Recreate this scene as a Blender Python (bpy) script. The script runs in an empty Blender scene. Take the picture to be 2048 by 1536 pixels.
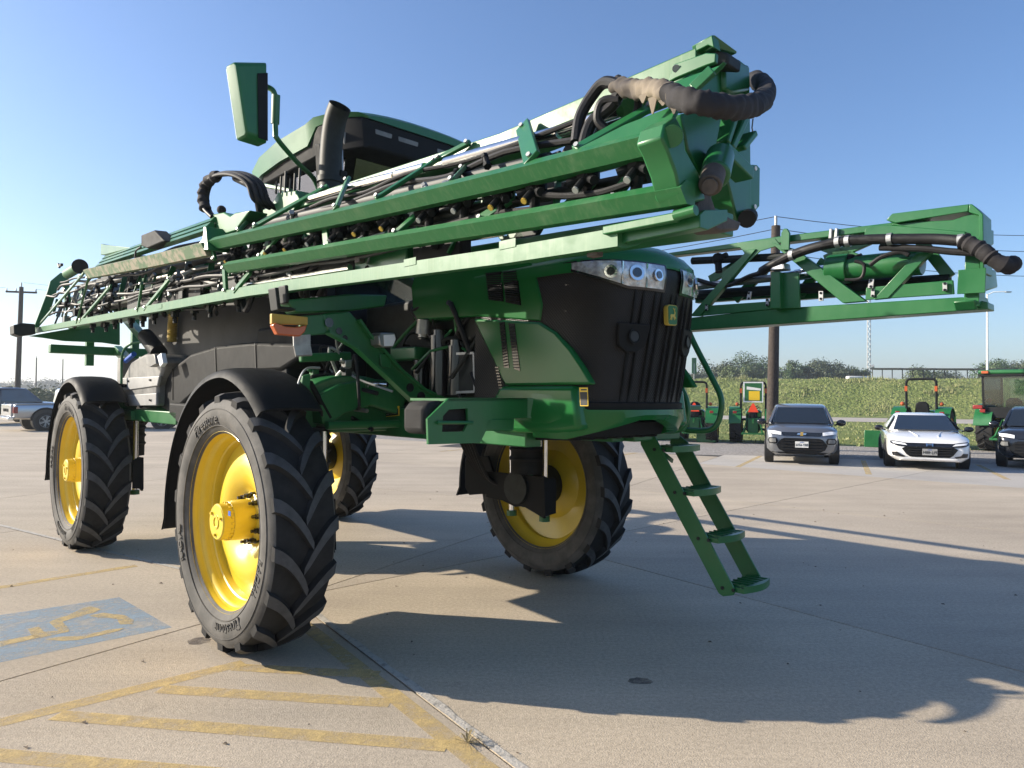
import bpy, bmesh, math, random
from mathutils import Vector, Matrix
PI = math.pi
R_ = math.radians
random.seed(7)
scene = bpy.context.scene
COL = scene.collection

# ---------------------------------------------------------------- camera
cam = bpy.data.cameras.new('camera')
cam.sensor_width = 36.0
cam.lens = 24.937
cam.clip_start = 0.05
cam.clip_end = 3000
camo = bpy.data.objects.new('camera', cam)
COL.objects.link(camo)
CAMH = 1.7127
pit, rol = 0.0178, 0.0098
fw = Vector((0, math.cos(pit), math.sin(pit)))
up0 = Vector((0, -math.sin(pit), math.cos(pit)))
rt0 = Vector((1, 0, 0))
rt = rt0 * math.cos(rol) + up0 * math.sin(rol)
up = up0 * math.cos(rol) - rt0 * math.sin(rol)
camo.matrix_world = Matrix(((rt.x, up.x, -fw.x, 0), (rt.y, up.y, -fw.y, 0), (rt.z, up.z, -fw.z, CAMH), (0, 0, 0, 1)))
scene.camera = camo

# ---------------------------------------------------------------- light
SUN_EL = R_(22.5)
SHADOW_DIR = R_(-8.0)            # direction shadows fall on the ground, from +X towards +Y
tosun = Vector((-math.cos(SHADOW_DIR) * math.cos(SUN_EL), -math.sin(SHADOW_DIR) * math.cos(SUN_EL), math.sin(SUN_EL)))
world = bpy.data.worlds.new('World')
scene.world = world
world.use_nodes = True
wn = world.node_tree.nodes
wl = world.node_tree.links
for n in list(wn):
    wn.remove(n)
wo = wn.new('ShaderNodeOutputWorld')
bg = wn.new('ShaderNodeBackground')
sky = wn.new('ShaderNodeTexSky')
sky.sky_type = 'NISHITA'
sky.sun_disc = False
sky.sun_elevation = SUN_EL
sky.sun_rotation = math.atan2(tosun.x, tosun.y)
sky.altitude = 0
sky.air_density = 1.0
sky.dust_density = 1.0
sky.ozone_density = 3.0
bg.inputs['Strength'].default_value = 0.102
hs = wn.new('ShaderNodeHueSaturation')
hs.inputs['Saturation'].default_value = 1.08
tint = wn.new('ShaderNodeMix')
tint.data_type = 'RGBA'
tint.blend_type = 'MULTIPLY'
tint.inputs[0].default_value = 1.0
tint.inputs[7].default_value = (0.95, 0.97, 1.07, 1)
wl.new(sky.outputs[0], hs.inputs['Color'])
wl.new(hs.outputs[0], tint.inputs[6])
wl.new(tint.outputs[2], bg.inputs['Color'])
wl.new(bg.outputs[0], wo.inputs['Surface'])
sun = bpy.data.lights.new('sun', 'SUN')
sun.energy = 5.0
sun.angle = R_(0.5)
sun.color = (1.0, 0.895, 0.74)
suno = bpy.data.objects.new('sun', sun)
COL.objects.link(suno)
suno.rotation_euler = tosun.to_track_quat('Z', 'Y').to_euler()
suno.location = (-20, 5, 20)
vs = scene.view_settings
vs.view_transform = 'Standard'
vs.look = 'None'
vs.exposure = 0.96
vs.gamma = 1.0
scene.cycles.max_bounces = 6
scene.cycles.transparent_max_bounces = 12
scene.cycles.use_denoising = True

# ---------------------------------------------------------------- materials
MATS = {}
def mat(name, col, rough=0.5, metal=0.0, var=0.0, vscale=6.0, bump=0.0, bscale=60.0, coat=0.0, spec=0.5, col2=None, mask=(0.45, 0.6), emit=None, trans=0.0, alpha=None, detail=4.0, rvar=0.0):
    m = bpy.data.materials.new(name)
    m.use_nodes = True
    nt = m.node_tree
    b = nt.nodes['Principled BSDF']
    b.inputs['Base Color'].default_value = (*col, 1)
    b.inputs['Roughness'].default_value = rough
    b.inputs['Metallic'].default_value = metal
    b.inputs['Specular IOR Level'].default_value = spec
    b.inputs['Coat Weight'].default_value = coat
    b.inputs['Coat Roughness'].default_value = 0.12
    if trans:
        b.inputs['Transmission Weight'].default_value = trans
    if emit:
        b.inputs['Emission Color'].default_value = (*emit[:3], 1)
        b.inputs['Emission Strength'].default_value = emit[3]
    if alpha is not None:
        b.inputs['Alpha'].default_value = alpha
    if var or bump or col2 or rvar:
        tc = nt.nodes.new('ShaderNodeTexCoord')
        if var or col2 or rvar:
            n = nt.nodes.new('ShaderNodeTexNoise')
            n.inputs['Scale'].default_value = vscale
            n.inputs['Detail'].default_value = detail
            n.inputs['Roughness'].default_value = 0.62
            nt.links.new(tc.outputs['Object'], n.inputs['Vector'])
            r = nt.nodes.new('ShaderNodeValToRGB')
            if col2:
                r.color_ramp.elements[0].position = mask[0]
                r.color_ramp.elements[1].position = mask[1]
                r.color_ramp.elements[0].color = (*col, 1)
                r.color_ramp.elements[1].color = (*col2, 1)
            else:
                r.color_ramp.elements[0].position = 0.3
                r.color_ramp.elements[1].position = 0.7
                r.color_ramp.elements[0].color = (*[c * (1 - var) for c in col], 1)
                r.color_ramp.elements[1].color = (*[min(1, c * (1 + var)) for c in col], 1)
            nt.links.new(n.outputs['Fac'], r.inputs['Fac'])
            if var or col2:
                nt.links.new(r.outputs['Color'], b.inputs['Base Color'])
            if rvar:
                mr = nt.nodes.new('ShaderNodeMapRange')
                mr.inputs[1].default_value = 0.3
                mr.inputs[2].default_value = 0.7
                mr.inputs[3].default_value = max(0.03, rough - rvar)
                mr.inputs[4].default_value = min(1, rough + rvar)
                nt.links.new(n.outputs['Fac'], mr.inputs[0])
                nt.links.new(mr.outputs[0], b.inputs['Roughness'])
        if bump:
            n2 = nt.nodes.new('ShaderNodeTexNoise')
            n2.inputs['Scale'].default_value = bscale
            n2.inputs['Detail'].default_value = 3
            nt.links.new(tc.outputs['Object'], n2.inputs['Vector'])
            bp = nt.nodes.new('ShaderNodeBump')
            bp.inputs['Strength'].default_value = bump
            bp.inputs['Distance'].default_value = 0.01
            nt.links.new(n2.outputs['Fac'], bp.inputs['Height'])
            nt.links.new(bp.outputs[0], b.inputs['Normal'])
    MATS[name] = m
    return m

mat('green', (0.012, 0.120, 0.032), 0.38, coat=0.12, var=0.12, vscale=3, rvar=0.08)
mat('green_dusty', (0.016, 0.125, 0.036), 0.45, col2=(0.10, 0.19, 0.09), vscale=9, mask=(0.55, 1.0), rvar=0.1)
def streak(name, scale, c2, lo, hi):
    nt = MATS[name].node_tree
    tc = nt.nodes.new('ShaderNodeTexCoord'); mp = nt.nodes.new('ShaderNodeMapping')
    mp.inputs['Scale'].default_value = scale
    mp.inputs['Rotation'].default_value = (0, 0.35, 0)
    n = nt.nodes.new('ShaderNodeTexNoise'); n.inputs['Scale'].default_value = 1.0; n.inputs['Detail'].default_value = 5
    nt.links.new(tc.outputs['Object'], mp.inputs['Vector']); nt.links.new(mp.outputs[0], n.inputs['Vector'])
    mr = nt.nodes.new('ShaderNodeMapRange')
    mr.inputs[1].default_value = 0.5; mr.inputs[2].default_value = 0.75; mr.inputs[3].default_value = lo; mr.inputs[4].default_value = hi
    nt.links.new(n.outputs['Fac'], mr.inputs[0])
    b = nt.nodes['Principled BSDF']
    old = b.inputs['Base Color'].links[0].from_socket
    x = nt.nodes.new('ShaderNodeMix'); x.data_type = 'RGBA'
    nt.links.new(mr.outputs[0], x.inputs[0]); nt.links.new(old, x.inputs[6]); x.inputs[7].default_value = (*c2, 1)
    nt.links.new(x.outputs[2], b.inputs['Base Color'])
streak('green_dusty', (70, 30, 5), (0.13, 0.22, 0.11), 0.0, 0.30)
streak('green', (30, 30, 6), (0.04, 0.15, 0.05), 0.0, 0.25)
mat('green_panel', (0.010, 0.115, 0.025), 0.24, coat=0.0, spec=0.35, var=0.05, vscale=2)
mat('yellow', (0.66, 0.475, 0.03), 0.36, coat=0.25, var=0.08, vscale=4, rvar=0.08)
mat('dirty_scuff', (0.10, 0.17, 0.09), 0.7, col2=(0.30, 0.27, 0.20), vscale=9, mask=(0.45, 0.58), bump=0.15)
mat('black_plastic', (0.013, 0.014, 0.015), 0.6, var=0.25, vscale=8, bump=0.05, bscale=300, rvar=0.1, spec=0.12)
mat('black_gloss', (0.010, 0.010, 0.012), 0.18, coat=0.4)
mat('dark_metal', (0.014, 0.018, 0.017), 0.55, var=0.35, vscale=14, spec=0.3)
mat('hose', (0.014, 0.014, 0.015), 0.5, spec=0.25, var=0.3, vscale=20, bump=0.1, bscale=160)
mat('chrome', (0.75, 0.75, 0.74), 0.14, metal=1.0, rvar=0.06, vscale=10)
mat('steel', (0.33, 0.325, 0.31), 0.42, metal=0.9, var=0.2, vscale=12)
mat('galv', (0.36, 0.37, 0.37), 0.5, metal=0.7, var=0.2, vscale=20)
mat('rubber', (0.022, 0.022, 0.022), 0.8, spec=0.25, var=0.3, vscale=9, bump=0.12, bscale=90)
mat('rubber_side', (0.050, 0.048, 0.044), 0.78, col2=(0.115, 0.108, 0.096), vscale=6, mask=(0.4, 0.75), bump=0.1, bscale=70)
mat('rubber_lug_top', (0.055, 0.057, 0.060), 0.72, var=0.3, vscale=14, bump=0.15, bscale=120)  # lug tops, lighter and faintly bluer than the tread base
mat('tank_dark', (0.045, 0.046, 0.046), 0.6, var=0.2, vscale=4, spec=0.25)
mat('tank', (0.30, 0.30, 0.29), 0.5, var=0.15, vscale=4)
mat('tank_white', (0.62, 0.62, 0.60), 0.45, var=0.06, vscale=4)
mat('panel_grey', (0.13, 0.13, 0.125), 0.42, col2=(0.25, 0.245, 0.23), vscale=5, mask=(0.4, 0.7))
mat('canvas', (0.20, 0.165, 0.12), 0.85, col2=(0.05, 0.042, 0.038), vscale=4, mask=(0.38, 0.6), bump=0.5, bscale=18)
mat('canvas_dark', (0.016, 0.0145, 0.016), 0.85, var=0.4, vscale=6, bump=0.5, bscale=18)
mat('rust', (0.075, 0.062, 0.052), 0.75, var=0.3, vscale=20, bump=0.2, bscale=80)
mat('amber', (0.50, 0.10, 0.015), 0.3, coat=0.4)
mat('amber_yellow', (0.50, 0.32, 0.05), 0.4, var=0.08)
mat('head_lens', (0.34, 0.35, 0.37), 0.16, metal=0.55, coat=1.0, bump=0.5, bscale=45, col2=(0.65, 0.66, 0.68), vscale=16, mask=(0.42, 0.6))
mat('emblem_yellow', (0.55, 0.42, 0.08), 0.4)
mat('lamp_lens', (0.80, 0.82, 0.84), 0.12, coat=0.6, bump=0.3, bscale=120)
mat('white', (0.78, 0.78, 0.76), 0.5, var=0.04)
mat('label_white', (0.75, 0.74, 0.70), 0.5)
mat('label_black', (0.012, 0.012, 0.012), 0.5)
mat('label_yellow', (0.80, 0.52, 0.02), 0.5)
mat('label_red', (0.60, 0.03, 0.02), 0.5)
mat('red', (0.22, 0.012, 0.008), 0.35, coat=0.3)
mat('smv_red', (0.85, 0.07, 0.02), 0.4, emit=None)
mat('glass_dark', (0.012, 0.015, 0.016), 0.04, coat=1.0, spec=0.8)
mat('paint_grey', (0.20, 0.21, 0.225), 0.30, metal=0.6, coat=1.0, bump=0.02, bscale=900)
mat('paint_white', (0.78, 0.78, 0.77), 0.25, coat=1.0)
mat('paint_dark', (0.035, 0.037, 0.042), 0.22, metal=0.6, coat=1.0)
mat('paint_silver', (0.36, 0.38, 0.41), 0.28, metal=0.8, coat=1.0)
mat('wood', (0.045, 0.034, 0.027), 0.85, var=0.4, vscale=12, bump=0.3, bscale=30)
mat('wire', (0.03, 0.03, 0.03), 0.5)
mat('bark', (0.10, 0.075, 0.055), 0.9, var=0.35, vscale=10, bump=0.3, bscale=20)
mat('yellow_hose', (0.42, 0.30, 0.06), 0.5, var=0.1)
mat('blue', (0.02, 0.10, 0.45), 0.35)
mat('sealant', (0.44, 0.41, 0.36), 0.9, col2=(0.20, 0.19, 0.17), vscale=18, mask=(0.5, 0.68), bump=0.5, bscale=60)
mat('joint_dark', (0.035, 0.032, 0.028), 0.95, var=0.4, vscale=20)
mat('orange_lens', (0.42, 0.085, 0.02), 0.3, coat=0.3)
mat('leaf_a', (0.040, 0.078, 0.018), 0.6, var=0.45, vscale=0.6)
mat('leaf_b', (0.050, 0.070, 0.028), 0.6, var=0.4, vscale=0.6)
mat('leaf_c', (0.072, 0.102, 0.028), 0.6, var=0.4, vscale=0.6)

def glass_mat():
    m = bpy.data.materials.new('cab_glass')
    m.use_nodes = True
    nt = m.node_tree
    for n in list(nt.nodes):
        nt.nodes.remove(n)
    o = nt.nodes.new('ShaderNodeOutputMaterial')
    mix = nt.nodes.new('ShaderNodeMixShader')
    t = nt.nodes.new('ShaderNodeBsdfTransparent')
    t.inputs[0].default_value = (0.72, 0.80, 0.78, 1)
    g = nt.nodes.new('ShaderNodeBsdfGlossy')
    g.inputs['Roughness'].default_value = 0.03
    fr = nt.nodes.new('ShaderNodeFresnel')
    fr.inputs[0].default_value = 1.7
    nt.links.new(fr.outputs[0], mix.inputs[0])
    nt.links.new(t.outputs[0], mix.inputs[1])
    nt.links.new(g.outputs[0], mix.inputs[2])
    nt.links.new(mix.outputs[0], o.inputs[0])
    MATS['cab_glass'] = m
glass_mat()

# ---------------------------------------------------------------- mesh helpers
class MB:
    def __init__(s):
        s.v = []
        s.f = []
        s.mi = []
    def add(s, vs, fs, mi=0):
        o = len(s.v)
        s.v += [tuple(v) for v in vs]
        s.f += [tuple(i + o for i in f) for f in fs]
        s.mi += [mi] * len(fs)
        return s
    def hexa(s, p, mi=0):
        # p: 8 corners, bottom ring 0-3 then top ring 4-7
        return s.add(p, [(3, 2, 1, 0), (4, 5, 6, 7), (0, 1, 5, 4), (1, 2, 6, 5), (2, 3, 7, 6), (3, 0, 4, 7)], mi)
    def box(s, a, b, mi=0):
        (x0, y0, z0), (x1, y1, z1) = a, b
        x0, x1 = sorted((x0, x1)); y0, y1 = sorted((y0, y1)); z0, z1 = sorted((z0, z1))
        return s.hexa([(x0, y0, z0), (x1, y0, z0), (x1, y1, z0), (x0, y1, z0), (x0, y0, z1), (x1, y0, z1), (x1, y1, z1), (x0, y1, z1)], mi)
    def cbox(s, c, d, rot=None, mi=0):
        hx, hy, hz = d[0] / 2, d[1] / 2, d[2] / 2
        p = [Vector(q) for q in ((-hx, -hy, -hz), (hx, -hy, -hz), (hx, hy, -hz), (-hx, hy, -hz), (-hx, -hy, hz), (hx, -hy, hz), (hx, hy, hz), (-hx, hy, hz))]
        if rot is not None:
            p = [rot @ q for q in p]
        c = Vector(c)
        return s.hexa([q + c for q in p], mi)
    def loft(s, rings, closed=True, caps=True, mi=0):
        n = len(rings[0])
        vs = [v for r in rings for v in r]
        fs = []
        m = n if closed else n - 1
        for i in range(len(rings) - 1):
            for j in range(m):
                k = (j + 1) % n
                fs.append((i * n + j, i * n + k, (i + 1) * n + k, (i + 1) * n + j))
        if caps and closed:
            fs.append(tuple(range(n - 1, -1, -1)))
            fs.append(tuple((len(rings) - 1) * n + j for j in range(n)))
        return s.add(vs, fs, mi)
    def prism(s, poly, off, mi=0):
        # poly: 3D points of one face, off: extrusion vector
        off = Vector(off)
        a = [Vector(q) for q in poly]
        return s.loft([a, [q + off for q in a]], True, True, mi)
    def bar(s, a, b, w, h, upv=(0, 0, 1), mi=0):
        a, b = Vector(a), Vector(b)
        d = (b - a).normalized()
        u = Vector(upv)
        sd = d.cross(u)
        if sd.length < 1e-4:
            sd = d.cross(Vector((1, 0, 0)))
        sd.normalize()
        u = sd.cross(d).normalized()
        o = [sd * (w / 2) * i + u * (h / 2) * j for i, j in ((-1, -1), (1, -1), (1, 1), (-1, 1))]
        return s.loft([[a + q for q in o], [b + q for q in o]], True, True, mi)
    def sweep(s, pts, prof, upv=(0, 0, 1), mi=0, caps=True):
        # prof: list of (side, up) offsets, constant frame taken per segment
        pts = [Vector(q) for q in pts]
        rings = []
        for i, q in enumerate(pts):
            d = (pts[min(i + 1, len(pts) - 1)] - pts[max(i - 1, 0)]).normalized()
            sd = d.cross(Vector(upv)).normalized()
            u = sd.cross(d).normalized()
            rings.append([q + sd * a + u * b for a, b in prof])
        return s.loft(rings, True, caps, mi)
    def tube(s, pts, r, n=10, mi=0, caps=True):
        pts = [Vector(q) for q in pts]
        rs = r if isinstance(r, (list, tuple)) else [r] * len(pts)
        t0 = (pts[1] - pts[0]).normalized()
        a = t0.cross(Vector((0, 0, 1)))
        if a.length < 0.1:
            a = t0.cross(Vector((0, 1, 0)))
        a.normalize()
        rings = []
        for i, q in enumerate(pts):
            t = (pts[min(i + 1, len(pts) - 1)] - pts[max(i - 1, 0)]).normalized()
            a = (a - t * a.dot(t)).normalized()
            b = t.cross(a)
            rings.append([q + (a * math.cos(2 * PI * k / n) + b * math.sin(2 * PI * k / n)) * rs[i] for k in range(n)])
        return s.loft(rings, True, caps, mi)
    def lathe(s, prof, n=48, axis='y', c=(0, 0, 0), closed=False, mi=0):
        # prof: list of (r, o) radius and offset along the axis
        rings = []
        c = Vector(c)
        for k in range(n):
            a = 2 * PI * k / n
            ca, sa = math.cos(a), math.sin(a)
            if axis == 'y':
                rings.append([c + Vector((r * ca, o, r * sa)) for r, o in prof])
            elif axis == 'x':
                rings.append([c + Vector((o, r * ca, r * sa)) for r, o in prof])
            else:
                rings.append([c + Vector((r * ca, r * sa, o)) for r, o in prof])
        m = len(prof)
        vs = [v for r in rings for v in r]
        fs = []
        for k in range(n):
            k2 = (k + 1) % n
            for j in range(m - (0 if closed else 1)):
                j2 = (j + 1) % m
                fs.append((k * m + j, k2 * m + j, k2 * m + j2, k * m + j2))
        return s.add(vs, fs, mi)
    def ball(s, c, r, n=12, mi=0, sc=(1, 1, 1)):
        prof = [(max(1e-4, r * math.sin(PI * i / (n // 2))), -r * math.cos(PI * i / (n // 2))) for i in range(n // 2 + 1)]
        q = MB().lathe(prof, n, 'z')
        return s.add([(c[0] + v[0] * sc[0], c[1] + v[1] * sc[1], c[2] + v[2] * sc[2]) for v in q.v], q.f, mi)
    def cyl(s, a, b, r, n=16, mi=0, r2=None):
        return s.tube([a, b], [r, r if r2 is None else r2], n, mi)
    def mesh(s, name, mats, smooth=30):
        me = bpy.data.meshes.new(name)
        me.from_pydata(s.v, [], s.f)
        for m in mats:
            me.materials.append(MATS[m])
        if len(mats) > 1:
            me.polygons.foreach_set('material_index', s.mi)
        bm = bmesh.new()
        bm.from_mesh(me)
        bmesh.ops.recalc_face_normals(bm, faces=bm.faces)
        bm.to_mesh(me)
        bm.free()
        if smooth:
            me.polygons.foreach_set('use_smooth', [True] * len(me.polygons))
            me.set_sharp_from_angle(angle=R_(smooth))
        me.update()
        return me
    def build(s, name, mats, parent=None, bevel=0.0, smooth=30, loc=None):
        if isinstance(mats, str):
            mats = [mats]
        o = bpy.data.objects.new(name, s.mesh(name, mats, smooth))
        COL.objects.link(o)
        if parent:
            o.parent = parent
        if loc:
            o.location = loc
        if bevel:
            md = o.modifiers.new('bevel', 'BEVEL')
            md.width = bevel
            md.segments = 2
            md.limit_method = 'ANGLE'
            md.angle_limit = R_(40)
        return o

def tag(o, label=None, cat=None, group=None, kind=None):
    if label: o['label'] = label
    if cat: o['category'] = cat
    if group: o['group'] = group
    if kind: o['kind'] = kind
    return o
def empty(name, loc=(0, 0, 0), rz=0.0, parent=None):
    o = bpy.data.objects.new(name, None)
    COL.objects.link(o)
    o.location = loc
    o.rotation_euler = (0, 0, rz)
    o.empty_display_size = 0.1
    if parent: o.parent = parent
    return o
def copy_tree(o, parent=None):
    c = o.copy()
    COL.objects.link(c)
    c.parent = parent
    for ch in list(o.children):
        copy_tree(ch, c)
    return c
def smooth_path(pts, sub=6):
    # Catmull-Rom through the points
    P = [Vector(q) for q in pts]
    out = []
    for i in range(len(P) - 1):
        p0, p1, p2, p3 = P[max(i - 1, 0)], P[i], P[i + 1], P[min(i + 2, len(P) - 1)]
        for k in range(sub):
            t = k / sub
            out.append(0.5 * ((2 * p1) + (p2 - p0) * t + (2 * p0 - 5 * p1 + 4 * p2 - p3) * t * t + (3 * p1 - p0 - 3 * p2 + p3) * t ** 3))
    out.append(P[-1])
    return out
def text_mb(body, size, depth, center=True, mi=0, spacing=1.0):
    # letters as a mesh in the XY plane, extruded along Z
    cu = bpy.data.curves.new('t', 'FONT')
    cu.body = body
    cu.size = size
    cu.extrude = depth / 2
    cu.space_character = spacing
    cu.resolution_u = 3
    if center:
        cu.align_x = 'CENTER'
        cu.align_y = 'CENTER'
    ob = bpy.data.objects.new('t', cu)
    COL.objects.link(ob)
    dg = bpy.context.evaluated_depsgraph_get()
    me = bpy.data.meshes.new_from_object(ob.evaluated_get(dg))
    m = MB()
    m.add([v.co.copy() for v in me.vertices], [tuple(p.vertices) for p in me.polygons], mi)
    bpy.data.objects.remove(ob)
    bpy.data.curves.remove(cu)
    bpy.data.meshes.remove(me)
    return m
def xf(m, fn):
    m.v = [tuple(fn(Vector(v))) for v in m.v]
    return m
def frame_xf(m, o, ex, ey, ez):
    o, ex, ey, ez = Vector(o), Vector(ex), Vector(ey), Vector(ez)
    return xf(m, lambda v: o + ex * v.x + ey * v.y + ez * v.z)

# ---------------------------------------------------------------- ground
def concrete(name, base, dark, light, warm):
    m = bpy.data.materials.new(name)
    m.use_nodes = True
    nt = m.node_tree
    N, L = nt.nodes, nt.links
    b = N['Principled BSDF']
    b.inputs['Roughness'].default_value = 0.82
    b.inputs['Specular IOR Level'].default_value = 0.35
    geo = N.new('ShaderNodeNewGeometry')
    def noise(scale, detail=4, rough=0.6, vec=None):
        n = N.new('ShaderNodeTexNoise')
        n.inputs['Scale'].default_value = scale
        n.inputs['Detail'].default_value = detail
        n.inputs['Roughness'].default_value = rough
        L.new(vec or geo.outputs['Position'], n.inputs['Vector'])
        return n.outputs['Fac']
    def ramp(fac, p0, c0, p1, c1):
        r = N.new('ShaderNodeValToRGB')
        r.color_ramp.elements[0].position = p0
        r.color_ramp.elements[1].position = p1
        r.color_ramp.elements[0].color = (*c0, 1)
        r.color_ramp.elements[1].color = (*c1, 1)
        L.new(fac, r.inputs[0])
        return r.outputs[0]
    def mixc(a, bb, fac, mode='MIX'):
        x = N.new('ShaderNodeMix')
        x.data_type = 'RGBA'
        x.blend_type = mode
        if isinstance(fac, float):
            x.inputs[0].default_value = fac
        else:
            L.new(fac, x.inputs[0])
        L.new(a, x.inputs[6])
        L.new(bb, x.inputs[7])
        return x.outputs[2]
    # streaks run along the broomed direction
    mp = N.new('ShaderNodeMapping')
    mp.inputs['Rotation'].default_value = (0, 0, R_(-50))
    mp.inputs['Scale'].default_value = (0.18, 1.6, 1)
    L.new(geo.outputs['Position'], mp.inputs['Vector'])
    c = ramp(noise(0.35, 6, 0.65), 0.32, dark, 0.66, light)
    st = ramp(noise(0.9, 5, 0.65, mp.outputs[0]), 0.35, dark, 0.7, warm)
    c = mixc(c, st, 0.5)
    fine = ramp(noise(140, 2, 0.7), 0.30, (0.74, 0.735, 0.73), 0.66, (1.12, 1.115, 1.10))
    c = mixc(c, fine, 1.0, 'MULTIPLY')
    gr = ramp(noise(38, 3, 0.7), 0.35, (0.82, 0.82, 0.82), 0.65, (1.10, 1.10, 1.10))
    c = mixc(c, gr, 1.0, 'MULTIPLY')
    sp = ramp(noise(2.2, 6, 0.7), 0.63, (1, 1, 1), 0.78, (0.74, 0.72, 0.70))
    c = mixc(c, sp, 1.0, 'MULTIPLY')
    oi = N.new('ShaderNodeObjectInfo')
    tone = ramp(oi.outputs['Random'], 0.0, (0.93, 0.93, 0.94), 1.0, (1.06, 1.05, 1.03))
    c = mixc(c, tone, 1.0, 'MULTIPLY')
    L.new(c, b.inputs['Base Color'])
    # broom grooves and aggregate relief
    mp2 = N.new('ShaderNodeMapping')
    mp2.inputs['Rotation'].default_value = (0, 0, R_(-52))
    mp2.inputs['Scale'].default_value = (1.2, 26, 1)
    L.new(geo.outputs['Position'], mp2.inputs['Vector'])
    h1 = noise(1.0, 3, 0.6, mp2.outputs[0])
    h2 = noise(110, 2, 0.6)
    ad = N.new('ShaderNodeMath')
    ad.operation = 'MULTIPLY_ADD'
    L.new(h1, ad.inputs[0])
    ad.inputs[1].default_value = 0.9
    L.new(h2, ad.inputs[2])
    bp = N.new('ShaderNodeBump')
    bp.inputs['Strength'].default_value = 0.55
    bp.inputs['Distance'].default_value = 0.006
    L.new(ad.outputs[0], bp.inputs['Height'])
    L.new(bp.outputs[0], b.inputs['Normal'])
    MATS[name] = m
concrete('concrete', None, (0.36, 0.307, 0.238), (0.565, 0.488, 0.382), (0.555, 0.47, 0.36))
concrete('concrete_apron', None, (0.36, 0.335, 0.30), (0.54, 0.51, 0.46), (0.48, 0.455, 0.42))

def ground_mat(name, stops, scale, bump=0.6, bscale=40, bdist=0.02):
    m = bpy.data.materials.new(name)
    m.use_nodes = True
    nt = m.node_tree
    N, L = nt.nodes, nt.links
    b = N['Principled BSDF']
    b.inputs['Roughness'].default_value = 0.9
    b.inputs['Specular IOR Level'].default_value = 0.2
    geo = N.new('ShaderNodeNewGeometry')
    n = N.new('ShaderNodeTexNoise')
    n.inputs['Scale'].default_value = scale
    n.inputs['Detail'].default_value = 8
    n.inputs['Roughness'].default_value = 0.72
    L.new(geo.outputs['Position'], n.inputs['Vector'])
    r = N.new('ShaderNodeValToRGB')
    els = r.color_ramp.elements
    while len(els) < len(stops):
        els.new(0.5)
    for e, (p, c) in zip(els, stops):
        e.position = p
        e.color = (*c, 1)
    L.new(n.outputs['Fac'], r.inputs[0])
    L.new(r.outputs[0], b.inputs['Base Color'])
    n2 = N.new('ShaderNodeTexNoise')
    n2.inputs['Scale'].default_value = bscale
    n2.inputs['Detail'].default_value = 4
    L.new(geo.outputs['Position'], n2.inputs['Vector'])
    bp = N.new('ShaderNodeBump')
    bp.inputs['Strength'].default_value = bump
    bp.inputs['Distance'].default_value = bdist
    L.new(n2.outputs['Fac'], bp.inputs['Height'])
    L.new(bp.outputs[0], b.inputs['Normal'])
    MATS[name] = m
ground_mat('meadow', [(0.3, (0.09, 0.125, 0.03)), (0.5, (0.15, 0.18, 0.05)), (0.7, (0.22, 0.22, 0.08))], 0.5)
ground_mat('gravel', [(0.32, (0.16, 0.145, 0.13)), (0.5, (0.30, 0.28, 0.255)), (0.68, (0.46, 0.43, 0.40))], 14, 1.0, 22, 0.04)
ground_mat('road_concrete', [(0.3, (0.33, 0.30, 0.26)), (0.7, (0.46, 0.42, 0.37))], 0.3, 0.2)
ground_mat('bank', [(0.3, (0.11, 0.15, 0.04)), (0.5, (0.18, 0.215, 0.065)), (0.72, (0.27, 0.28, 0.11))], 0.35, 1.0, 3, 0.3)

def paint_mat(name, col, wear0, wear1, wscale):
    m = bpy.data.materials.new(name)
    m.use_nodes = True
    nt = m.node_tree
    N, L = nt.nodes, nt.links
    b = N['Principled BSDF']
    b.inputs['Roughness'].default_value = 0.75
    geo = N.new('ShaderNodeNewGeometry')
    n = N.new('ShaderNodeTexNoise')
    n.inputs['Scale'].default_value = wscale
    n.inputs['Detail'].default_value = 8
    n.inputs['Roughness'].default_value = 0.75
    L.new(geo.outputs['Position'], n.inputs['Vector'])
    mr = N.new('ShaderNodeMapRange')
    mr.inputs[1].default_value = 0.34
    mr.inputs[2].default_value = 0.62
    mr.inputs[3].default_value = wear0
    mr.inputs[4].default_value = wear1
    L.new(n.outputs['Fac'], mr.inputs[0])
    n3 = N.new('ShaderNodeTexNoise')
    n3.inputs['Scale'].default_value = 130
    n3.inputs['Detail'].default_value = 2
    L.new(geo.outputs['Position'], n3.inputs['Vector'])
    r = N.new('ShaderNodeValToRGB')
    r.color_ramp.elements[0].position = 0.3
    r.color_ramp.elements[1].position = 0.66
    r.color_ramp.elements[0].color = (*[c * 0.68 for c in col], 1)
    r.color_ramp.elements[1].color = (*[c * 1.12 for c in col], 1)
    L.new(n3.outputs['Fac'], r.inputs[0])
    L.new(r.outputs[0], b.inputs['Base Color'])
    L.new(mr.outputs[0], b.inputs['Alpha'])
    bp = N.new('ShaderNodeBump')
    bp.inputs['Strength'].default_value = 0.5
    bp.inputs['Distance'].default_value = 0.005
    L.new(n3.outputs['Fac'], bp.inputs['Height'])
    L.new(bp.outputs[0], b.inputs['Normal'])
    MATS[name] = m
paint_mat('line_yellow', (0.62, 0.455, 0.19), 0.15, 0.85, 7)
paint_mat('line_blue', (0.27, 0.39, 0.50), 0.15, 0.72, 5)
paint_mat('oil', (0.13, 0.105, 0.085), 0.1, 0.9, 9)

def sheet(name, polys, z, m, parent=None):
    mb = MB()
    for p in polys:
        mb.add([(x, y, z) for x, y in p], [tuple(range(len(p)))])
    o = mb.build(name, m, parent, smooth=0)
    return o

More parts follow.
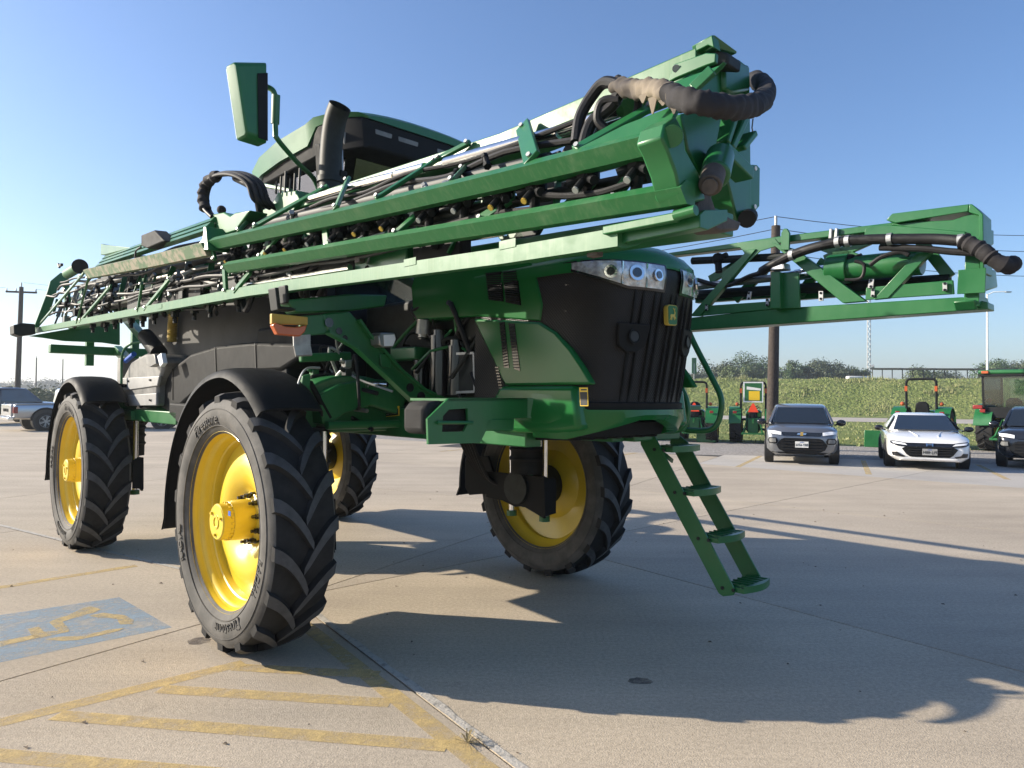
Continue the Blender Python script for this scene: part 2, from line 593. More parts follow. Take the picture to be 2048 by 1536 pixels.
tag(sheet('ground', [[(-900, -200), (900, -200), (900, 1500), (-900, 1500)]], -0.045, 'meadow'), kind='structure')
GE = [(-70, 62), (-40, 49), (-22, 38.5), (-5.2, 27.9), (3.9, 22.3), (7.2, 21.5), (13.7, 19.2), (40, 9)]   # concrete / gravel edge
GF = [(-70, 70), (-40, 55), (-22, 44), (-6, 33.2), (7.6, 28.8), (16, 25.2), (40, 15)]
tag(sheet('gravel_strip', [GE + GF[::-1]], -0.018, 'gravel'), kind='structure')
tag(sheet('road', [[(-160, 104), (15.0, 61.0), (60, 47.0), (160, 14), (160, 33), (60, 63.0), (15.5, 75.0), (-160, 118)]], -0.030, 'road_concrete'), kind='structure')

def clip(poly, pt, nrm):
    out = []
    for i in range(len(poly)):
        a, b = poly[i], poly[(i + 1) % len(poly)]
        da = (a[0] - pt[0]) * nrm[0] + (a[1] - pt[1]) * nrm[1]
        db = (b[0] - pt[0]) * nrm[0] + (b[1] - pt[1]) * nrm[1]
        if da >= 0:
            out.append(a)
        if (da >= 0) != (db >= 0):
            t = da / (da - db)
            out.append((a[0] + (b[0] - a[0]) * t, a[1] + (b[1] - a[1]) * t))
    return out
def split(polys, pt, ang, only=None):
    n = (-math.sin(ang), math.cos(ang))
    res = []
    for p in polys:
        for sgn in (1, -1):
            q = clip(p, pt, (n[0] * sgn, n[1] * sgn))
            if len(q) > 2:
                res.append(q)
    return res
pav = empty('pavement')
tag(pav, kind='structure')
sheet('joint_bed', [[(-70, -25), (45, -25), (45, 7.2)] + GE[::-1] + [(-70, 62)]], -0.0165, 'joint_dark', pav)
BIG = [(-70, -25), (46, -25)] + [(46, 6.9)] + GE[::-1][1:]
P0 = (-1.84, 6.0)
aC, aN, aT, aM = R_(-123.4), R_(-55.3), R_(62), R_(146.6)
def wedge(a0, a1):
    # polygon of BIG between ray a0 and ray a1, counter-clockwise
    q = clip(BIG, P0, (-math.sin(a0), math.cos(a0)))
    return clip(q, P0, (math.sin(a1), -math.cos(a1)))
W1 = [wedge(aC, aN)]
W2 = [wedge(aN, aT)]
W3 = [wedge(aT, aM)]
W4 = [wedge(aM, aC)]
for k in (1, 2, 3):
    W1 = split(W1, (-1.84 - 0.55 * 5.2 * k, 6.0 - 0.84 * 5.2 * k), aN)
W1 = split(W1, (4.6, -2.0), aC)
for pt in ((3.27, 12.3), (4.93, 18.66), (-2.0, 20.4 + 7), ):
    W2 = split(W2, pt, R_(-41.2))
W2 = split(W2, (4.23, 11.72), R_(43.2))
W2 = split(W2, (9.2, 8.0), R_(43.2))
W2 = split(W2, (-0.8, 16.8), R_(43.2))
W2 = split(W2, (2.9, 5.0), R_(-53))
for pt in ((-8.19, 11.4), (-13.5, 14.5), (-20, 18)):
    W3 = split(W3, pt, R_(66.0))
for pt in ((-3.0, 13.4), (-6, 20), (-9, 28)):
    W3 = split(W3, pt, R_(-31))
W4 = split(W4, (-6.2, 8.6), aC)
W4 = split(W4, (-10.5, 11.6), aC)
W4 = split(W4, (-5.6, 1.2), aM)
def inset(poly, d):
    # shrink a convex counter-clockwise polygon by d
    ar = sum(poly[i][0] * poly[(i + 1) % len(poly)][1] - poly[(i + 1) % len(poly)][0] * poly[i][1] for i in range(len(poly)))
    if ar < 0:
        poly = poly[::-1]
    q = list(poly)
    for i in range(len(poly)):
        a, b = poly[i], poly[(i + 1) % len(poly)]
        L = math.hypot(b[0] - a[0], b[1] - a[1])
        if L < 1e-6:
            continue
        n = (-(b[1] - a[1]) / L, (b[0] - a[0]) / L)
        q = clip(q, (a[0] + n[0] * d, a[1] + n[1] * d), n)
        if len(q) < 3:
            return []
    return q
for wi, W in enumerate((W1, W2, W3, W4)):
    for p in W:
        convex = True
        q = inset(p, 0.008)
        if len(q) < 3:
            q = p
        cx = sum(a[0] for a in q) / len(q); cy = sum(a[1] for a in q) / len(q)
        apron = wi == 1 and (0.66 * cx + 0.75 * cy) > 17.3
        mb = MB()
        n = len(q)
        mb.add([(x, y, 0) for x, y in q] + [(x, y, -0.015) for x, y in q], [tuple(range(n))] + [(i, (i + 1) % n, n + (i + 1) % n, n + i) for i in range(n)])
        mb.build('slab', 'concrete_apron' if apron else 'concrete', pav, smooth=0)
# pale repaired strip along the joint
for name, a, b in (('joint_sealant', (-9.5, 11.0), (-1.95, 6.08)), ('joint_sealant', (-1.75, 5.85), (3.0, -1.0))):
    a, b = Vector((*a, 0)), Vector((*b, 0))
    d = (b - a).normalized(); nn = Vector((-d.y, d.x, 0))
    L, R = [], []
    k = 60
    rnd = random.Random(3)
    for i in range(k + 1):
        q = a + (b - a) * i / k
        w0 = 0.008 + rnd.random() * 0.006; w1 = 0.055 + rnd.random() * 0.018
        L.append((q.x + nn.x * w0, q.y + nn.y * w0)); R.append((q.x + nn.x * w1, q.y + nn.y * w1))
    mb = MB()
    mb.add([(x, y, 0.004) for x, y in L] + [(x, y, 0.004) for x, y in R], [(i, i + 1, k + 2 + i, k + 1 + i) for i in range(k)])
    mb.build(name, 'sealant', pav, smooth=0)

def strip(a, b, w):
    a, b = Vector(a), Vector(b)
    d = (b - a).normalized(); n = Vector((-d.y, d.x)) * (w / 2)
    return [tuple(a + n), tuple(a - n), tuple(b - n), tuple(b + n)]
ZP = 0.0015
sheet('painted_line', [strip((-6.2, 4.30), (-3.71, 7.07), 0.11)], ZP, 'line_yellow', pav)
sheet('painted_line', [strip((-4.60, 1.93), (-1.69, 4.55), 0.115)], ZP, 'line_yellow', pav)
for a, b in (((-1.72, 4.475), (-0.80, 4.375)), ((-2.02, 4.135), (-0.66, 3.98)), ((-2.40, 3.79), (-0.30, 3.50)), ((-2.75, 3.42), (0.05, 3.03)), ((-3.2, 3.05), (0.4, 2.55))):
    sheet('painted_line', [strip(a, b, 0.115)], ZP + 0.0008, 'line_yellow', pav)
sheet('painted_line', [strip((-1.62, 5.44), (0.95, 1.80), 0.115)], ZP + 0.0004, 'line_yellow', pav)
sheet('painted_line', [strip((5.69, 17.86), (7.51, 21.4), 0.13)], ZP, 'line_yellow', pav)
sheet('painted_line', [strip((8.24, 16.37), (10.0, 20.2), 0.13)], ZP, 'line_yellow', pav)
sheet('painted_line', [strip((10.9, 15.6), (12.6, 19.2), 0.13)], ZP, 'line_yellow', pav)
sheet('painted_line', [strip((2.2, 19.6), (3.9, 22.1), 0.13)], ZP, 'line_yellow', pav)
sheet('painted_line', [strip((-2.2, 21.9), (-0.3, 24.6), 0.13)], ZP, 'line_yellow', pav)
sheet('accessible_stall_patch', [[(-4.55, 4.95), (-3.27, 5.97), (-2.47, 5.22), (-3.75, 4.02)]], 0.0012, 'line_blue', pav)
SYM = [
 [(-3.384, 5.668), (-3.353, 5.709), (-3.229, 5.633), (-3.234, 5.543), (-3.314, 5.384), (-3.334, 5.319), (-3.337, 5.216), (-3.425, 5.305), (-3.43, 5.376), (-3.394, 5.487)],
 [(-3.337, 5.216), (-3.334, 5.319), (-3.185, 5.164), (-3.152, 5.1), (-3.195, 5.056), (-3.263, 4.971), (-3.324, 5.095), (-3.236, 5.119)],
 [(-3.483, 5.156), (-3.43, 5.202), (-3.324, 5.095), (-3.263, 4.971), (-3.352, 5.009)],
 [(-3.358, 5.02), (-3.269, 4.981), (-3.417, 4.789), (-3.496, 4.899)],
 [(-3.239, 5.467), (-3.158, 5.545), (-3.06, 5.428), (-3.121, 5.422)],
 [(-3.158, 5.545), (-2.96, 5.488), (-2.967, 5.39), (-3.06, 5.428)],
 [(-2.96, 5.488), (-2.833, 5.376), (-2.787, 5.278), (-2.877, 5.269), (-2.967, 5.39)],
 [(-3.212, 4.936), (-3.156, 4.994), (-3, 5.02), (-2.981, 4.932), (-3.075, 4.91)],
 [(-3, 5.02), (-2.902, 5.151), (-2.802, 5.198), (-2.809, 5.132), (-2.899, 5.023), (-2.981, 4.932)],
]
sheet('accessible_symbol', SYM, 0.0025, 'line_yellow', pav)
def blob(c, rx, ry, ang, n=22, seed=1):
    r = random.Random(seed)
    out = []
    for i in range(n):
        t = 2 * PI * i / n
        k = 0.86 + r.random() * 0.28
        x, y = rx * k * math.cos(t), ry * k * math.sin(t)
        out.append((c[0] + x * math.cos(ang) - y * math.sin(ang), c[1] + x * math.sin(ang) + y * math.cos(ang)))
    return out
sheet('oil_stain', [blob((-2.149, 4.942), 0.085, 0.07, 0, seed=4)], 0.0012, 'oil', pav)
sheet('oil_stain', [blob((0.792, 4.323), 0.075, 0.05, 0, seed=9)], 0.0012, 'oil', pav)
mb = MB()
rr = random.Random(12)
for i in range(150):
    x = rr.uniform(-6, 6); y = rr.uniform(3.2, 13)
    s = rr.uniform(0.004, 0.012); a = rr.uniform(0, PI)
    ca, sa = math.cos(a) * s, math.sin(a) * s
    mb.add([(x - ca * 1.6, y - sa * 1.6, 0.003), (x + sa, y - ca, 0.004 + s * 0.5), (x + ca * 1.6, y + sa * 1.6, 0.003), (x - sa, y + ca, 0.005 + s * 0.7)], [(0, 1, 2, 3)])
tag(mb.build('leaf_litter', 'bark', smooth=0), 'tiny dark dry leaf bits scattered over the concrete', 'leaf litter', kind='stuff')
mb = MB()
for i in range(26):
    a = rr.uniform(0, 2 * PI); l = rr.uniform(0.05, 0.12); h = rr.uniform(0.01, 0.05)
    d = Vector((math.cos(a), math.sin(a), 0)); n = Vector((-d.y, d.x, 0)) * 0.0025
    c = Vector((*(-0.202, 3.534), 0.004))
    m1 = c + d * l * 0.55 + Vector((0, 0, h)); e = c + d * l + Vector((0, 0, h * 0.5))
    mb.add([c - n, c + n, m1 + n, m1 - n, e], [(0, 1, 2, 3), (3, 2, 4)])
mat('dry_grass', (0.22, 0.17, 0.075), 0.8, var=0.3, vscale=20)
tag(mb.build('weed', 'dry_grass', smooth=0), 'small dry weed sprouting from the pale joint beside yellow paint', 'weed')

# ================================================================ the sprayer
SP = empty('crop_sprayer', (-2.1498, 7.4274, 0), -0.8055)
tag(SP, 'tall green and yellow self-propelled crop sprayer with folded booms on the concrete lot', 'sprayer')
WB, TR = 2.092, 1.513           # half wheelbase, half track

# ---- wheel: outer side faces -y in the prototype
def lug(mb, th0, side, R=0.87, base=0.815):
    n = 7
    ring = []
    for i in range(n + 1):
        t = i / n
        o = side * (0.207 - 0.232 * t)
        th = th0 - 0.08 * t - 0.235 * (t ** 1.9)
        crown = R - 0.020 * (o / 0.2) ** 2 - (0.012 if i == 0 else 0)
        w = (0.042 - 0.007 * t - (0.012 if i == n else 0)) / R
        lo = base - (0.035 if i == 0 else 0.0)
        b = 1.25
        ring.append([(lo, th - w * b, o), (crown, th - w, o), (crown, th + w, o), (lo, th + w * b, o)])
    rr = [[(r * math.cos(a), o, r * math.sin(a)) for r, a, o in q] for q in ring]
    vs = [v for q in rr for v in q]
    side_f, top_f = [], []
    for i in range(n):
        for j in range(3):
            f = (i * 4 + j, i * 4 + j + 1, i * 4 + 5 + j, i * 4 + 4 + j)
            (top_f if j == 1 else side_f).append(f)
    side_f += [(0, 1, 2, 3), (n * 4, n * 4 + 1, n * 4 + 2, n * 4 + 3)]
    o = len(mb.v)
    mb.add(vs, side_f, 0)
    mb.add([], [tuple(i + o - len(mb.v) for i in f) for f in top_f], 2)
def tyre_mesh():
    mb = MB()
    prof = [(0.585, -0.165), (0.612, -0.192), (0.65, -0.212), (0.70, -0.224), (0.745, -0.222), (0.785, -0.212), (0.812, -0.19), (0.818, -0.12), (0.822, 0.0)]
    prof = prof + [(r, -o) for r, o in prof[::-1][1:]]
    n = 96
    m2 = MB().lathe(prof, n)
    k = len(prof)
    fi = []
    for a in range(n):
        for j in range(k - 1):
            fi.append(1 if j < 6 or j >= k - 7 else 0)
    o = len(mb.v)
    mb.v += m2.v; mb.f += m2.f; mb.mi += fi
    NL = 18
    for i in range(NL):
        lug(mb, 2 * PI * i / NL, -1)
        lug(mb, 2 * PI * (i + 0.5) / NL, 1)
    # ribs on the sidewall
    for s in (-1, 1):
        for r in (0.640, 0.752):
            mb.lathe([(r - 0.004, s * 0.205), (r - 0.002, s * (0.2125 if r < 0.7 else 0.2245)), (r + 0.002, s * (0.2125 if r < 0.7 else 0.2245)), (r + 0.004, s * 0.205)], n, mi=1)
    return mb.mesh('tyre', ['rubber', 'rubber_side', 'rubber_lug_top'], 35)
def arc_text(mb, body, size, r0, ang, o, side, mi=0):
    t = text_mb(body, size, 0.008, spacing=1.05)
    def f(v):
        a = ang - side * 0 - v.x / r0
        r = r0 + v.y
        return Vector((r * math.cos(a), o - v.z, r * math.sin(a)))
    xf(t, f)
    mb.add(t.v, t.f, mi)
def letters_mesh():
    mb = MB()
    arc_text(mb, 'Firestone', 0.105, 0.688, R_(108), -0.2235, 1)
    arc_text(mb, 'RADIAL', 0.075, 0.690, R_(-22), -0.2235, 1)
    arc_text(mb, 'Firestone', 0.105, 0.688, R_(288), -0.2235, 1)
    arc_text(mb, 'RADIAL', 0.075, 0.690, R_(200), -0.2235, 1)
    return mb.mesh('lettering', ['rubber_side'], 30)
def rim_mesh():
    mb = MB()
    # barrel and dished disc
    mb.lathe([(0.600, -0.182), (0.608, -0.178), (0.606, -0.168), (0.590, -0.166), (0.583, -0.150), (0.580, -0.120), (0.560, -0.105), (0.552, -0.090), (0.549, -0.050), (0.532, -0.040), (0.525, -0.010), (0.525, 0.06), (0.552, 0.09), (0.575, 0.115), (0.583, 0.150), (0.59, 0.166), (0.608, 0.178), (0.600, 0.182), (0.60, 0.17), (0.588, 0.14), (0.563, 0.10), (0.537, 0.06), (0.537, -0.03), (0.561, -0.10), (0.592, -0.14), (0.600, -0.17)], 72, closed=True)
    mb.lathe([(0.531, 0.005), (0.47, -0.008), (0.43, -0.028), (0.385, -0.050), (0.33, -0.052), (0.27, -0.035), (0.22, 0.0), (0.19, 0.028), (0.16, 0.034), (0.0005, 0.034)], 64)
    mb.lathe([(0.531, 0.017), (0.43, 0.0), (0.33, -0.03), (0.22, 0.03), (0.0005, 0.05)], 48)
    return mb.mesh('wheel', ['yellow'], 40)
def hub_mesh():
    mb = MB()
    mb.lathe([(0.0005, -0.222), (0.030, -0.222), (0.032, -0.228), (0.045, -0.228), (0.048, -0.222), (0.112, -0.222), (0.120, -0.214), (0.122, -0.150), (0.130, -0.146), (0.134, -0.10), (0.134, -0.005), (0.150, 0.0), (0.172, 0.012), (0.172, 0.045)], 40)
    for k in range(20):
        a = 2 * PI * k / 20
        mb.cyl((0.123 * math.cos(a), -0.150, 0.123 * math.sin(a)), (0.123 * math.cos(a), -0.168, 0.123 * math.sin(a)), 0.0075, 6)
    for a in (0.4, 2.5, 4.6):
        mb.cyl((0.085 * math.cos(a), -0.22, 0.085 * math.sin(a)), (0.085 * math.cos(a), -0.236, 0.085 * math.sin(a)), 0.011, 6)
    return mb.mesh('hub', ['yellow'], 30)
def nut_mesh():
    mb = MB()
    mb.cyl((0, 0.02, 0), (0, -0.035, 0), 0.019, 6)
    mb.cyl((0, -0.03, 0), (0, -0.06, 0), 0.011, 8)
    mb.cyl((0, 0.02, 0), (0, -0.008, 0), 0.025, 10)
    return mb.mesh('wheel_nut', ['black_gloss'], 30)
ME_T, ME_L, ME_R, ME_H, ME_N = tyre_mesh(), letters_mesh(), rim_mesh(), hub_mesh(), nut_mesh()
def link(name, me, parent, loc=(0, 0, 0), rot=(0, 0, 0)):
    o = bpy.data.objects.new(name, me)
    COL.objects.link(o)
    o.parent = parent
    o.location = loc
    o.rotation_euler = rot
    return o
for i, (sx, sy) in enumerate(((1, -1), (-1, -1), (1, 1), (-1, 1))):
    w = link('wheel', ME_R, SP, (sx * WB, sy * TR, 0.862), (0, 0, 0 if sy < 0 else PI))
    spin = (0.10, 0.32, 0.2, 0.05)[i]
    t = link('tyre', ME_T, w, rot=(0, spin if sy < 0 else spin, 0))
    if sy > 0:
        t.rotation_euler = (0, spin, 0)
        t.scale = (-1, 1, 1)
    link('lettering', ME_L, w, rot=(0, 0.0 if sx > 0 else 0.5, 0))
    link('hub', ME_H, w)
    for k in range(10):
        a = 2 * PI * (k + 0.35) / 10
        link('wheel_nut', ME_N, w, (0.158 * math.cos(a), 0.012, 0.158 * math.sin(a)))
mb = MB().cbox((2.314, -1.738, 0.947), (0.035, 0.002, 0.03)).build('hub_sticker', 'blue', SP)

# ---- fenders
def fender(cx, cy, r, a0, a1, half, name='fender', drop=0.0):
    prof = [(-half, -0.055), (-half + 0.015, -0.012), (-half + 0.05, 0.004), (-half * 0.5, 0.014), (0, 0.018), (half * 0.5, 0.014), (half - 0.05, 0.004), (half - 0.015, -0.012), (half, -0.055),
            (half - 0.012, -0.055), (half - 0.03, -0.014), (0, 0.0), (-half + 0.03, -0.014), (-half + 0.012, -0.055)]
    rings = []
    n = 30
    for i in range(n + 1):
        a = a0 + (a1 - a0) * i / n
        k_ = max(0.0, (a - R_(90)) / R_(96))
        rings.append((a, r + 0.12 * k_ ** 1.4 - 0.06 * max(0.0, (R_(90) - a) / R_(38))))
    R2 = []
    for a, rad in rings:
        R2.append([(cx + (rad + dz) * math.cos(a), cy + dy, 0.862 + (rad + dz) * math.sin(a)) for dy, dz in prof])
    if drop:
        a = a1
        R2.append([(cx + (r + 0.12 + dz) * math.cos(a) - 0.05, cy + dy, 0.862 + (r + 0.12 + dz) * math.sin(a) - drop) for dy, dz in prof])
    mb = MB().loft(R2)
    return mb.build(name, 'black_plastic', SP, smooth=50)
for sx in (1, -1):
    for sy in (-1, 1):
        f = fender(sx * WB - 0.01, sy * 1.49, 1.015, R_(52), R_(186), 0.225, drop=0.10)
        for dx, z in ((0.25, 1.81), (-0.45, 1.70)):
            MB().tube([(sx * WB + dx, sy * 1.05, 1.55), (sx * WB + dx, sy * 1.2, z - 0.02), (sx * WB + dx, sy * 1.5, z)], 0.022, 8).build('fender_bracket', 'black_plastic', SP)

# ---- chassis
mb = MB()
for sy in (-1, 1):
    mb.box((-3.9, sy * 0.50, 1.40), (3.75, sy * 0.36, 1.62))
for x in (-3.4, -1.2, 0.4, 1.6, 3.2):
    mb.box((x, -0.36, 1.44), (x + 0.16, 0.36, 1.58))
mb.build('chassis_frame', 'green', SP, 0.008)
for sx in (1, -1):
    mb = MB()
    mb.box((sx * WB - 0.16, -1.0, 1.44), (sx * WB + 0.16, 1.0, 1.70))
    mb.build('axle_beam', 'green', SP, 0.02)
    for sy in (-1, 1):
        # arched leg from the frame down to the wheel motor
        mb = MB()
        pts = smooth_path([(sx * WB + 0.15, sy * 0.45, 1.66), (sx * WB + 0.08, sy * 0.85, 1.76), (sx * WB, sy * 1.12, 1.66), (sx * WB, sy * 1.20, 1.35), (sx * WB, sy * 1.20, 0.80)], 5)
        rg = []
        for i, q in enumerate(pts):
            t = (pts[min(i + 1, len(pts) - 1)] - pts[max(i - 1, 0)]).normalized()
            u = Vector((1, 0, 0)); v = t.cross(u).normalized()
            hw = 0.17 - 0.05 * i / len(pts); hh = 0.10
            rg.append([q + u * hw * a + v * hh * b for a, b in ((-1, -1), (1, -1), (1, 1), (-1, 1))])
        mb.loft(rg)
        mb.build('axle_leg', 'green' if sx > 0 else 'green', SP, 0.015, smooth=40)
        mb = MB()
        mb.cyl((sx * WB, sy * 1.13, 0.862), (sx * WB, sy * 1.47, 0.862), 0.19, 24)
        mb.cyl((sx * WB, sy * 1.02, 0.862), (sx * WB, sy * 1.14, 0.862), 0.15, 20)
        mb.build('wheel_motor', 'dark_metal', SP)
        mb = MB()
        mb.cyl((sx * WB + 0.06, sy * 1.12, 1.00), (sx * WB + 0.06, sy * 1.12, 1.48), 0.155, 20)
        for z in (1.14, 1.23, 1.32, 1.41):
            mb.lathe([(0.15, z - 0.03), (0.172, z), (0.15, z + 0.03)], 20, 'z', (sx * WB + 0.06, sy * 1.12, 0))
        mb.build('air_spring', 'rubber', SP)
        for dx in (-0.14, 0.29):
            mb = MB()
            mb.cyl((sx * WB + dx, sy * 1.12, 0.62), (sx * WB + dx, sy * 1.12, 1.46), 0.028, 12)
            mb.build('strut_rod', 'chrome', SP)
            mb = MB()
            mb.cyl((sx * WB + dx, sy * 1.12, 0.58), (sx * WB + dx, sy * 1.12, 0.63), 0.05, 12)
            mb.build('strut_foot', 'green', SP)
        mb = MB()
        y0, y1 = sy * 1.05, sy * 1.075
        x = sx * WB
        mb.prism([(x - 0.43, y0, 0.73), (x - 0.42, y0, 0.98), (x + 0.33, y0, 0.99), (x + 0.35, y0, 0.62), (x + 0.22, y0, 0.66), (x + 0.08, y0, 0.70), (x - 0.02, y0, 0.68), (x - 0.2, y0, 0.72)], (0, y1 - y0, 0))
        mb.prism([(x + 0.33, y0, 0.99), (x + 0.35, y0, 0.64), (x + 0.37, y0 + sy * 0.12, 0.66), (x + 0.37, y0 + sy * 0.12, 0.97)], (0.015, 0, 0))
        mb.build('strut_shield', 'black_plastic', SP)
        # hydraulic hoses to the wheel motor
        for k in range(5):
            d = 0.03 * k
            mb = MB()
            mb.tube(smooth_path([(x - 0.45 + d, sy * (0.62 + d), 1.55), (x - 0.55 + d, sy * (0.80 + d * 0.5), 1.30), (x - 0.50 + d * 1.2, sy * 1.0, 0.98 - d * 0.4), (x - 0.22, sy * 1.09, 0.86), (x - 0.05, sy * 1.12, 0.86)], 5), 0.016, 8)
            mb.build('hydraulic_hose', 'hose', SP)
# mud flap behind the far front wheel
mb = MB().prism([(1.156, 1.2, 1.072), (1.507, 1.2, 1.111), (1.698, 1.2, 0.763), (1.227, 1.2, 0.688), (1.161, 1.2, 0.76)], (0, 0.03, 0))
mb.build('mud_flap', 'black_plastic', SP, 0.006)
# front tie rod and steering cylinder
MB().cyl((WB + 0.30, -1.1, 1.50), (WB + 0.30, 1.1, 1.50), 0.03, 12).build('tie_rod', 'green', SP)
mb = MB().cyl((2.204, -0.85, 1.805), (2.351, -0.75, 1.799), 0.045, 14)
mb.build('steering_cylinder', 'green', SP)
MB().cyl((2.338, -0.75, 1.799), (2.477, -0.66, 1.792), 0.02, 12).build('cylinder_rod', 'chrome', SP)
MB().prism([(2.36, -1.138, 1.711), (2.36, -0.982, 1.791), (2.36, -0.735, 1.836), (2.36, -0.232, 1.805), (2.36, -0.122, 1.672), (2.36, -0.466, 1.656), (2.36, -0.732, 1.634), (2.36, -0.931, 1.584), (2.36, -1.057, 1.501), (2.36, -1.115, 1.509)], (-0.2, 0, 0)).build('axle_arch', 'green', SP, 0.012)

# ---- hood and nose
NP = [(3.30, -0.530), (3.80, -0.532), (4.06, -0.530), (4.17, -0.520), (4.265, -0.485), (4.335, -0.41), (4.39, -0.30), (4.425, -0.16), (4.438, 0.0)]
NP = NP + [(x, -y) for x, y in NP[::-1][1:]]
_cum = [0]
for i in range(1, len(NP)):
    _cum.append(_cum[-1] + math.hypot(NP[i][0] - NP[i - 1][0], NP[i][1] - NP[i - 1][1]))
def nose(s, z, off=0.0):
    # point on the nose surface; s = arc length from the centre line (negative = near side)
    d = s + _cum[-1] / 2
    d = max(0, min(_cum[-1] - 1e-6, d))
    i = max(k for k in range(len(_cum) - 1) if _cum[k] <= d)
    t = (d - _cum[i]) / (_cum[i + 1] - _cum[i])
    x = NP[i][0] * (1 - t) + NP[i + 1][0] * t
    y = NP[i][1] * (1 - t) + NP[i + 1][1] * t
    tx, ty = NP[i + 1][0] - NP[i][0], NP[i + 1][1] - NP[i][1]
    L = math.hypot(tx, ty)
    nx, ny = ty / L, -tx / L
    if nx < 0 and abs(y) < 0.51:
        nx, ny = -nx, -ny
    if abs(y) >= 0.51 and ny * y < 0:
        nx, ny = -nx, -ny
    k = max(0.0, (x - 3.9) / 0.55)
    x += 0.19 * k * (z - 2.2) - 1.3 * k * max(0, z - 2.42) ** 1.5
    return Vector((x + nx * off, y + ny * off, z))
def nose_patch(mb, s0, s1, z0f, z1f, off, ns=24, nz=8, mi=0, thick=0.0):
    rows = []
    for j in range(nz + 1):
        r = []
        for i in range(ns + 1):
            s = s0 + (s1 - s0) * i / ns
            z0 = z0f(s) if callable(z0f) else z0f
            z1 = z1f(s) if callable(z1f) else z1f
            r.append(nose(s, z0 + (z1 - z0) * j / nz, off))
        rows.append(r)
    mb.loft(rows, closed=False, caps=False, mi=mi)
SH = _cum[-1] / 2
m = bpy.data.materials.new('grille_mesh')
m.use_nodes = True
nt = m.node_tree
b = nt.nodes['Principled BSDF']
b.inputs['Roughness'].default_value = 0.30
b.inputs['Specular IOR Level'].default_value = 0.25
tc = nt.nodes.new('ShaderNodeTexCoord')
mp = nt.nodes.new('ShaderNodeMapping')
mp.inputs['Scale'].default_value = (1, 1, 1)
nt.links.new(tc.outputs['Object'], mp.inputs['Vector'])
wv = nt.nodes.new('ShaderNodeTexWave')
wv.bands_direction = 'Z'
wv.inputs['Scale'].default_value = 34
nt.links.new(mp.outputs[0], wv.inputs['Vector'])
wv2 = nt.nodes.new('ShaderNodeTexWave')
wv2.bands_direction = 'DIAGONAL'
wv2.inputs['Scale'].default_value = 30
nt.links.new(mp.outputs[0], wv2.inputs['Vector'])
mx = nt.nodes.new('ShaderNodeMath')
mx.operation = 'MULTIPLY'
nt.links.new(wv.outputs['Fac'], mx.inputs[0])
nt.links.new(wv2.outputs['Fac'], mx.inputs[1])
rp = nt.nodes.new('ShaderNodeValToRGB')
rp.color_ramp.elements[0].color = (0.014, 0.0135, 0.0135, 1)
rp.color_ramp.elements[1].color = (0.003, 0.003, 0.003, 1)
nt.links.new(mx.outputs[0], rp.inputs[0])
nt.links.new(rp.outputs[0], b.inputs['Base Color'])
bu = nt.nodes.new('ShaderNodeBump')
bu.inputs['Strength'].default_value = 0.5
bu.inputs['Distance'].default_value = 0.004
nt.links.new(mx.outputs[0], bu.inputs['Height'])
nt.links.new(bu.outputs[0], b.inputs['Normal'])
MATS['grille_mesh'] = m
mb = MB()
nose_patch(mb, -SH, SH, 1.66, 2.50, 0.0, 60, 14)
GR = mb.build('grille', 'grille_mesh', SP, smooth=40)
# ribs down the front of the grille
for s in (-0.29, -0.23, -0.14, -0.08, 0.01, 0.07, 0.16, 0.22, 0.31, 0.37, 0.46):
    mb = MB()
    rows = []
    for j in range(13):
        z = 1.68 + (2.33 - 1.68) * j / 12
        hw = 0.013
        dep = 0.013 * min(1, j / 2 + 0.2, (12 - j) / 2 + 0.2)
        rows.append([nose(s - hw, z, -0.01), nose(s - hw * 0.5, z, dep), nose(s + hw * 0.5, z, dep), nose(s + hw, z, -0.01)])
    mb.loft(rows)
    mb.build('rib', 'black_plastic', GR, smooth=30)
# bottom lip
mb = MB()
rows = []
for i in range(49):
    s = -0.90 + 1.80 * i / 48
    rows.append([nose(s, 1.635, -0.02), nose(s, 1.64, 0.02), nose(s, 1.68, 0.022), nose(s, 1.69, -0.01)])
mb.loft(rows)
mb.build('grille_lip', 'black_plastic', GR)
# hood top skin
mb = MB()
rings = []
for i in range(25):
    s = -SH + 2 * SH * i / 24
    p = nose(s, 2.50, 0.012)
    rings.append((p, i))
rows = []
sec = [(0.0, 0.0), (0.02, 0.045), (0.12, 0.085), (0.35, 0.13), (0.8, 0.15)]
prev = []
for (inx, dz) in sec:
    r = []
    for i in range(25):
        s = -SH + 2 * SH * i / 24
        p = nose(s, 2.50, 0.014)
        c = Vector((min(p.x, 3.95), 0, 0))
        d = Vector((c.x - p.x, -p.y, 0))
        q = Vector((p.x + d.x * inx * 0.6, p.y + d.y * inx, 2.485 + dz))
        r.append(q)
    rows.append(r)
rows.insert(0, [Vector((q.x, q.y, 2.43 if q.x < 4.2 else 2.475)) for q in rows[0]])
mb.loft(rows, closed=False, caps=False)
mb.add([q for q in rows[-1]], [tuple(range(len(rows[-1])))])
HOOD = mb.build('hood', 'green_panel', SP, smooth=50)
mb = MB()
mb.prism([(2.55, -0.50, 2.25), (2.55, 0.50, 2.25), (2.55, 0.50, 2.56), (2.55, 0, 2.64), (2.55, -0.50, 2.56)], (0.85, 0, 0))
mb.build('hood_rear', 'green_panel', SP, 0.04)
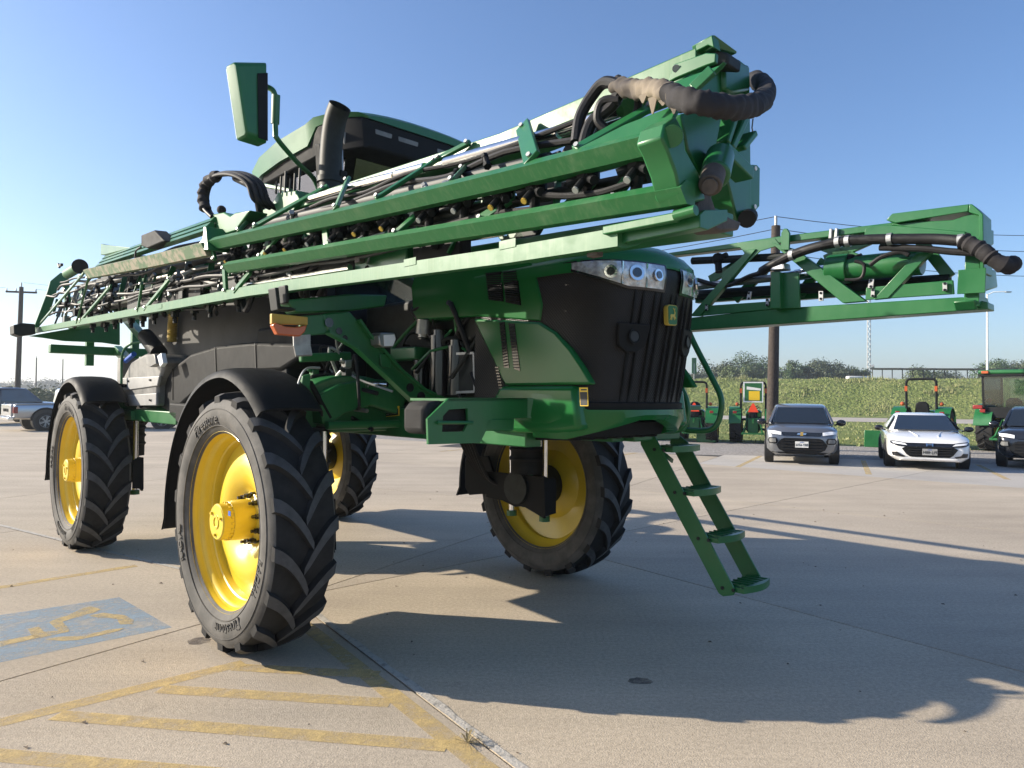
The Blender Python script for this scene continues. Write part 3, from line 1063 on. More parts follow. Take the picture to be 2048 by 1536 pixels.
# near and far upper side panels
for sy in (-1, 1):
    mb = MB()
    y = sy * 0.540
    pts = [(2.616, -0.54, 2.265), (2.586, -0.54, 2.506), (2.681, -0.54, 2.695), (3.804, -0.54, 2.608), (3.87, -0.54, 2.417), (3.917, -0.54, 2.268), (3.902, -0.54, 2.167), (3.357, -0.54, 2.235)]
    pts = [(a, y, c) for a, _, c in pts]
    mb.prism(pts, (0, -sy * 0.03, 0))
    SPN = mb.build('side_panel', 'green_panel', SP, 0.01, smooth=20)
    # louvred vents
    for k, (xa, xb) in enumerate(((975, 1004), (1008, 1040))):
        mv = MB()
        q = [(3.447, -0.543, 2.334), (3.415, -0.543, 2.513), (3.562, -0.543, 2.505), (3.584, -0.543, 2.312)] if k == 0 else [(3.607, -0.543, 2.304), (3.576, -0.543, 2.503), (3.703, -0.543, 2.494), (3.742, -0.543, 2.274)]
        q = [(a, sy * 0.5435, c) for a, _, c in q]
        mv.prism(q, (0, -sy * 0.004, 0))
        mv.build('vent_backing', 'black_gloss', SPN)
        n = 15
        a0, a1, b1, b0 = [Vector(v) for v in q]
        for i in range(n):
            t = (i + 0.5) / n
            l = a0.lerp(a1, t); r = b0.lerp(b1, t)
            ms = MB().bar(l + Vector((0.004, sy * 0.006, 0)), r + Vector((-0.004, sy * 0.006, 0)), 0.010, 0.006)
            ms.build('louvre', 'black_plastic', SPN)
    # lower curved panel
    mb = MB()
    pts = [(3.297, -0.553, 2.225), (3.906, -0.553, 2.16), (4.037, -0.553, 2.092), (4.154, -0.553, 1.988), (4.249, -0.553, 1.88), (4.319, -0.553, 1.784), (3.616, -0.553, 1.782), (3.583, -0.553, 1.817), (3.497, -0.553, 1.945)]
    pts = [(a, sy * 0.553, c) for a, _, c in pts]
    mb.prism(pts, (0, -sy * 0.05, 0))
    LPN = mb.build('lower_panel', 'green_panel', SP, 0.015, smooth=20)
    for q in ([(3.608, -0.556, 1.895), (3.563, -0.556, 2.18), (3.609, -0.556, 2.18), (3.654, -0.556, 1.89)], [(3.699, -0.556, 1.883), (3.645, -0.556, 2.171), (3.699, -0.556, 2.161), (3.752, -0.556, 1.87)]):
        q = [(a, sy * 0.5565, c) for a, _, c in q]
        mv = MB().prism(q, (0, -sy * 0.006, 0))
        mv.build('vent_backing', 'black_gloss', LPN)
        a0, a1, b1, b0 = [Vector(v) for v in q]
        for i in range(16):
            t = (i + 0.5) / 16
            MB().bar(a0.lerp(a1, t) + Vector((0, sy * 0.004, 0)), b0.lerp(b1, min(1, t + 0.04)) + Vector((0, sy * 0.004, 0)), 0.006, 0.004).build('louvre', 'black_plastic', LPN)
    # comb slots low on the panel
    for i in range(9):
        p = Vector((3.544, -0.556, 1.896)).lerp(Vector((3.588, -0.556, 1.747)), i / 8)
        MB().cbox((p.x, sy * 0.5555, p.z), (0.030, 0.008, 0.008)).build('slot', 'black_gloss', LPN)
# green apron under the nose
def apron_ring(s, zt, zb):
    o = 0.035
    return [nose(s, zt, -0.05), nose(s, zt, o), nose(s, (zt + zb) / 2, o + 0.01), nose(s, zb, o - 0.02), nose(s, zb, -0.06)]
mb = MB()
rows = []
for i in range(61):
    s = -0.94 + 1.88 * i / 60
    a = abs(s)
    zb = 1.58 - 0.11 * max(0, min(1, (a - 0.12) / 0.5))
    zt = 1.642
    if a > 0.50:
        zt = 1.642 + 0.09 * min(1, (a - 0.50) / 0.2)
    rows.append(apron_ring(s, zt, zb))
mb.loft(rows)
mb.build('nose_apron', 'green_panel', SP, smooth=40)
mb = MB()
for sy in (-1, 1):
    pts = [(a, sy * 0.566, c) for a, _, c in ((3.504, -0.556, 1.69), (3.573, -0.556, 1.782), (4.197, -0.556, 1.779), (4.237, -0.556, 1.529), (4.047, -0.556, 1.498), (3.735, -0.556, 1.49), (3.397, -0.556, 1.508), (3.41, -0.556, 1.592))]
    mb.prism(pts, (0, -sy * 0.12, 0))
mb.build('apron_side', 'green_panel', SP, 0.03)
mb = MB().prism([(3.2, -0.44, 1.44), (4.10, -0.44, 1.47), (4.14, -0.44, 1.56), (3.2, -0.44, 1.60)], (0, 0.88, 0))
for i in range(7):
    y = -0.39 + 0.13 * i
    mb.bar((3.3, y, 1.437), (4.09, y, 1.465), 0.05, 0.02)
mb.build('belly_shield', 'black_plastic', SP, 0.01)
# headlights: bezel, lens and lamps
for sg in (-1, 1):
    mb = MB()
    f0 = lambda s: 2.332 + 0.105 * max(0, min(1, (abs(s) - 0.34) / 0.34)) ** 1.2
    f1 = lambda s: 2.493
    nose_patch(mb, sg * 0.075, sg * 0.73, f0, f1, 0.012, 22, 4)
    HL = mb.build('headlight', 'black_gloss', SP, smooth=40)
    g0 = lambda s: f0(s) + 0.014
    g1 = lambda s: 2.484
    mb = MB()
    nose_patch(mb, sg * 0.095, sg * 0.67, g0, g1, 0.016, 22, 4)
    mb.build('lens', 'head_lens', HL, smooth=40)
    for s, r in ((0.16, 0.036), (0.31, 0.046), (0.46, 0.038)):
        c = nose(sg * s, 2.422, 0.016); d = (nose(sg * s, 2.432, 0.10) - c).normalized()
        mb = MB()
        mb.cyl(c, c + d * 0.008, r, 20)
        mb.build('lamp', 'chrome', HL)
        mb = MB()
        mb.cyl(c, c + d * 0.012, r * 0.62, 18)
        mb.build('bulb', 'glass_dark', HL)
    for s in (0.235, 0.39):
        mb = MB()
        a, b2 = nose(sg * s, g0(s), 0.02), nose(sg * s, 2.484, 0.02)
        mb.bar(a, b2, 0.012, 0.008)
        mb.build('divider', 'chrome', HL)
    # round lamp low in the grille
    mb = MB()
    rows = []
    for j, (hw, z) in enumerate(((0.03, 1.975), (0.09, 2.01), (0.10, 2.06), (0.105, 2.11), (0.105, 2.14))):
        rows.append([nose(sg * (0.275 + hw), z, -0.005), nose(sg * (0.275 + hw), z, 0.03), nose(sg * (0.275 - hw), z, 0.03), nose(sg * (0.275 - hw), z, -0.005)])
    mb.loft(rows)
    GL = mb.build('grille_lamp', 'black_plastic', SP, 0.006)
    c = nose(sg * 0.275, 2.065, 0.03); d = (nose(sg * 0.275, 2.065, 0.1) - c).normalized()
    mb = MB()
    mb.lathe([(0.044, -0.001), (0.044, 0.006), (0.034, 0.006), (0.030, -0.001)], 24, 'z')
    ex = Vector((0, 0, 1)).cross(d).normalized(); ey = d.cross(ex)
    frame_xf(mb, c, ex, ey, d).build('bezel', 'black_plastic', GL)
    mb = MB().cyl(c - d * 0.01, c + d * 0.003, 0.030, 20)
    mb.build('lens', 'label_black', GL)
# emblem: shield with a leaping deer
c = nose(0.0, 2.205, 0.036); d = (nose(0.0, 2.205, 0.2) - c).normalized()
ex = Vector((0, 0, 1)).cross(d).normalized(); ey = d.cross(ex)
def rrect(w, h, r, n=5, taper=1.0):
    out = []
    for cx, cy, a0 in ((w - r, h - r, 0), (-w + r, h - r, 90), (-w * taper + r, -h + r, 180), (w * taper - r, -h + r, 270)):
        for i in range(n + 1):
            a = R_(a0 + 90 * i / n)
            out.append((cx + r * math.cos(a), cy + r * math.sin(a)))
    return out
mb = MB().prism([(x, y, -0.03) for x, y in rrect(0.047, 0.060, 0.018, taper=0.9)], (0, 0, 0.030))
BAD = frame_xf(mb, c, ex, ey, d).build('emblem', 'emblem_yellow', SP)
mb = MB().prism([(x, y, 0) for x, y in rrect(0.0425, 0.0555, 0.016, taper=0.9)], (0, 0, 0.003))
frame_xf(mb, c, ex, ey, d).build('emblem_field', 'green', BAD)
deer = [[(-0.030, -0.006), (-0.020, 0.006), (0.004, 0.004), (0.014, 0.010), (0.018, 0.022), (0.030, 0.020), (0.024, 0.012), (0.022, -0.004), (0.010, -0.014), (-0.012, -0.012), (-0.026, -0.018)],
        [(0.012, -0.012), (0.020, -0.004), (0.034, -0.018), (0.030, -0.026)], [(0.004, -0.013), (0.012, -0.012), (0.022, -0.032), (0.016, -0.034)],
        [(-0.026, -0.018), (-0.016, -0.012), (-0.030, -0.034), (-0.036, -0.036)], [(-0.020, -0.014), (-0.010, -0.012), (-0.014, -0.036), (-0.020, -0.036)],
        [(0.016, 0.020), (0.020, 0.020), (0.014, 0.040), (0.010, 0.040)], [(0.012, 0.034), (0.015, 0.033), (0.022, 0.046), (0.018, 0.048)], [(0.010, 0.038), (0.014, 0.036), (0.002, 0.050), (-0.002, 0.048)]]
mb = MB()
for k, p in enumerate(deer):
    mb.prism([(x, y, 0.0025) for x, y in [(a_ * 0.85, b_ * 0.85) for a_, b_ in p]], (0, 0, 0.0022 + 0.0003 * k))
frame_xf(mb, c, ex, ey, d).build('emblem_deer', 'emblem_yellow', BAD)
# warning label on the apron
def label(name, quad, mats, bands, parent=None, nrm=(0, -1, 0)):
    q = [Vector(v) for v in quad]      # bl, br, tr, tl
    n = Vector(nrm)
    o = MB().prism([v + n * 0.001 for v in q], n * 0.002).build(name, mats[0], parent or SP, smooth=0)
    for (u0, u1, v0, v1, m) in bands:
        def pt(u, v):
            return q[0].lerp(q[1], u).lerp(q[3].lerp(q[2], u), v)
        MB().prism([pt(u0, v0) + n * 0.003, pt(u1, v0) + n * 0.003, pt(u1, v1) + n * 0.003, pt(u0, v1) + n * 0.003], n * 0.0015).build('label_print', m, o, smooth=0)
    return o
lines = [(0.14, 0.86, 0.08 + 0.085 * i, 0.115 + 0.085 * i, 'label_white') for i in range(8)]
label('warning_label', [(4.264, -0.585, 1.664), (4.322, -0.585, 1.665), (4.317, -0.585, 1.767), (4.256, -0.585, 1.767)], ['label_yellow'], [(0.07, 0.93, 0.04, 0.76, 'label_black'), (0.2, 0.9, 0.84, 0.92, 'label_black')])
label('warning_label', [(1.731, -0.515, 1.516), (1.913, -0.515, 1.53), (1.91, -0.515, 1.642), (1.736, -0.515, 1.631)], ['label_white'], [(0.08, 0.92, 0.36, 0.58, 'label_red'), (0.2, 0.8, 0.66, 0.9, 'label_black'), (0.15, 0.85, 0.1, 0.14, 'label_black'), (0.15, 0.85, 0.2, 0.24, 'label_black')])
label('warning_label', [(2.233, -0.515, 1.546), (2.425, -0.515, 1.563), (2.424, -0.515, 1.634), (2.231, -0.515, 1.623)], ['label_yellow'], [(0.05, 0.95, 0.06, 0.76, 'label_black'), (0.12, 0.8, 0.56, 0.60, 'label_white'), (0.12, 0.75, 0.4, 0.44, 'label_white'), (0.12, 0.8, 0.22, 0.26, 'label_white')])
label('serial_label', [(2.877, 0.4, 1.323), (2.943, 0.4, 1.326), (2.943, 0.4, 1.374), (2.876, 0.4, 1.37)], ['label_white'], [(0.1, 0.9, 0.6, 0.7, 'label_black'), (0.1, 0.9, 0.3, 0.4, 'label_black')])
label('serial_label', [(2.96, 0.4, 1.323), (3.03, 0.4, 1.328), (3.03, 0.4, 1.374), (2.959, 0.4, 1.37)], ['label_white'], [(0.1, 0.9, 0.6, 0.7, 'label_black'), (0.1, 0.9, 0.3, 0.4, 'label_black')])

# ---- engine bay behind the open side
mb = MB()
mb.box((1.75, -0.40, 1.62), (3.9, 0.40, 2.45))
mb.build('engine_block', 'dark_metal', SP, 0.03)
mb = MB()
for i, (x, r, h) in enumerate(((2.85, 0.075, 0.42), (3.04, 0.065, 0.34), (2.62, 0.06, 0.3))):
    mb.cyl((x, -0.47, 1.72), (x, -0.47, 1.72 + h), r, 16)
    mb.cyl((x, -0.47, 1.72 + h), (x, -0.47, 1.76 + h), r * 0.8, 16)
mb.build('oil_filter', 'black_gloss', SP)
mb = MB()
q = [(3.07, -0.5, 1.737), (3.279, -0.5, 1.744), (3.265, -0.5, 2.001), (3.055, -0.5, 2.002)]
mb.prism(q, (0, 0.12, 0))
mb.build('control_box', 'dark_metal', SP, 0.006)
for a, b2 in ((0, 1), (1, 2), (2, 3), (3, 0)):
    MB().bar(Vector(q[a]) + Vector((0, -0.008, 0)), Vector(q[b2]) + Vector((0, -0.008, 0)), 0.016, 0.016).build('box_frame', 'galv', SP)
rr = random.Random(5)
for k in range(16):
    x0 = rr.uniform(2.2, 3.3); z0 = rr.uniform(1.75, 2.45)
    pts = [(x0, -0.42, z0), (x0 + rr.uniform(-0.1, 0.25), -0.50 - rr.random() * 0.05, z0 + rr.uniform(-0.15, 0.15)), (x0 + rr.uniform(0.1, 0.4), -0.47, z0 + rr.uniform(-0.35, 0.2)), (x0 + rr.uniform(0.1, 0.5), -0.40, z0 + rr.uniform(-0.4, 0.3))]
    MB().tube(smooth_path(pts, 5), rr.choice((0.010, 0.014, 0.02)), 8).build('engine_hose', rr.choice(('hose', 'hose', 'dark_metal', 'green')), SP)
MB().cyl((2.696, -0.5, 2.262), (2.698, -0.5, 2.135), 0.045, 16).build('coolant_canister', 'steel', SP)
MB().cyl((2.763, -0.55, 2.253), (2.753, -0.55, 2.154), 0.05, 16, r2=0.055).build('coolant_cap', 'steel', SP)
mb = MB().cbox((2.45, -0.5, 2.02), (0.5, 0.16, 0.09))
mb.build('engine_bracket', 'green', SP, 0.01)

# ---- boom rest brace, cradle and lamps on the near side
YB = -1.02
BR = MB().prism([(2.85, -1.387, 2.219), (2.85, -1.203, 2.251), (2.85, -1.143, 2.198), (2.85, -1.071, 2.113), (2.85, -0.812, 1.886), (2.85, -0.621, 1.76), (2.85, -0.397, 1.677), (2.85, -0.441, 1.548), (2.85, -0.649, 1.641), (2.85, -0.932, 1.855), (2.85, -1.156, 2.023), (2.85, -1.361, 2.105)], (-0.08, 0, 0)).build('boom_rest_brace', 'green', SP, 0.012)
for a, b2 in (((2.865, -1.369, 2.104), (2.865, -1.165, 2.015)), ((2.865, -1.165, 2.015), (2.865, -0.941, 1.848)), ((2.865, -0.941, 1.848), (2.865, -0.66, 1.635)), ((2.865, -0.66, 1.635), (2.865, -0.453, 1.542)), ((2.865, -1.153, 2.197), (2.865, -1.08, 2.111)), ((2.865, -1.08, 2.111), (2.865, -0.822, 1.885)), ((2.865, -0.822, 1.885), (2.865, -0.632, 1.76)), ((2.865, -0.632, 1.76), (2.865, -0.409, 1.677))):
    MB().bar(a, b2, 0.016, 0.06, (1, 0, 0)).build('brace_flange', 'green', BR)
for c2, r in (((2.853, -1.353, 2.165), 0.030), ((2.853, -1.282, 2.117), 0.022), ((2.853, -1.238, 2.076), 0.018), ((2.853, -0.729, 1.768), 0.03), ((2.853, -0.635, 1.707), 0.034)):
    MB().cyl(c2, (c2[0] + 0.003, c2[1], c2[2]), r, 18).build('brace_hole', 'black_gloss', BR)
mb = MB()
mb.prism([(2.8, -1.615, 2.285), (2.8, -1.175, 2.369), (2.8, -0.886, 2.393), (2.8, -0.905, 2.316), (2.8, -1.173, 2.258), (2.8, -1.555, 2.211)], (-0.12, 0, 0))
mb.build('boom_cradle', 'green', SP, 0.01)
mb = MB()
for x in (548, 568):
    pass
mb.prism([(2.8, -1.686, 2.353), (2.8, -1.661, 2.356), (2.8, -1.646, 2.245), (2.8, -1.539, 2.246), (2.8, -1.549, 2.224), (2.8, -1.665, 2.219)], (-0.10, 0, 0))
mb.prism([(2.8, -1.623, 2.375), (2.8, -1.6, 2.378), (2.8, -1.589, 2.269), (2.8, -1.611, 2.267)], (-0.10, 0, 0))
mb.build('cradle_fork', 'dark_metal', SP, 0.006)
MB().prism([(2.84, -1.542, 2.191), (2.84, -1.357, 2.219), (2.84, -1.352, 2.094), (2.84, -1.534, 2.069)], (-0.03, 0, 0)).build('lamp_bracket', 'green', SP, 0.006)
ML = MB().prism([(2.88, -1.739, 2.124), (2.88, -1.74, 2.186), (2.88, -1.511, 2.185), (2.88, -1.51, 2.136)], (-0.03, 0, 0)).build('marker_lamp', 'amber_yellow', SP, 0.004)
MB().prism([(2.91, -1.746, 2.116), (2.91, -1.725, 2.132), (2.91, -1.672, 2.115), (2.91, -1.609, 2.114), (2.91, -1.529, 2.132), (2.91, -1.544, 2.089), (2.91, -1.576, 2.06), (2.91, -1.715, 2.062)], (-0.05, 0, 0)).build('amber_lens', 'amber', ML, 0.006)
MB().prism([(2.84, -1.583, 2.066), (2.84, -1.471, 2.086), (2.84, -1.47, 2.018), (2.84, -1.579, 2.006)], (-0.01, 0, 0)).build('bracket_plate', 'galv', SP)
MB().prism([(2.84, -1.579, 2.006), (2.84, -1.47, 2.018), (2.84, -1.456, 1.96), (2.84, -1.565, 1.949)], (-0.008, 0, -0.008)).build('bracket_plate', 'steel', SP)
WL = MB().prism([(2.94, -1.033, 2.039), (2.94, -1.041, 2.097), (2.94, -1.026, 2.12), (2.94, -0.918, 2.125), (2.94, -0.905, 2.086), (2.94, -0.928, 2.032), (2.94, -1.002, 2.024)], (-0.08, -0.02, 0)).build('work_lamp', 'steel', SP, 0.006)
MB().prism([(2.944, -1.001, 2.034), (2.944, -1.006, 2.105), (2.944, -0.924, 2.114), (2.944, -0.916, 2.085), (2.944, -0.935, 2.038)], (-0.004, 0, 0)).build('lens', 'lamp_lens', WL)
MB().prism([(2.87, -0.977, 1.897), (2.87, -0.986, 1.985), (2.87, -0.9, 1.996), (2.87, -0.898, 1.899)], (-0.03, 0, 0)).build('lamp_bracket', 'green', SP, 0.005)
MB().prism([(2.88, -0.957, 1.986), (2.88, -0.954, 2.033), (2.88, -0.911, 2.039), (2.88, -0.91, 1.989)], (-0.02, 0, 0)).build('lamp_stem', 'black_plastic', SP)
# bumper bracket ahead of the front wheel, with a window in it
BK = MB()
y = -1.06
o_ = [(3.85, -1.322, 1.457), (3.85, -1.33, 1.591), (3.85, -1.191, 1.699), (3.85, -0.588, 1.705), (3.85, -0.586, 1.586), (3.85, -0.873, 1.584), (3.85, -0.962, 1.451)]
i_ = [(3.85, -1.233, 1.52), (3.85, -1.227, 1.605), (3.85, -1.187, 1.64), (3.85, -1.056, 1.645), (3.85, -1.051, 1.565), (3.85, -1.08, 1.518)]
for quad in ([o_[0], o_[1], i_[1], i_[0]], [o_[1], o_[2], i_[2], i_[1]], [o_[2], o_[3], i_[3], i_[2]], [o_[3], o_[4], o_[5], i_[4], i_[3]], [o_[5], o_[6], i_[5], i_[4]], [o_[6], o_[0], i_[0], i_[5]]):
    BK.prism(quad, (-0.016, 0, 0))
BKO = BK.build('bumper_bracket', 'green', SP, smooth=0)
mb = MB()
mb.prism([o_[2], o_[3], (o_[3][0] - 0.35, o_[3][1], o_[3][2]), (o_[2][0] - 0.35, o_[2][1], o_[2][2])], (0, 0, -0.014))
mb.build('bracket_gusset', 'green', BKO)
MB().prism([o_[3], o_[4], (o_[4][0] + 0.05, o_[4][1] + 0.03, o_[4][2]), (o_[3][0] + 0.05, o_[3][1] + 0.03, o_[3][2])], (-0.2, 0.014, 0)).build('bracket_gusset', 'green', BKO)
MB().cyl((3.86, -1.272, 1.572), (3.86, -1.027, 1.567), 0.010, 8).build('bracket_pin', 'green', BKO)
mb = MB().prism([(3.8, -1.315, 1.509), (3.8, -1.316, 1.637), (3.8, -1.284, 1.682), (3.8, -1.168, 1.688), (3.8, -1.014, 1.658), (3.8, -0.994, 1.517), (3.8, -1.254, 1.502)], (-0.20, 0, 0))
mb.build('bumper_pad', 'rubber', SP, 0.03)
MB().prism([(3.85, -0.933, 1.517), (3.85, -0.907, 1.59), (3.85, -0.69, 1.587), (3.85, -0.697, 1.511)], (-0.2, 0, 0)).build('step_plate', 'green', SP, 0.01)

MB().prism([(-0.5, -1.2, 1.50), (0.1, -1.2, 1.32), (0.35, -1.2, 1.14), (1.2, -1.2, 1.08), (1.3, -1.2, 1.60), (-0.5, -1.2, 1.62)], (0, 0.4, 0)).build('hidden_side_box', 'black_plastic', SP, 0.02)  # unseen low box, added so the ground shadow has no lit gap
MB().box((1.22, -1.10, 1.12), (1.78, -0.84, 1.93)).build('shadow_filler', 'black_plastic', SP, 0.02)  # added box that blocks sun leaking through behind the front fender

# ================================================================ cab, exhaust, mirror, tank
def cab_ring(x, hw, zs, zc, th):
    n = 10
    top = [(x, -hw + 2 * hw * i / n, zs + (zc - zs) * (1 - abs(-1 + 2 * i / n) ** 2.4)) for i in range(n + 1)]
    bot = [(x, -hw * 0.97 + 2 * hw * 0.97 * i / n, zs - th) for i in range(n, -1, -1)]
    return top + bot
mb = MB()
mb.loft([cab_ring(x, hw, zs, zc, th) for x, hw, zs, zc, th in ((0.32, 0.60, 3.78, 3.80, 0.06), (0.36, 0.78, 3.80, 3.84, 0.10), (0.62, 0.83, 3.86, 3.96, 0.15), (1.0, 0.84, 3.91, 4.04, 0.17), (1.50, 0.84, 3.92, 4.06, 0.17), (1.62, 0.83, 3.95, 4.05, 0.07), (1.86, 0.76, 3.95, 4.02, 0.045), (2.02, 0.66, 3.93, 3.985, 0.03), (2.06, 0.60, 3.91, 3.955, 0.02))])
ROOF = mb.build('cab_roof', 'green', SP, smooth=35)
mb = MB()
mb.loft([[(x, -hw, z), (x, hw, z), (x, hw * 0.97, z - th), (x, -hw * 0.97, z - th)] for x, hw, z, th in ((0.40, 0.72, 3.72, 0.05), (0.6, 0.78, 3.73, 0.09), (1.5, 0.80, 3.77, 0.12), (1.64, 0.80, 3.88, 0.22), (1.88, 0.73, 3.905, 0.26), (2.03, 0.63, 3.90, 0.24), (2.05, 0.58, 3.885, 0.21))])
mb.build('roof_visor', 'black_plastic', ROOF, 0.012)
for k, (y0, y1) in enumerate(((-0.52, -0.36), (-0.30, -0.10), (0.10, 0.30), (0.36, 0.52))):
    xo = 2.055
    q = [(xo - 0.012, y0, 3.735), (xo - 0.012, y1, 3.735), (xo, y1, 3.825), (xo, y0, 3.825)]
    WL = MB().prism(q, (-0.03, 0, 0)).build('roof_lamp', 'panel_grey', ROOF, 0.006)
MB().prism([(1.70, -0.785, 3.69), (1.90, -0.70, 3.69), (1.91, -0.715, 3.79), (1.69, -0.80, 3.79)], (0, 0.02, 0)).build('roof_lamp', 'panel_grey', ROOF, 0.006)
# pillars
for x, y, x2, y2 in ((0.50, -0.68, 0.44, -0.70), (0.50, 0.68, 0.44, 0.70), (1.62, -0.66, 1.86, -0.88), (1.62, 0.66, 1.86, 0.62), (0.95, -0.69, 0.95, -0.71), (0.95, 0.69, 0.95, 0.71)):
    MB().bar((x, y, 2.40), (x2, y2, 3.66), 0.08, 0.08, (1, 0, 0)).build('cab_pillar', 'black_plastic', SP, 0.01)
mb = MB().box((0.45, -0.68, 2.05), (1.66, 0.68, 2.46))
mb.build('cab_base', 'black_plastic', SP, 0.03)
for q in ([(0.54, -0.705, 2.48), (1.60, -0.675, 2.48), (1.83, -0.645, 3.62), (0.49, -0.715, 3.62)], [(0.54, 0.705, 2.48), (1.60, 0.675, 2.48), (1.83, 0.645, 3.62), (0.49, 0.715, 3.62)],
          [(1.64, -0.62, 2.48), (1.64, 0.62, 2.48), (1.87, 0.58, 3.62), (1.87, -0.58, 3.62)], [(0.48, -0.64, 2.48), (0.48, 0.64, 2.48), (0.43, 0.66, 3.62), (0.43, -0.66, 3.62)]):
    a = Vector(q[1]) - Vector(q[0]); c = Vector(q[3]) - Vector(q[0]); n = a.cross(c).normalized() * 0.006
    MB().prism(q, n).build('cab_window', 'cab_glass', SP, smooth=0)
mb = MB().box((0.75, -0.28, 2.46), (1.2, 0.28, 2.95)).box((0.68, -0.26, 2.9), (0.82, 0.26, 3.5))
mb.build('driver_seat', 'black_plastic', SP, 0.05)
mb = MB().cyl((1.45, 0, 2.45), (1.32, 0, 3.0), 0.04, 10)
mb.tube([(1.30 + 0.06 * math.cos(a), 0.19 * math.sin(a), 3.02 + 0.16 * math.cos(a)) for a in [2 * PI * i / 20 for i in range(21)]], 0.015, 8)
mb.build('steering_wheel', 'black_plastic', SP)
# exhaust stack
ep = smooth_path([(2.141, -0.95, 3.08), (2.118, -0.95, 3.364), (2.141, -0.95, 3.602), (2.187, -0.95, 3.746), (2.249, -0.95, 3.824)], 5)
mb = MB()
mb.tube(ep, 0.082, 20, caps=False)
mb.tube([q for q in ep], 0.075, 20, caps=False)
mb.build('exhaust_pipe', 'dark_metal', SP)
MB().cyl(ep[0] - Vector((0, 0, 0.5)), ep[3], 0.094, 20).build('exhaust_base', 'dark_metal', SP)
MB().cyl(Vector(ep[4]) - Vector((0, 0, 0.02)), Vector(ep[4]) + Vector((0, 0, 0.02)), 0.096, 20).build('exhaust_clamp', 'dark_metal', SP)
MB().tube([(2.177, -0.88, 3.367), (2.165, -0.88, 3.539)], 0.008, 8).build('antenna', 'galv', SP)
MB().cbox((2.17, -0.88, 3.35), (0.06, 0.06, 0.06)).build('antenna_base', 'black_plastic', SP, 0.01)
# mirror on its arm
ma = [Vector(q) for q in ((2.05, -1.658, 3.977), (2.05, -1.425, 4.052), (2.05, -1.415, 3.476), (2.05, -1.573, 3.484))]
ctr = sum(ma, Vector()) / 4
back = [q + Vector((-0.08, -0.02, -0.01)) for q in ma]
mb = MB().loft([[ctr + (q - ctr) * 0.90 + Vector((0.03, 0, 0)) for q in ma], [q + Vector((0.005, 0, 0)) for q in ma], back])
MIR = mb.build('mirror', 'green', SP, 0.012)
MB().prism([ctr + (q - ctr) * 0.94 + Vector((-0.083, -0.02, -0.01)) for q in ma], (-0.004, 0, 0)).build('mirror_glass', 'chrome', MIR)
gq = [Vector(q) for q in ((2.05, -1.503, 3.938), (2.05, -1.427, 3.966), (2.05, -1.419, 3.486), (2.05, -1.488, 3.492))]
MB().prism([q + Vector((0.034, 0, 0)) for q in gq], (0.006, 0, 0)).build('mirror_pad', 'black_plastic', MIR, 0.004)
MB().tube(smooth_path([(1.969, -1.4, 3.918), (2.02, -1.36, 3.886), (2.027, -1.34, 3.832)], 4), 0.020, 10).build('mirror_bracket', 'green', MIR)
MB().cyl((2.035, -1.34, 3.851), (2.005, -1.33, 3.654), 0.030, 12).build('arm_sleeve', 'green', MIR)
MB().tube(smooth_path([(2.028, -1.34, 3.817), (2.014, -1.33, 3.6), (2.014, -1.31, 3.541), (1.9, -1.1, 3.454), (1.745, -0.88, 3.412), (1.734, -0.82, 3.292)], 5), 0.019, 10).build('mirror_arm', 'green', MIR)
# solution tank and rear tank fairing
def rbox_rings(x0, x1, y0, y1, z0, z1, r, n=6):
    rings = []
    for x, k in ((x0, 0.88), (x0 + r, 1.0), ((x0 + x1) / 2, 1.02), (x1 - r, 1.0), (x1, 0.88)):
        cy, cz = (y0 + y1) / 2, (z0 + z1) / 2
        hy, hz = (y1 - y0) / 2 * k, (z1 - z0) / 2 * k
        ring = []
        for sy, sz, a0 in ((1, 1, 0), (-1, 1, 90), (-1, -1, 180), (1, -1, 270)):
            for i in range(n):
                a = R_(a0 + 90 * i / (n - 1))
                ring.append((x, cy + sy * (hy - r) + r * math.cos(a), cz + sz * (hz - r) + r * math.sin(a)))
        rings.append(ring)
    return rings
TK = MB().loft(rbox_rings(-2.3, 0.95, -0.93, 0.93, 1.72, 3.05, 0.22)).build('solution_tank', 'tank_dark', SP, smooth=45)
MB().loft(rbox_rings(-1.2, 0.3, -0.80, 0.80, 2.75, 3.22, 0.18)).build('tank_dome', 'tank_white', TK, smooth=45)
mb = MB()
mb.tube([(-1.007, -1, 2.538), (-1.063, -1, 2.436), (-1.054, -1, 2.266)], 0.045, 14)
for i in range(14):
    p = Vector((-1.038, -1, 2.54)).lerp(Vector((-1.054, -1, 2.266)), i / 13)
    mb.lathe([(0.044, -0.008), (0.052, 0), (0.044, 0.008)], 14, 'z', p)
mb.build('suction_hose', 'yellow_hose', SP)
# black arch fairing above and behind the front wheel
prof = [(-1.141, -1.12, 1.609), (-0.994, -1.12, 1.798), (-0.66, -1.12, 1.972), (-0.184, -1.12, 2.091), (0.426, -1.12, 2.14), (1.161, -1.12, 2.14), (1.944, -1.12, 2.094), (2.025, -1.12, 1.98), (1.708, -1.12, 1.891), (0.973, -1.12, 1.893), (0.323, -1.12, 1.836), (-0.268, -1.12, 1.649), (-0.707, -1.12, 1.494)]
mb = MB().prism(prof, (0, 0.35, 0))
mb.build('tank_fairing', 'black_plastic', SP, 0.03)
PB = MB().prism([(-2.068, -1.2, 1.562), (-2.087, -1.2, 1.859), (-1.745, -1.2, 2.066), (-1.264, -1.2, 2.131), (-0.758, -1.2, 2.108), (-0.636, -1.2, 2.033), (-0.862, -1.2, 1.796), (-0.881, -1.2, 1.582)], (0, 0.4, 0)).build('load_station', 'panel_grey', SP, 0.03)
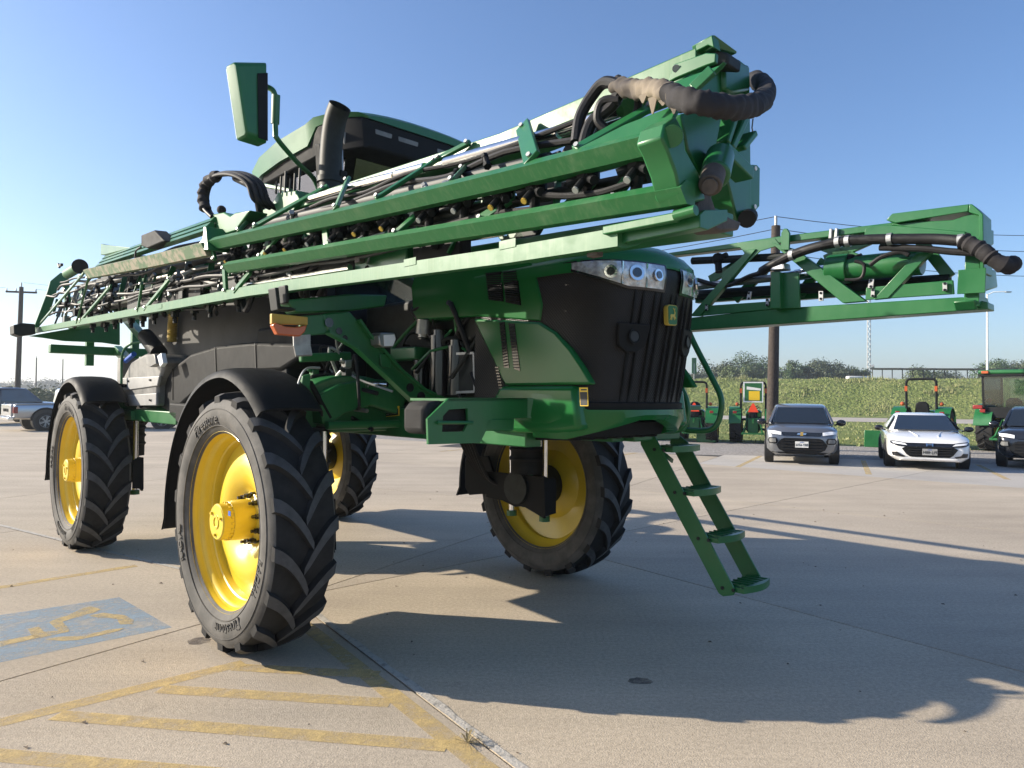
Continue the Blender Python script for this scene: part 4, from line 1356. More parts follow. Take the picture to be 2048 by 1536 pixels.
MB().prism([(-2.033, -1.215, 1.881), (-0.758, -1.215, 1.885), (-0.813, -1.215, 1.785), (-2.023, -1.215, 1.733)], (0, 0.03, 0)).build('station_door', 'tank', PB, 0.008)
MB().prism([(-1.74, -1.213, 1.568), (-1.784, -1.213, 1.689), (-0.846, -1.213, 1.714), (-0.839, -1.213, 1.587)], (0, 0.03, 0)).build('station_panel', 'tank', PB, 0.008)
MB().box((-2.302, -1.19, 1.559), (Vector((-2.2, -1.19, 2.115)) + Vector((0.05, 0.25, 0)))).build('station_post', 'panel_grey', SP, 0.01)
MB().tube(smooth_path([(-1.893, -1.26, 1.437), (-1.849, -1.26, 1.633), (-1.875, -1.26, 2.023), (-1.81, -1.26, 2.176), (-1.685, -1.22, 2.251), (-1.526, -1.15, 2.269)], 5), 0.014, 10).build('grab_rail', 'green', SP)
MB().cyl((-1.857, -1.22, 2.069), (-1.571, -1.22, 2.136), 0.028, 12).build('fill_valve', 'blue', SP)
WLP = MB().prism([(-0.992, -1.28, 2.092), (-0.712, -1.28, 2.102), (-0.646, -1.28, 2.001), (-0.827, -1.28, 1.975), (-0.939, -1.28, 2.008)], (0.03, 0.06, 0)).build('work_lamp', 'panel_grey', SP, 0.006)
MB().prism([(-0.589, -1.29, 2.077), (-0.473, -1.29, 2.103), (-0.41, -1.29, 2.004), (-0.494, -1.29, 1.967)], (0.01, 0.04, 0)).build('lens', 'lamp_lens', WLP, 0.003)
MB().cyl((-1.58, -1.1, 2.341), (-1.139, -1.1, 2.137), 0.085, 16).build('air_intake', 'black_plastic', SP)
MB().box((-2.253, -1.2, 1.409), Vector((-0.298, -1.2, 1.534)) + Vector((0, 0.12, 0))).build('side_sill', 'green', SP, 0.008)
MB().prism([(-2.081, -1.24, 1.403), (-2.088, -1.24, 1.505), (-1.567, -1.24, 1.516), (-1.561, -1.24, 1.419)], (0, 0.05, 0)).build('sill_end', 'green', SP, 0.006)
MB().box((-2.6, -1.0, 1.46), (-1.5, -0.5, 1.56)).build('rear_crossmember', 'green', SP, 0.01)
MB().box((-1.6, -1.02, 1.60), (0.95, 1.02, 1.74)).build('tank_cradle', 'green', SP, 0.02)
MB().box((0.9, -0.95, 1.66), (1.75, 0.95, 2.28)).build('cab_platform', 'black_plastic', SP, 0.03)
mb = MB().cyl((1.483, -0.95, 2.03), (2.114, -0.8, 1.992), 0.05, 14)
mb.build('air_line', 'green', SP)
# ladder below the nose and its hand rails
LY0, LY1 = 0.75, 1.13
def stringer(y, px):
    mb = MB().prism(px, (0, 0.014, 0))
    return mb.build('ladder_stringer', 'green', LAD, 0.003, smooth=0)
LAD = empty('ladder', (0, 0, 0), 0, SP)
stringer(LY0, [(3.706, 0.75, 1.367), (3.701, 0.75, 1.429), (3.794, 0.75, 1.492), (3.865, 0.75, 1.379), (4.477, 0.75, 0.438), (4.459, 0.75, 0.408), (4.386, 0.75, 0.386), (4.353, 0.75, 0.399)])
ref0, ref1 = Vector((3.706, 0.75, 1.367)), Vector((4.353, 0.75, 0.399))
s2 = [(Vector(q) + Vector((0, LY1 - LY0, 0))) for q in ((3.746, 0.75, 1.457), (3.865, 0.75, 1.379), (4.477, 0.75, 0.438), (4.459, 0.75, 0.408), (4.386, 0.75, 0.386), (4.353, 0.75, 0.399), (3.706, 0.75, 1.367))]
MB().prism(s2, (0, 0.014, 0)).build('ladder_stringer', 'green', LAD, 0.003, smooth=0)
for k, px in enumerate(((3.921, 0.75, 1.368), (4.097, 0.75, 1.073), (4.287, 0.75, 0.775), (4.473, 0.75, 0.473))):
    p = Vector(px)
    mb = MB()
    cx, cz = p.x - 0.02, p.z
    mb.box((cx - 0.09, LY0 + 0.014, cz - 0.045), (cx + 0.075, LY1, cz - 0.012))
    ring = [(cx + 0.075, LY0 + 0.014)] + [(cx + 0.075 + 0.04 * math.sin(PI * i / 10), LY0 + 0.014 + (LY1 - LY0 - 0.014) * i / 10) for i in range(1, 10)] + [(cx + 0.075, LY1)]
    mb.prism([(a, b2, cz - 0.045) for a, b2 in ring], (0, 0, 0.045))
    for i in range(6):
        y = LY0 + 0.04 + (LY1 - LY0 - 0.08) * i / 5
        mb.bar((cx - 0.08, y, cz - 0.006), (cx + 0.07, y + 0.02, cz - 0.006), 0.012, 0.014)
    mb.build('ladder_step', 'green', LAD, smooth=20)
    for dx in (-0.05, 0.03):
        MB().cyl((cx + dx - 0.02, LY0 - 0.008, cz - 0.03), (cx + dx - 0.02, LY0 + 0.002, cz - 0.03), 0.013, 6).build('bolt', 'dark_metal', LAD)
MB().bar((3.778, 0.95, 1.291), (3.754, 1.1, 1.228), 0.03, 0.012, (1, 0, 0)).build('ladder_brace', 'green', LAD)
MB().box((3.45, 0.52, 1.40), (3.82, 1.10, 1.46)).build('ladder_mount', 'green', LAD, 0.01)
MB().box((2.6, 0.60, 1.62), (3.85, 1.35, 1.66)).build('walkway', 'green', SP, 0.008)
MB().tube(smooth_path([(3.919, 0.95, 2.35), (4.018, 0.95, 2.14), (4.155, 0.95, 1.9), (4.247, 0.95, 1.728), (4.247, 0.95, 1.604), (4.208, 0.95, 1.518), (4.125, 0.95, 1.482), (3.959, 0.95, 1.483), (3.851, 0.95, 1.52)], 6), 0.021, 12).build('hand_rail', 'green', SP)
MB().tube(smooth_path([(3.915, 0.72, 2.059), (4.029, 0.72, 1.859), (4.116, 0.72, 1.701), (4.124, 0.72, 1.59), (4.073, 0.72, 1.5), (3.982, 0.72, 1.479), (3.833, 0.72, 1.48)], 6), 0.019, 12).build('hand_rail', 'green', SP)
MB().tube(smooth_path([(3.978, 0.8, 1.678), (4.045, 0.8, 1.647), (4.082, 0.8, 1.566), (4.038, 0.8, 1.483)], 6), 0.014, 10).build('hand_rail', 'green', SP)

# ================================================================ booms
def ridge(mb, pts, a=0.030, u=0.032, d=0.046, inn=1, mi=0):
    # rolled chord: a ridge with one face turned up and one turned down
    pts = [Vector(q) for q in pts]
    rings = []
    for q in pts:
        rings.append([q, q + Vector((0, inn * a * 1.25, u)), q + Vector((0, inn * (a + 0.06), u)), q + Vector((0, inn * (a + 0.06), -d)), q + Vector((0, inn * a * 1.35, -d))])
    return mb.loft(rings)
NB = empty('near_boom', (0, 0, 0), 0, SP)
def nb(name, mb, m, bev=0.0, smooth=30):
    return mb.build(name, m, NB, bev, smooth)
# lowest chord of the inner section (box with open underside)
p = [Vector(q) for q in ((-5.053, -1.55, 2.58), (2.135, -1.55, 2.417), (4.635, -1.55, 2.311), (5.261, -1.55, 2.295))]
r1 = MB()
rings = [[q + Vector((0, 0, -0.034)), q + Vector((0, 0, 0.034)), q + Vector((0, 0.05, 0.042)), q + Vector((0, 0.05, 0.0)), q + Vector((0, 0.09, 0.0)), q + Vector((0, 0.09, 0.03)), q + Vector((0, 0.16, 0.03)), q + Vector((0, 0.16, 0.005)), q + Vector((0, 0.12, -0.012)), q + Vector((0, 0.04, -0.036))] for q in p]
r1.loft(rings)
nb('lower_chord', r1, 'green_dusty')
nb('chord_pin', MB().cyl((5.51, -1.56, 2.325), (5.59, -1.56, 2.33), 0.018, 12), 'green')
nb('chord_strap', MB().bar((5.207, -1.555, 2.324), (5.517, -1.555, 2.321), 0.03, 0.03), 'green_dusty', 0.004)
bq = [Vector(q) for q in ((4.756, -1.52, 2.318), (5.581, -1.52, 2.326))]
nb('lower_beam', MB().loft([[v + Vector((0, a, c)) for a, c in ((0, -0.045), (0, 0.0), (0.03, 0.02), (0.18, 0.05), (0.18, 0.01), (0.05, -0.045))] for v in bq]), 'green', 0.003)
# second lower chord further in, with its cut-outs showing below
q0, q1 = Vector((-0.955, -1.25, 2.461)), Vector((5.598, -1.25, 2.338))
nb('inner_lower_chord', MB().loft([[v, v + Vector((0, 0.16, 0)), v + Vector((0, 0.16, 0.09)), v + Vector((0, 0, 0.09))] for v in (Vector((-4.6, -1.22, 2.60)), Vector((1.4, -1.22, 2.505)), Vector((4.3, -1.22, 2.39)), Vector((5.45, -1.22, 2.345)))]), 'green', 0.006)
# chords of the folded outer section
nb('middle_chord', ridge(MB(), [(1.824, -1.62, 2.618), (3.537, -1.62, 2.518), (4.709, -1.62, 2.446), (5.568, -1.62, 2.398)]), 'green_dusty')
nb('upper_chord', ridge(MB(), [(1.489, -1.62, 2.835), (3.631, -1.62, 2.697), (4.706, -1.62, 2.637), (5.485, -1.62, 2.6)], 0.035, 0.036, 0.052), 'green_dusty')
# scuffed outermost tip chord and its ribbed cover
nb('tip_chord', ridge(MB(), [(-1.852, -1.66, 3.03), (0.244, -1.66, 2.891), (1.53, -1.66, 2.815)], 0.03, 0.02, 0.085), 'dirty_scuff')
rib = MB()
for k, dz in enumerate((0.0, 0.045, 0.09)):
    a, b2 = Vector((-1.709, -1.58, 3.061)), Vector((1.337, -1.58, 2.948))
    a += Vector((0, 0.03 * k, dz)); b2 += Vector((0, 0.03 * k, dz))
    rib.loft([[v, v + Vector((0, 0.03, 0.035)), v + Vector((0, 0.06, 0.035)), v + Vector((0, 0.06, -0.01))] for v in (a, b2)])
nb('tip_cover', rib, 'green')
nb('tip_end_plate', MB().prism([(1.438, -1.64, 2.78), (1.396, -1.64, 2.823), (1.504, -1.64, 2.852), (1.41, -1.6, 2.967), (1.459, -1.6, 2.958), (1.614, -1.64, 2.755)], (0.02, 0.16, 0)), 'green', 0.005)
# top chord plate and its lip
c0, c1, c2, c3 = Vector((1.351, -1.22, 3.142)), Vector((2.976, -1.22, 3.075)), Vector((4.27, -1.22, 3.022)), Vector((5.377, -1.22, 3.062))
TOPC = nb('top_chord', MB().loft([[v, v + Vector((0, 0.02, 0.006)), v + Vector((0, 0.16, 0.006)), v + Vector((0, 0.16, -0.11)), v + Vector((0, 0.0, -0.062 - k * 0.03))] for k, v in ((0, c0), (0.2, c1), (0.5, c2), (1, c3))]), 'green_dusty', 0.004)
# hydraulic and spray pipes
def pipe(name, pts, r, m, sub=0):
    nb(name, MB().tube(smooth_path(pts, 6) if sub else pts, r, 12), m)
pipe('spray_pipe', [(2.506, -1.33, 3.008), (3.042, -1.33, 2.981), (3.522, -1.33, 2.946)], 0.026, 'chrome')
pipe('spray_pipe', [(3.537, -1.33, 2.949), (3.801, -1.33, 2.931)], 0.026, 'chrome')
pipe('spray_pipe', [(3.993, -1.34, 2.908), (4.469, -1.34, 2.882), (4.777, -1.34, 2.861)], 0.028, 'chrome')
pipe('spray_pipe', [(4.789, -1.34, 2.863), (5.106, -1.34, 2.859)], 0.026, 'chrome')
pipe('spray_pipe', [(3.249, -1.45, 2.689), (3.703, -1.45, 2.661)], 0.022, 'chrome')
pipe('spray_pipe', [(3.987, -1.45, 2.666), (4.786, -1.45, 2.615)], 0.024, 'chrome')
pipe('fold_cylinder', [(4.858, -1.42, 2.649), (5.297, -1.42, 2.639)], 0.042, 'green')
pipe('spray_pipe', [(4.108, -1.4, 2.484), (4.505, -1.4, 2.464)], 0.022, 'chrome')
pipe('spray_pipe', [(1.803, -1.48, 2.491), (3.306, -1.48, 2.437)], 0.018, 'chrome')
pipe('spray_pipe', [(-3.068, -1.35, 2.825), (-0.794, -1.35, 2.741)], 0.026, 'chrome')
pipe('spray_pipe', [(-2.631, -1.38, 2.7), (-0.108, -1.38, 2.645)], 0.016, 'steel')
pipe('spray_pipe', [(-0.342, -1.35, 2.647), (1.253, -1.35, 2.604)], 0.022, 'steel')
pipe('spray_pipe', [(-0.812, -1.3, 2.849), (1.02, -1.3, 2.775)], 0.02, 'steel')
pipe('dark_tube', [(1.215, -1.4, 2.967), (4.781, -1.4, 2.728)], 0.030, 'dark_metal')
pipe('dark_tube', [(1.071, -1.42, 2.785), (5.309, -1.42, 2.535)], 0.026, 'dark_metal')
pipe('dark_tube', [(-3.838, -1.3, 2.761), (3.984, -1.3, 2.475)], 0.034, 'dark_metal')
pipe('dark_tube', [(-3.111, -1.3, 3.014), (0.966, -1.3, 2.849)], 0.034, 'dark_metal')
# braces: flat bars between the chords
BRC = [(((4.851, -1.58, 2.668)), ((4.473, -1.26, 2.992)), 0.080), (((5.08, -1.58, 2.649)), ((5.246, -1.3, 2.854)), 0.045), (((3.715, -1.58, 2.729)), ((3.849, -1.28, 2.977)), 0.030), (((3.849, -1.28, 2.977)), ((4.064, -1.24, 3.022)), 0.03),
       (((3.316, -1.58, 2.753)), ((2.899, -1.26, 3.079)), 0.045), (((2.235, -1.58, 2.826)), ((2.649, -1.26, 3.087)), 0.035), (((2.009, -1.58, 2.839)), ((1.608, -1.3, 3.081)), 0.03), (((4.321, -1.56, 2.697)), ((4.21, -1.4, 2.819)), 0.035),
       (((3.895, -1.58, 2.518)), ((4.013, -1.46, 2.669)), 0.035), (((3.192, -1.56, 2.55)), ((3.051, -1.5, 2.725)), 0.05), (((1.591, -1.58, 2.693)), ((1.54, -1.58, 2.782)), 0.03), (((2.216, -1.52, 2.636)), ((2.466, -1.5, 2.759)), 0.05), (((4.446, -1.5, 2.507)), ((4.62, -1.45, 2.591)), 0.05), (((4.96, -1.5, 2.462)), ((5.059, -1.45, 2.564)), 0.05), (((5.209, -1.5, 2.464)), ((5.274, -1.45, 2.568)), 0.05),
       (((1.703, -1.54, 2.448)), ((1.718, -1.56, 2.625)), 0.055), (((1.862, -1.54, 2.442)), ((2.123, -1.54, 2.553)), 0.05), (((-4.91, -1.54, 2.6)), ((-2.254, -1.56, 3.059)), 0.045), (((-2.616, -1.54, 2.526)), ((-1.948, -1.58, 2.987)), 0.05), (((-2.479, -1.54, 2.528)), ((-1.405, -1.5, 2.829)), 0.045), (((-0.341, -1.54, 2.477)), ((-0.169, -1.56, 2.718)), 0.05), (((-0.137, -1.54, 2.479)), ((0.427, -1.5, 2.712)), 0.05)]
for a, b2, w in BRC:
    bo = nb('brace', MB().bar(a, b2, w, 0.022, (0, -1, 0.35)), 'green', 0.004)
    for t_ in (0.05, 0.95):
        q_ = Vector(a).lerp(Vector(b2), t_) + Vector((0, -0.012, 0.004))
        MB().cyl(q_, q_ + Vector((0.002, -0.012, 0.004)), 0.011, 6).build('bolt', 'galv', bo)
# inner truss layer of the folded boom
def zl(x): return 2.575 - 0.026 * x
def zt(x): return 3.06 - 0.003 * x
for i in range(19):
    x0 = -4.5 + i * 0.49
    a, b2 = (x0, -1.12, zl(x0)), (x0 + 0.49, -1.12, zt(x0 + 0.49) - 0.05)
    if i % 2:
        a, b2 = (x0, -1.12, zt(x0) - 0.05), (x0 + 0.49, -1.12, zl(x0 + 0.49))
    nb('inner_diagonal', MB().bar(a, b2, 0.03, 0.13, (0, 0, 1)), 'green' if i % 3 else 'dark_metal', 0.006)
for k, (dz, hh, m2) in enumerate(((0.16, 0.12, 'dark_metal'), (0.33, 0.10, 'green'), (0.47, 0.09, 'dark_metal'))):
    for x0, x1 in ((-4.5, -1.6), (-1.5, 1.4), (1.5, 4.1)):
        nb('inner_rail', MB().bar((x0, -1.06 - 0.03 * k, zl(x0) + dz), (x1, -1.06 - 0.03 * k, zl(x1) + dz), 0.05, hh), m2, 0.006)
for k in range(12):
    x0 = -4.2 + k * 0.72
    nb('inner_gusset', MB().box((x0, -1.20, zl(x0) + 0.05), (x0 + 0.24, -1.15, zl(x0) + 0.42)), 'dark_metal' if k % 2 else 'green', 0.01)
for q_ in ((4.682, -1.551, 2.355), (3.985, -1.551, 2.37), (0.308, -1.551, 2.463)):
    q_ = Vector(q_)
    nb('decal', MB().prism([q_ + Vector((-0.05, -0.002, -0.018)), q_ + Vector((0.05, -0.002, -0.018)), q_ + Vector((0.05, -0.002, 0.018)), q_ + Vector((-0.05, -0.002, 0.018))], (0, 0.0015, 0)), 'amber_yellow' if q_.x < 0 else 'green_dusty')
# gusset running into the front head
nb('head_gusset', MB().prism([(5.079, -1.585, 2.648), (5.306, -1.57, 2.685), (5.505, -1.52, 2.722), (5.495, -1.6, 2.606), (5.217, -1.6, 2.614)], (0, 0.02, 0)), 'green', 0.004)
# dark trays and boxes between the lower chords
rt_ = random.Random(31)
x0 = -1.0
while x0 < 4.2:
    L_ = rt_.uniform(0.35, 0.8)
    zz = 2.50 - 0.036 * (x0 - 0.4)
    nb('boom_tray', MB().box((x0, -1.44 + rt_.uniform(-0.02, 0.03), zz - 0.03), (x0 + L_, -1.36, zz + rt_.uniform(0.14, 0.21))), rt_.choice(('dark_metal', 'black_plastic', 'dark_metal', 'green')), 0.01)
    x0 += L_ + rt_.choice((0.03, 0.06, 0.12))
# spray nozzle bodies hanging between the chords
def nozzle(c, k):
    c = Vector(c)
    mb = MB()
    mb.ball(c, 0.045, 10, sc=(1.2, 1, 1))
    for dx, dy, dz, r in ((-0.05, -0.03, -0.02, 0.018), (0.05, -0.03, -0.03, 0.018), (0.0, -0.05, -0.05, 0.016), (-0.02, 0.01, -0.09, 0.022), (0.045, 0.01, 0.04, 0.02)):
        d = Vector((dx, dy, dz))
        mb.cyl(c, c + d * 1.35, r, 10)
    nz = mb.build('nozzle_body', 'black_plastic', NB)
    MB().cyl(c + Vector((-0.02, 0.01, -0.09)) * 1.2, c + Vector((-0.02, 0.01, -0.115)) * 1.25, 0.026, 10).build('nozzle_cap', 'tank', nz)
    MB().cyl(c + Vector((0, -0.05, -0.05)) * 1.3, c + Vector((0, -0.05, -0.05)) * 1.45, 0.014, 10).build('nozzle_plug', 'amber_yellow' if k % 2 else 'tank', nz)
NZ = [(5.075, -1.5, 2.569), (4.572, -1.48, 2.599), (4.048, -1.48, 2.634), (3.457, -1.48, 2.66), (2.926, -1.48, 2.683), (2.354, -1.48, 2.706), (5.317, -1.5, 2.556), (4.797, -1.5, 2.581), (4.316, -1.48, 2.631), (3.724, -1.48, 2.646), (3.19, -1.48, 2.664), (2.636, -1.48, 2.69), (2.085, -1.48, 2.725), (1.705, -1.48, 2.736)]
for k, c in enumerate(NZ):
    nozzle(c, k)
# nozzle bodies and clips under the lowest chord
rr = random.Random(21)
A, B = Vector((-2.338, -1.42, 2.488)), Vector((1.573, -1.42, 2.417))
for k in range(10):
    c = A.lerp(B, k / 9) + Vector((0, rr.uniform(-0.03, 0.03), rr.uniform(-0.03, 0.0)))
    mb = MB().cbox(c, (0.06, 0.05, 0.05)).cyl(c, c - Vector((0, 0, 0.08)), 0.018, 8).cyl(c + Vector((0.04, 0, 0)), c + Vector((0.05, -0.03, -0.05)), 0.012, 8)
    mb.build('nozzle_body', 'dark_metal', NB)
for c in ((3.443, -1.5, 2.459), (5.115, -1.5, 2.266), (4.696, -1.46, 2.324), (4.068, -1.46, 2.332)):
    MB().cbox(c, (0.05, 0.04, 0.035)).build('hose_clip', 'rust', NB, 0.004)
# hose bundles along the boom
for k in range(16):
    t = k / 16
    x0 = rr.uniform(-4.4, 3.6)
    zc = 2.66 - 0.045 * (x0 + 4.5)
    pts = [(x0 + i * rr.uniform(0.25, 0.5), -1.28 - rr.random() * 0.18, zc + rr.uniform(-0.10, 0.28)) for i in range(4)]
    nb('boom_hose', MB().tube(smooth_path(pts, 5), rr.choice((0.012, 0.016, 0.022)), 8), 'hose')
for k in range(10):
    x0 = rr.uniform(-4.2, 3.0)
    c = Vector((x0, -1.34 - rr.random() * 0.12, 2.72 - 0.045 * (x0 + 4.5) + rr.random() * 0.15))
    r = rr.uniform(0.07, 0.14)
    pts = [c + Vector((r * 1.3 * math.cos(a), 0.05 * math.sin(a * 2), r * math.sin(a))) for a in [0.4 + 5.2 * i / 14 for i in range(15)]]
    nb('boom_hose', MB().tube(pts, 0.014, 8), 'hose')
for k in range(14):
    x0 = -4.3 + k * 0.45 + rr.uniform(-0.1, 0.1)
    c = Vector((x0, -1.36 + rr.uniform(-0.1, 0.08), 2.70 - 0.045 * (x0 + 4.5) + rr.uniform(0.0, 0.3)))
    nb('valve_block', MB().cbox(c, (rr.uniform(0.06, 0.14), 0.08, rr.uniform(0.05, 0.1))).cyl(c, c + Vector((0.05, -0.02, 0.08)), 0.016, 8), rr.choice(('dark_metal', 'black_plastic', 'steel')))
# long thin lines, hangers and fittings that fill the folded boom
rp_ = random.Random(52)
for k, (dy, dz, r, m2) in enumerate(((-1.50, 0.10, 0.012, 'hose'), (-1.47, 0.16, 0.016, 'hose'), (-1.44, 0.22, 0.010, 'hose'), (-1.50, 0.33, 0.014, 'hose'), (-1.46, 0.36, 0.011, 'dark_metal'), (-1.40, 0.46, 0.016, 'hose'), (-1.36, 0.52, 0.012, 'hose'))):
    for x0, x1 in ((-4.4, -1.4), (-1.2, 1.5), (1.6, 4.9)):
        pts = []
        n = 9
        for i in range(n):
            x = x0 + (x1 - x0) * i / (n - 1)
            pts.append((x, dy + rp_.uniform(-0.02, 0.02), 2.50 - 0.036 * (x - 0.4) + dz + rp_.uniform(-0.025, 0.02)))
        nb('boom_line', MB().tube(smooth_path(pts, 4), r, 8), m2)
for k in range(40):
    x = -4.3 + k * 0.235
    z0 = 2.50 - 0.036 * (x - 0.4)
    h0 = rp_.uniform(0.02, 0.2); h1 = h0 + rp_.uniform(0.12, 0.3)
    nb('hanger', MB().bar((x, -1.45, z0 + h0), (x + rp_.uniform(-0.12, 0.12), -1.40, z0 + h1), 0.012, rp_.choice((0.02, 0.03, 0.045)), (0, 1, 0)), rp_.choice(('green', 'dark_metal', 'green', 'galv')))
for k in range(46):
    x = rp_.uniform(-4.3, 4.7)
    c = Vector((x, rp_.uniform(-1.52, -1.40), 2.50 - 0.036 * (x - 0.4) + rp_.uniform(0.05, 0.48)))
    d = Vector((rp_.uniform(-1, 1), rp_.uniform(-0.6, 0.2), rp_.uniform(-1, 0.6))).normalized()
    nb('fitting', MB().cyl(c, c + d * 0.05, 0.014, 8).cyl(c + d * 0.045, c + d * 0.065, 0.019, 6).cyl(c - d * 0.02, c, 0.018, 6), rp_.choice(('dark_metal', 'steel', 'black_plastic', 'tank')))
# big hose loop above the boom
for k, (dr, r, m) in enumerate(((0.0, 0.022, 'hose'), (0.03, 0.018, 'hose'), (-0.03, 0.016, 'hose'), (0.055, 0.014, 'hose'))):
    pts = [Vector(q) for q in ((1.772, -1.25, 3.11), (1.804, -1.35, 3.14), (1.756, -1.38, 3.262), (1.608, -1.42, 3.352), (1.371, -1.45, 3.405), (1.154, -1.47, 3.393), (1.071, -1.48, 3.296), (1.129, -1.48, 3.173), (1.264, -1.46, 3.074))]
    cc = Vector((1.448, -1.42, 3.214))
    pts = [cc + (q - cc) * (1 + dr * 2.0) + Vector((0, dr, 0)) for q in pts]
    nb('hose_loop', MB().tube(smooth_path(pts, 5), r, 10), m)
nb('hose_sleeve', MB().tube(smooth_path([(1.309, -1.46, 3.409), (1.14, -1.48, 3.378), (1.088, -1.49, 3.283), (1.146, -1.49, 3.161)], 6), [0.036 + 0.006 * ((i * 7) % 3) for i in range(19)], 12), 'canvas_dark')
nb('hose_loop', MB().tube(smooth_path([(1.713, -1.3, 3.062), (1.792, -1.36, 3.159), (1.711, -1.36, 3.25), (1.487, -1.4, 3.36)], 5), 0.026, 10), 'hose')
nb('hinge_block', MB().prism([(1.157, -1.48, 3.022), (1.264, -1.48, 3.109), (1.479, -1.48, 3.086), (1.602, -1.48, 3.034), (1.692, -1.48, 3.044), (1.952, -1.48, 3.014), (1.698, -1.48, 2.906), (1.222, -1.48, 2.921)], (0, 0.14, 0)), 'green', 0.01)
nb('hinge_knob', MB().ball((1.389, -1.46, 3.122), 0.035, 12), 'rubber')
nb('valve_bank', MB().prism([(1.813, -1.25, 3.14), (1.9, -1.25, 3.204), (2.167, -1.25, 3.161), (2.243, -1.25, 3.082), (2.134, -1.25, 3.007), (1.898, -1.25, 3.038)], (0, 0.12, 0)), 'green', 0.01)
for k in range(6):
    c = Vector((1.932, -1.28, 3.173)).lerp(Vector((2.286, -1.28, 3.13)), k / 5)
    nb('valve_lever', MB().cyl(c, c + Vector((0.01, 0, 0.09 + 0.03 * (k % 3))), 0.008, 6), 'dark_metal')
nb('cable_guide', MB().bar((1.063, -1.1, 3.481), (1.727, -1.05, 3.285), 0.05, 0.03), 'green', 0.006)
# lamp and cover near the tip
nb('tip_lamp', MB().prism([(-0.011, -1.62, 3.025), (-0.017, -1.62, 3.125), (0.337, -1.62, 3.112), (0.598, -1.62, 2.978), (0.371, -1.62, 2.978), (0.158, -1.62, 2.979)], (0.03, 0.10, 0)), 'black_plastic', 0.01)
nb('tip_cable', MB().tube(smooth_path([(0.024, -1.63, 3.01), (-0.082, -1.64, 2.988), (-0.072, -1.65, 2.926)], 5), 0.008, 8), 'hose')
nb('tip_box', MB().prism([(-1.833, -1.5, 3.213), (-1.843, -1.5, 3.34), (-1.703, -1.5, 3.309), (-0.691, -1.5, 3.129), (-1.695, -1.5, 3.194)], (0, 0.08, 0)), 'green', 0.006)
nb('tip_cylinder', MB().cyl((-3.324, -1.5, 3.182), (-2.76, -1.5, 3.198), 0.06, 16), 'green_dusty')
nb('tip_roller', MB().cyl((-2.44, -1.56, 3.156), (-2.987, -1.44, 3.241), 0.085, 18), 'rubber')
nb('tip_reflector', MB().cyl((-4.017, -1.45, 3.356), (-4.078, -1.45, 3.41), 0.015, 8).cbox((-3.934, -1.45, 3.378), (0.1, 0.03, 0.03)), 'dark_metal')
# centre rack at the rear
nb('rack_frame', MB().prism([(-4.6, -1.617, 2.588), (-4.6, -1.585, 2.707), (-4.6, -1.47, 3.095), (-4.6, -1.438, 3.244), (-4.6, -1.316, 3.377), (-4.6, -1.219, 3.354), (-4.6, -1.188, 3.006), (-4.6, -1.254, 2.958), (-4.6, -1.276, 3.186), (-4.6, -1.313, 3.21), (-4.6, -1.347, 3.157), (-4.6, -1.43, 2.83), (-4.6, -1.56, 2.593)], (-0.08, 0, 0)), 'green', 0.01)
nb('rack_end', MB().prism([(-4.6, -1.84, 2.485), (-4.6, -1.848, 2.605), (-4.6, -1.743, 2.64), (-4.6, -1.607, 2.637), (-4.6, -1.593, 2.502), (-4.6, -1.773, 2.462)], (-0.3, 0, 0)), 'dark_metal', 0.01)
nb('rack_bar', MB().prism([(-4.6, -1.672, 2.469), (-4.6, -0.562, 2.777), (-4.6, -0.555, 2.411), (-4.6, -0.784, 2.434), (-4.6, -1.25, 2.427), (-4.6, -1.488, 2.454)], (-0.06, 0, 0)), 'green', 0.004)
xr = -4.85
nb('rear_beam', MB().box((xr, -1.40, 2.26), (xr + 0.14, 1.40, 2.38)), 'green', 0.01)
nb('rear_beam', MB().box((xr, -1.2, 2.95), (xr + 0.14, 1.2, 3.07)), 'green', 0.01)
for y in (-0.9, -0.3, 0.3, 0.9):
    nb('rear_upright', MB().box((xr, y - 0.05, 2.1), (xr + 0.10, y + 0.05, 3.0)), 'green', 0.006)
for y in (-0.55, 0.55):
    nb('lift_arm', MB().bar((xr + 0.1, y, 2.35), (-2.9, y, 1.75), 0.10, 0.12), 'green', 0.01)
    nb('lift_arm', MB().bar((xr + 0.1, y, 2.95), (-2.9, y, 2.2), 0.10, 0.10), 'green', 0.01)
nb('rear_mast', MB().box((-3.2, -0.6, 1.5), (-2.9, 0.6, 2.3)), 'green', 0.01)
# ---- front head casting (hinge) of the near boom
HX = 5.52
def hp(name, poly, th, m='green', bev=0.008, par=None):
    return MB().prism(poly, (-th, 0, 0)).build(name, m, par or NB, bev)
HEAD = hp('hinge_casting', [(5.56, -1.715, 2.537), (5.56, -1.696, 2.585), (5.56, -1.634, 2.628), (5.56, -1.586, 2.592), (5.56, -1.574, 2.532), (5.56, -1.494, 2.476), (5.56, -1.448, 2.392), (5.56, -1.518, 2.369), (5.56, -1.572, 2.354), (5.56, -1.608, 2.384), (5.56, -1.632, 2.444), (5.56, -1.681, 2.506)], 0.10)
hp('casting_arm', [(5.46, -1.45, 2.716), (5.46, -1.148, 2.846), (5.46, -1.213, 2.647), (5.46, -1.183, 2.597), (5.46, -1.153, 2.547), (5.46, -1.323, 2.528), (5.46, -1.404, 2.599)], 0.07, par=HEAD)
hp('casting_web', [(5.36, -1.013, 3.069), (5.36, -0.859, 3.146), (5.36, -0.764, 3.141), (5.36, -0.741, 2.485), (5.36, -0.853, 2.444), (5.36, -1.01, 2.722)], 0.10, par=HEAD)
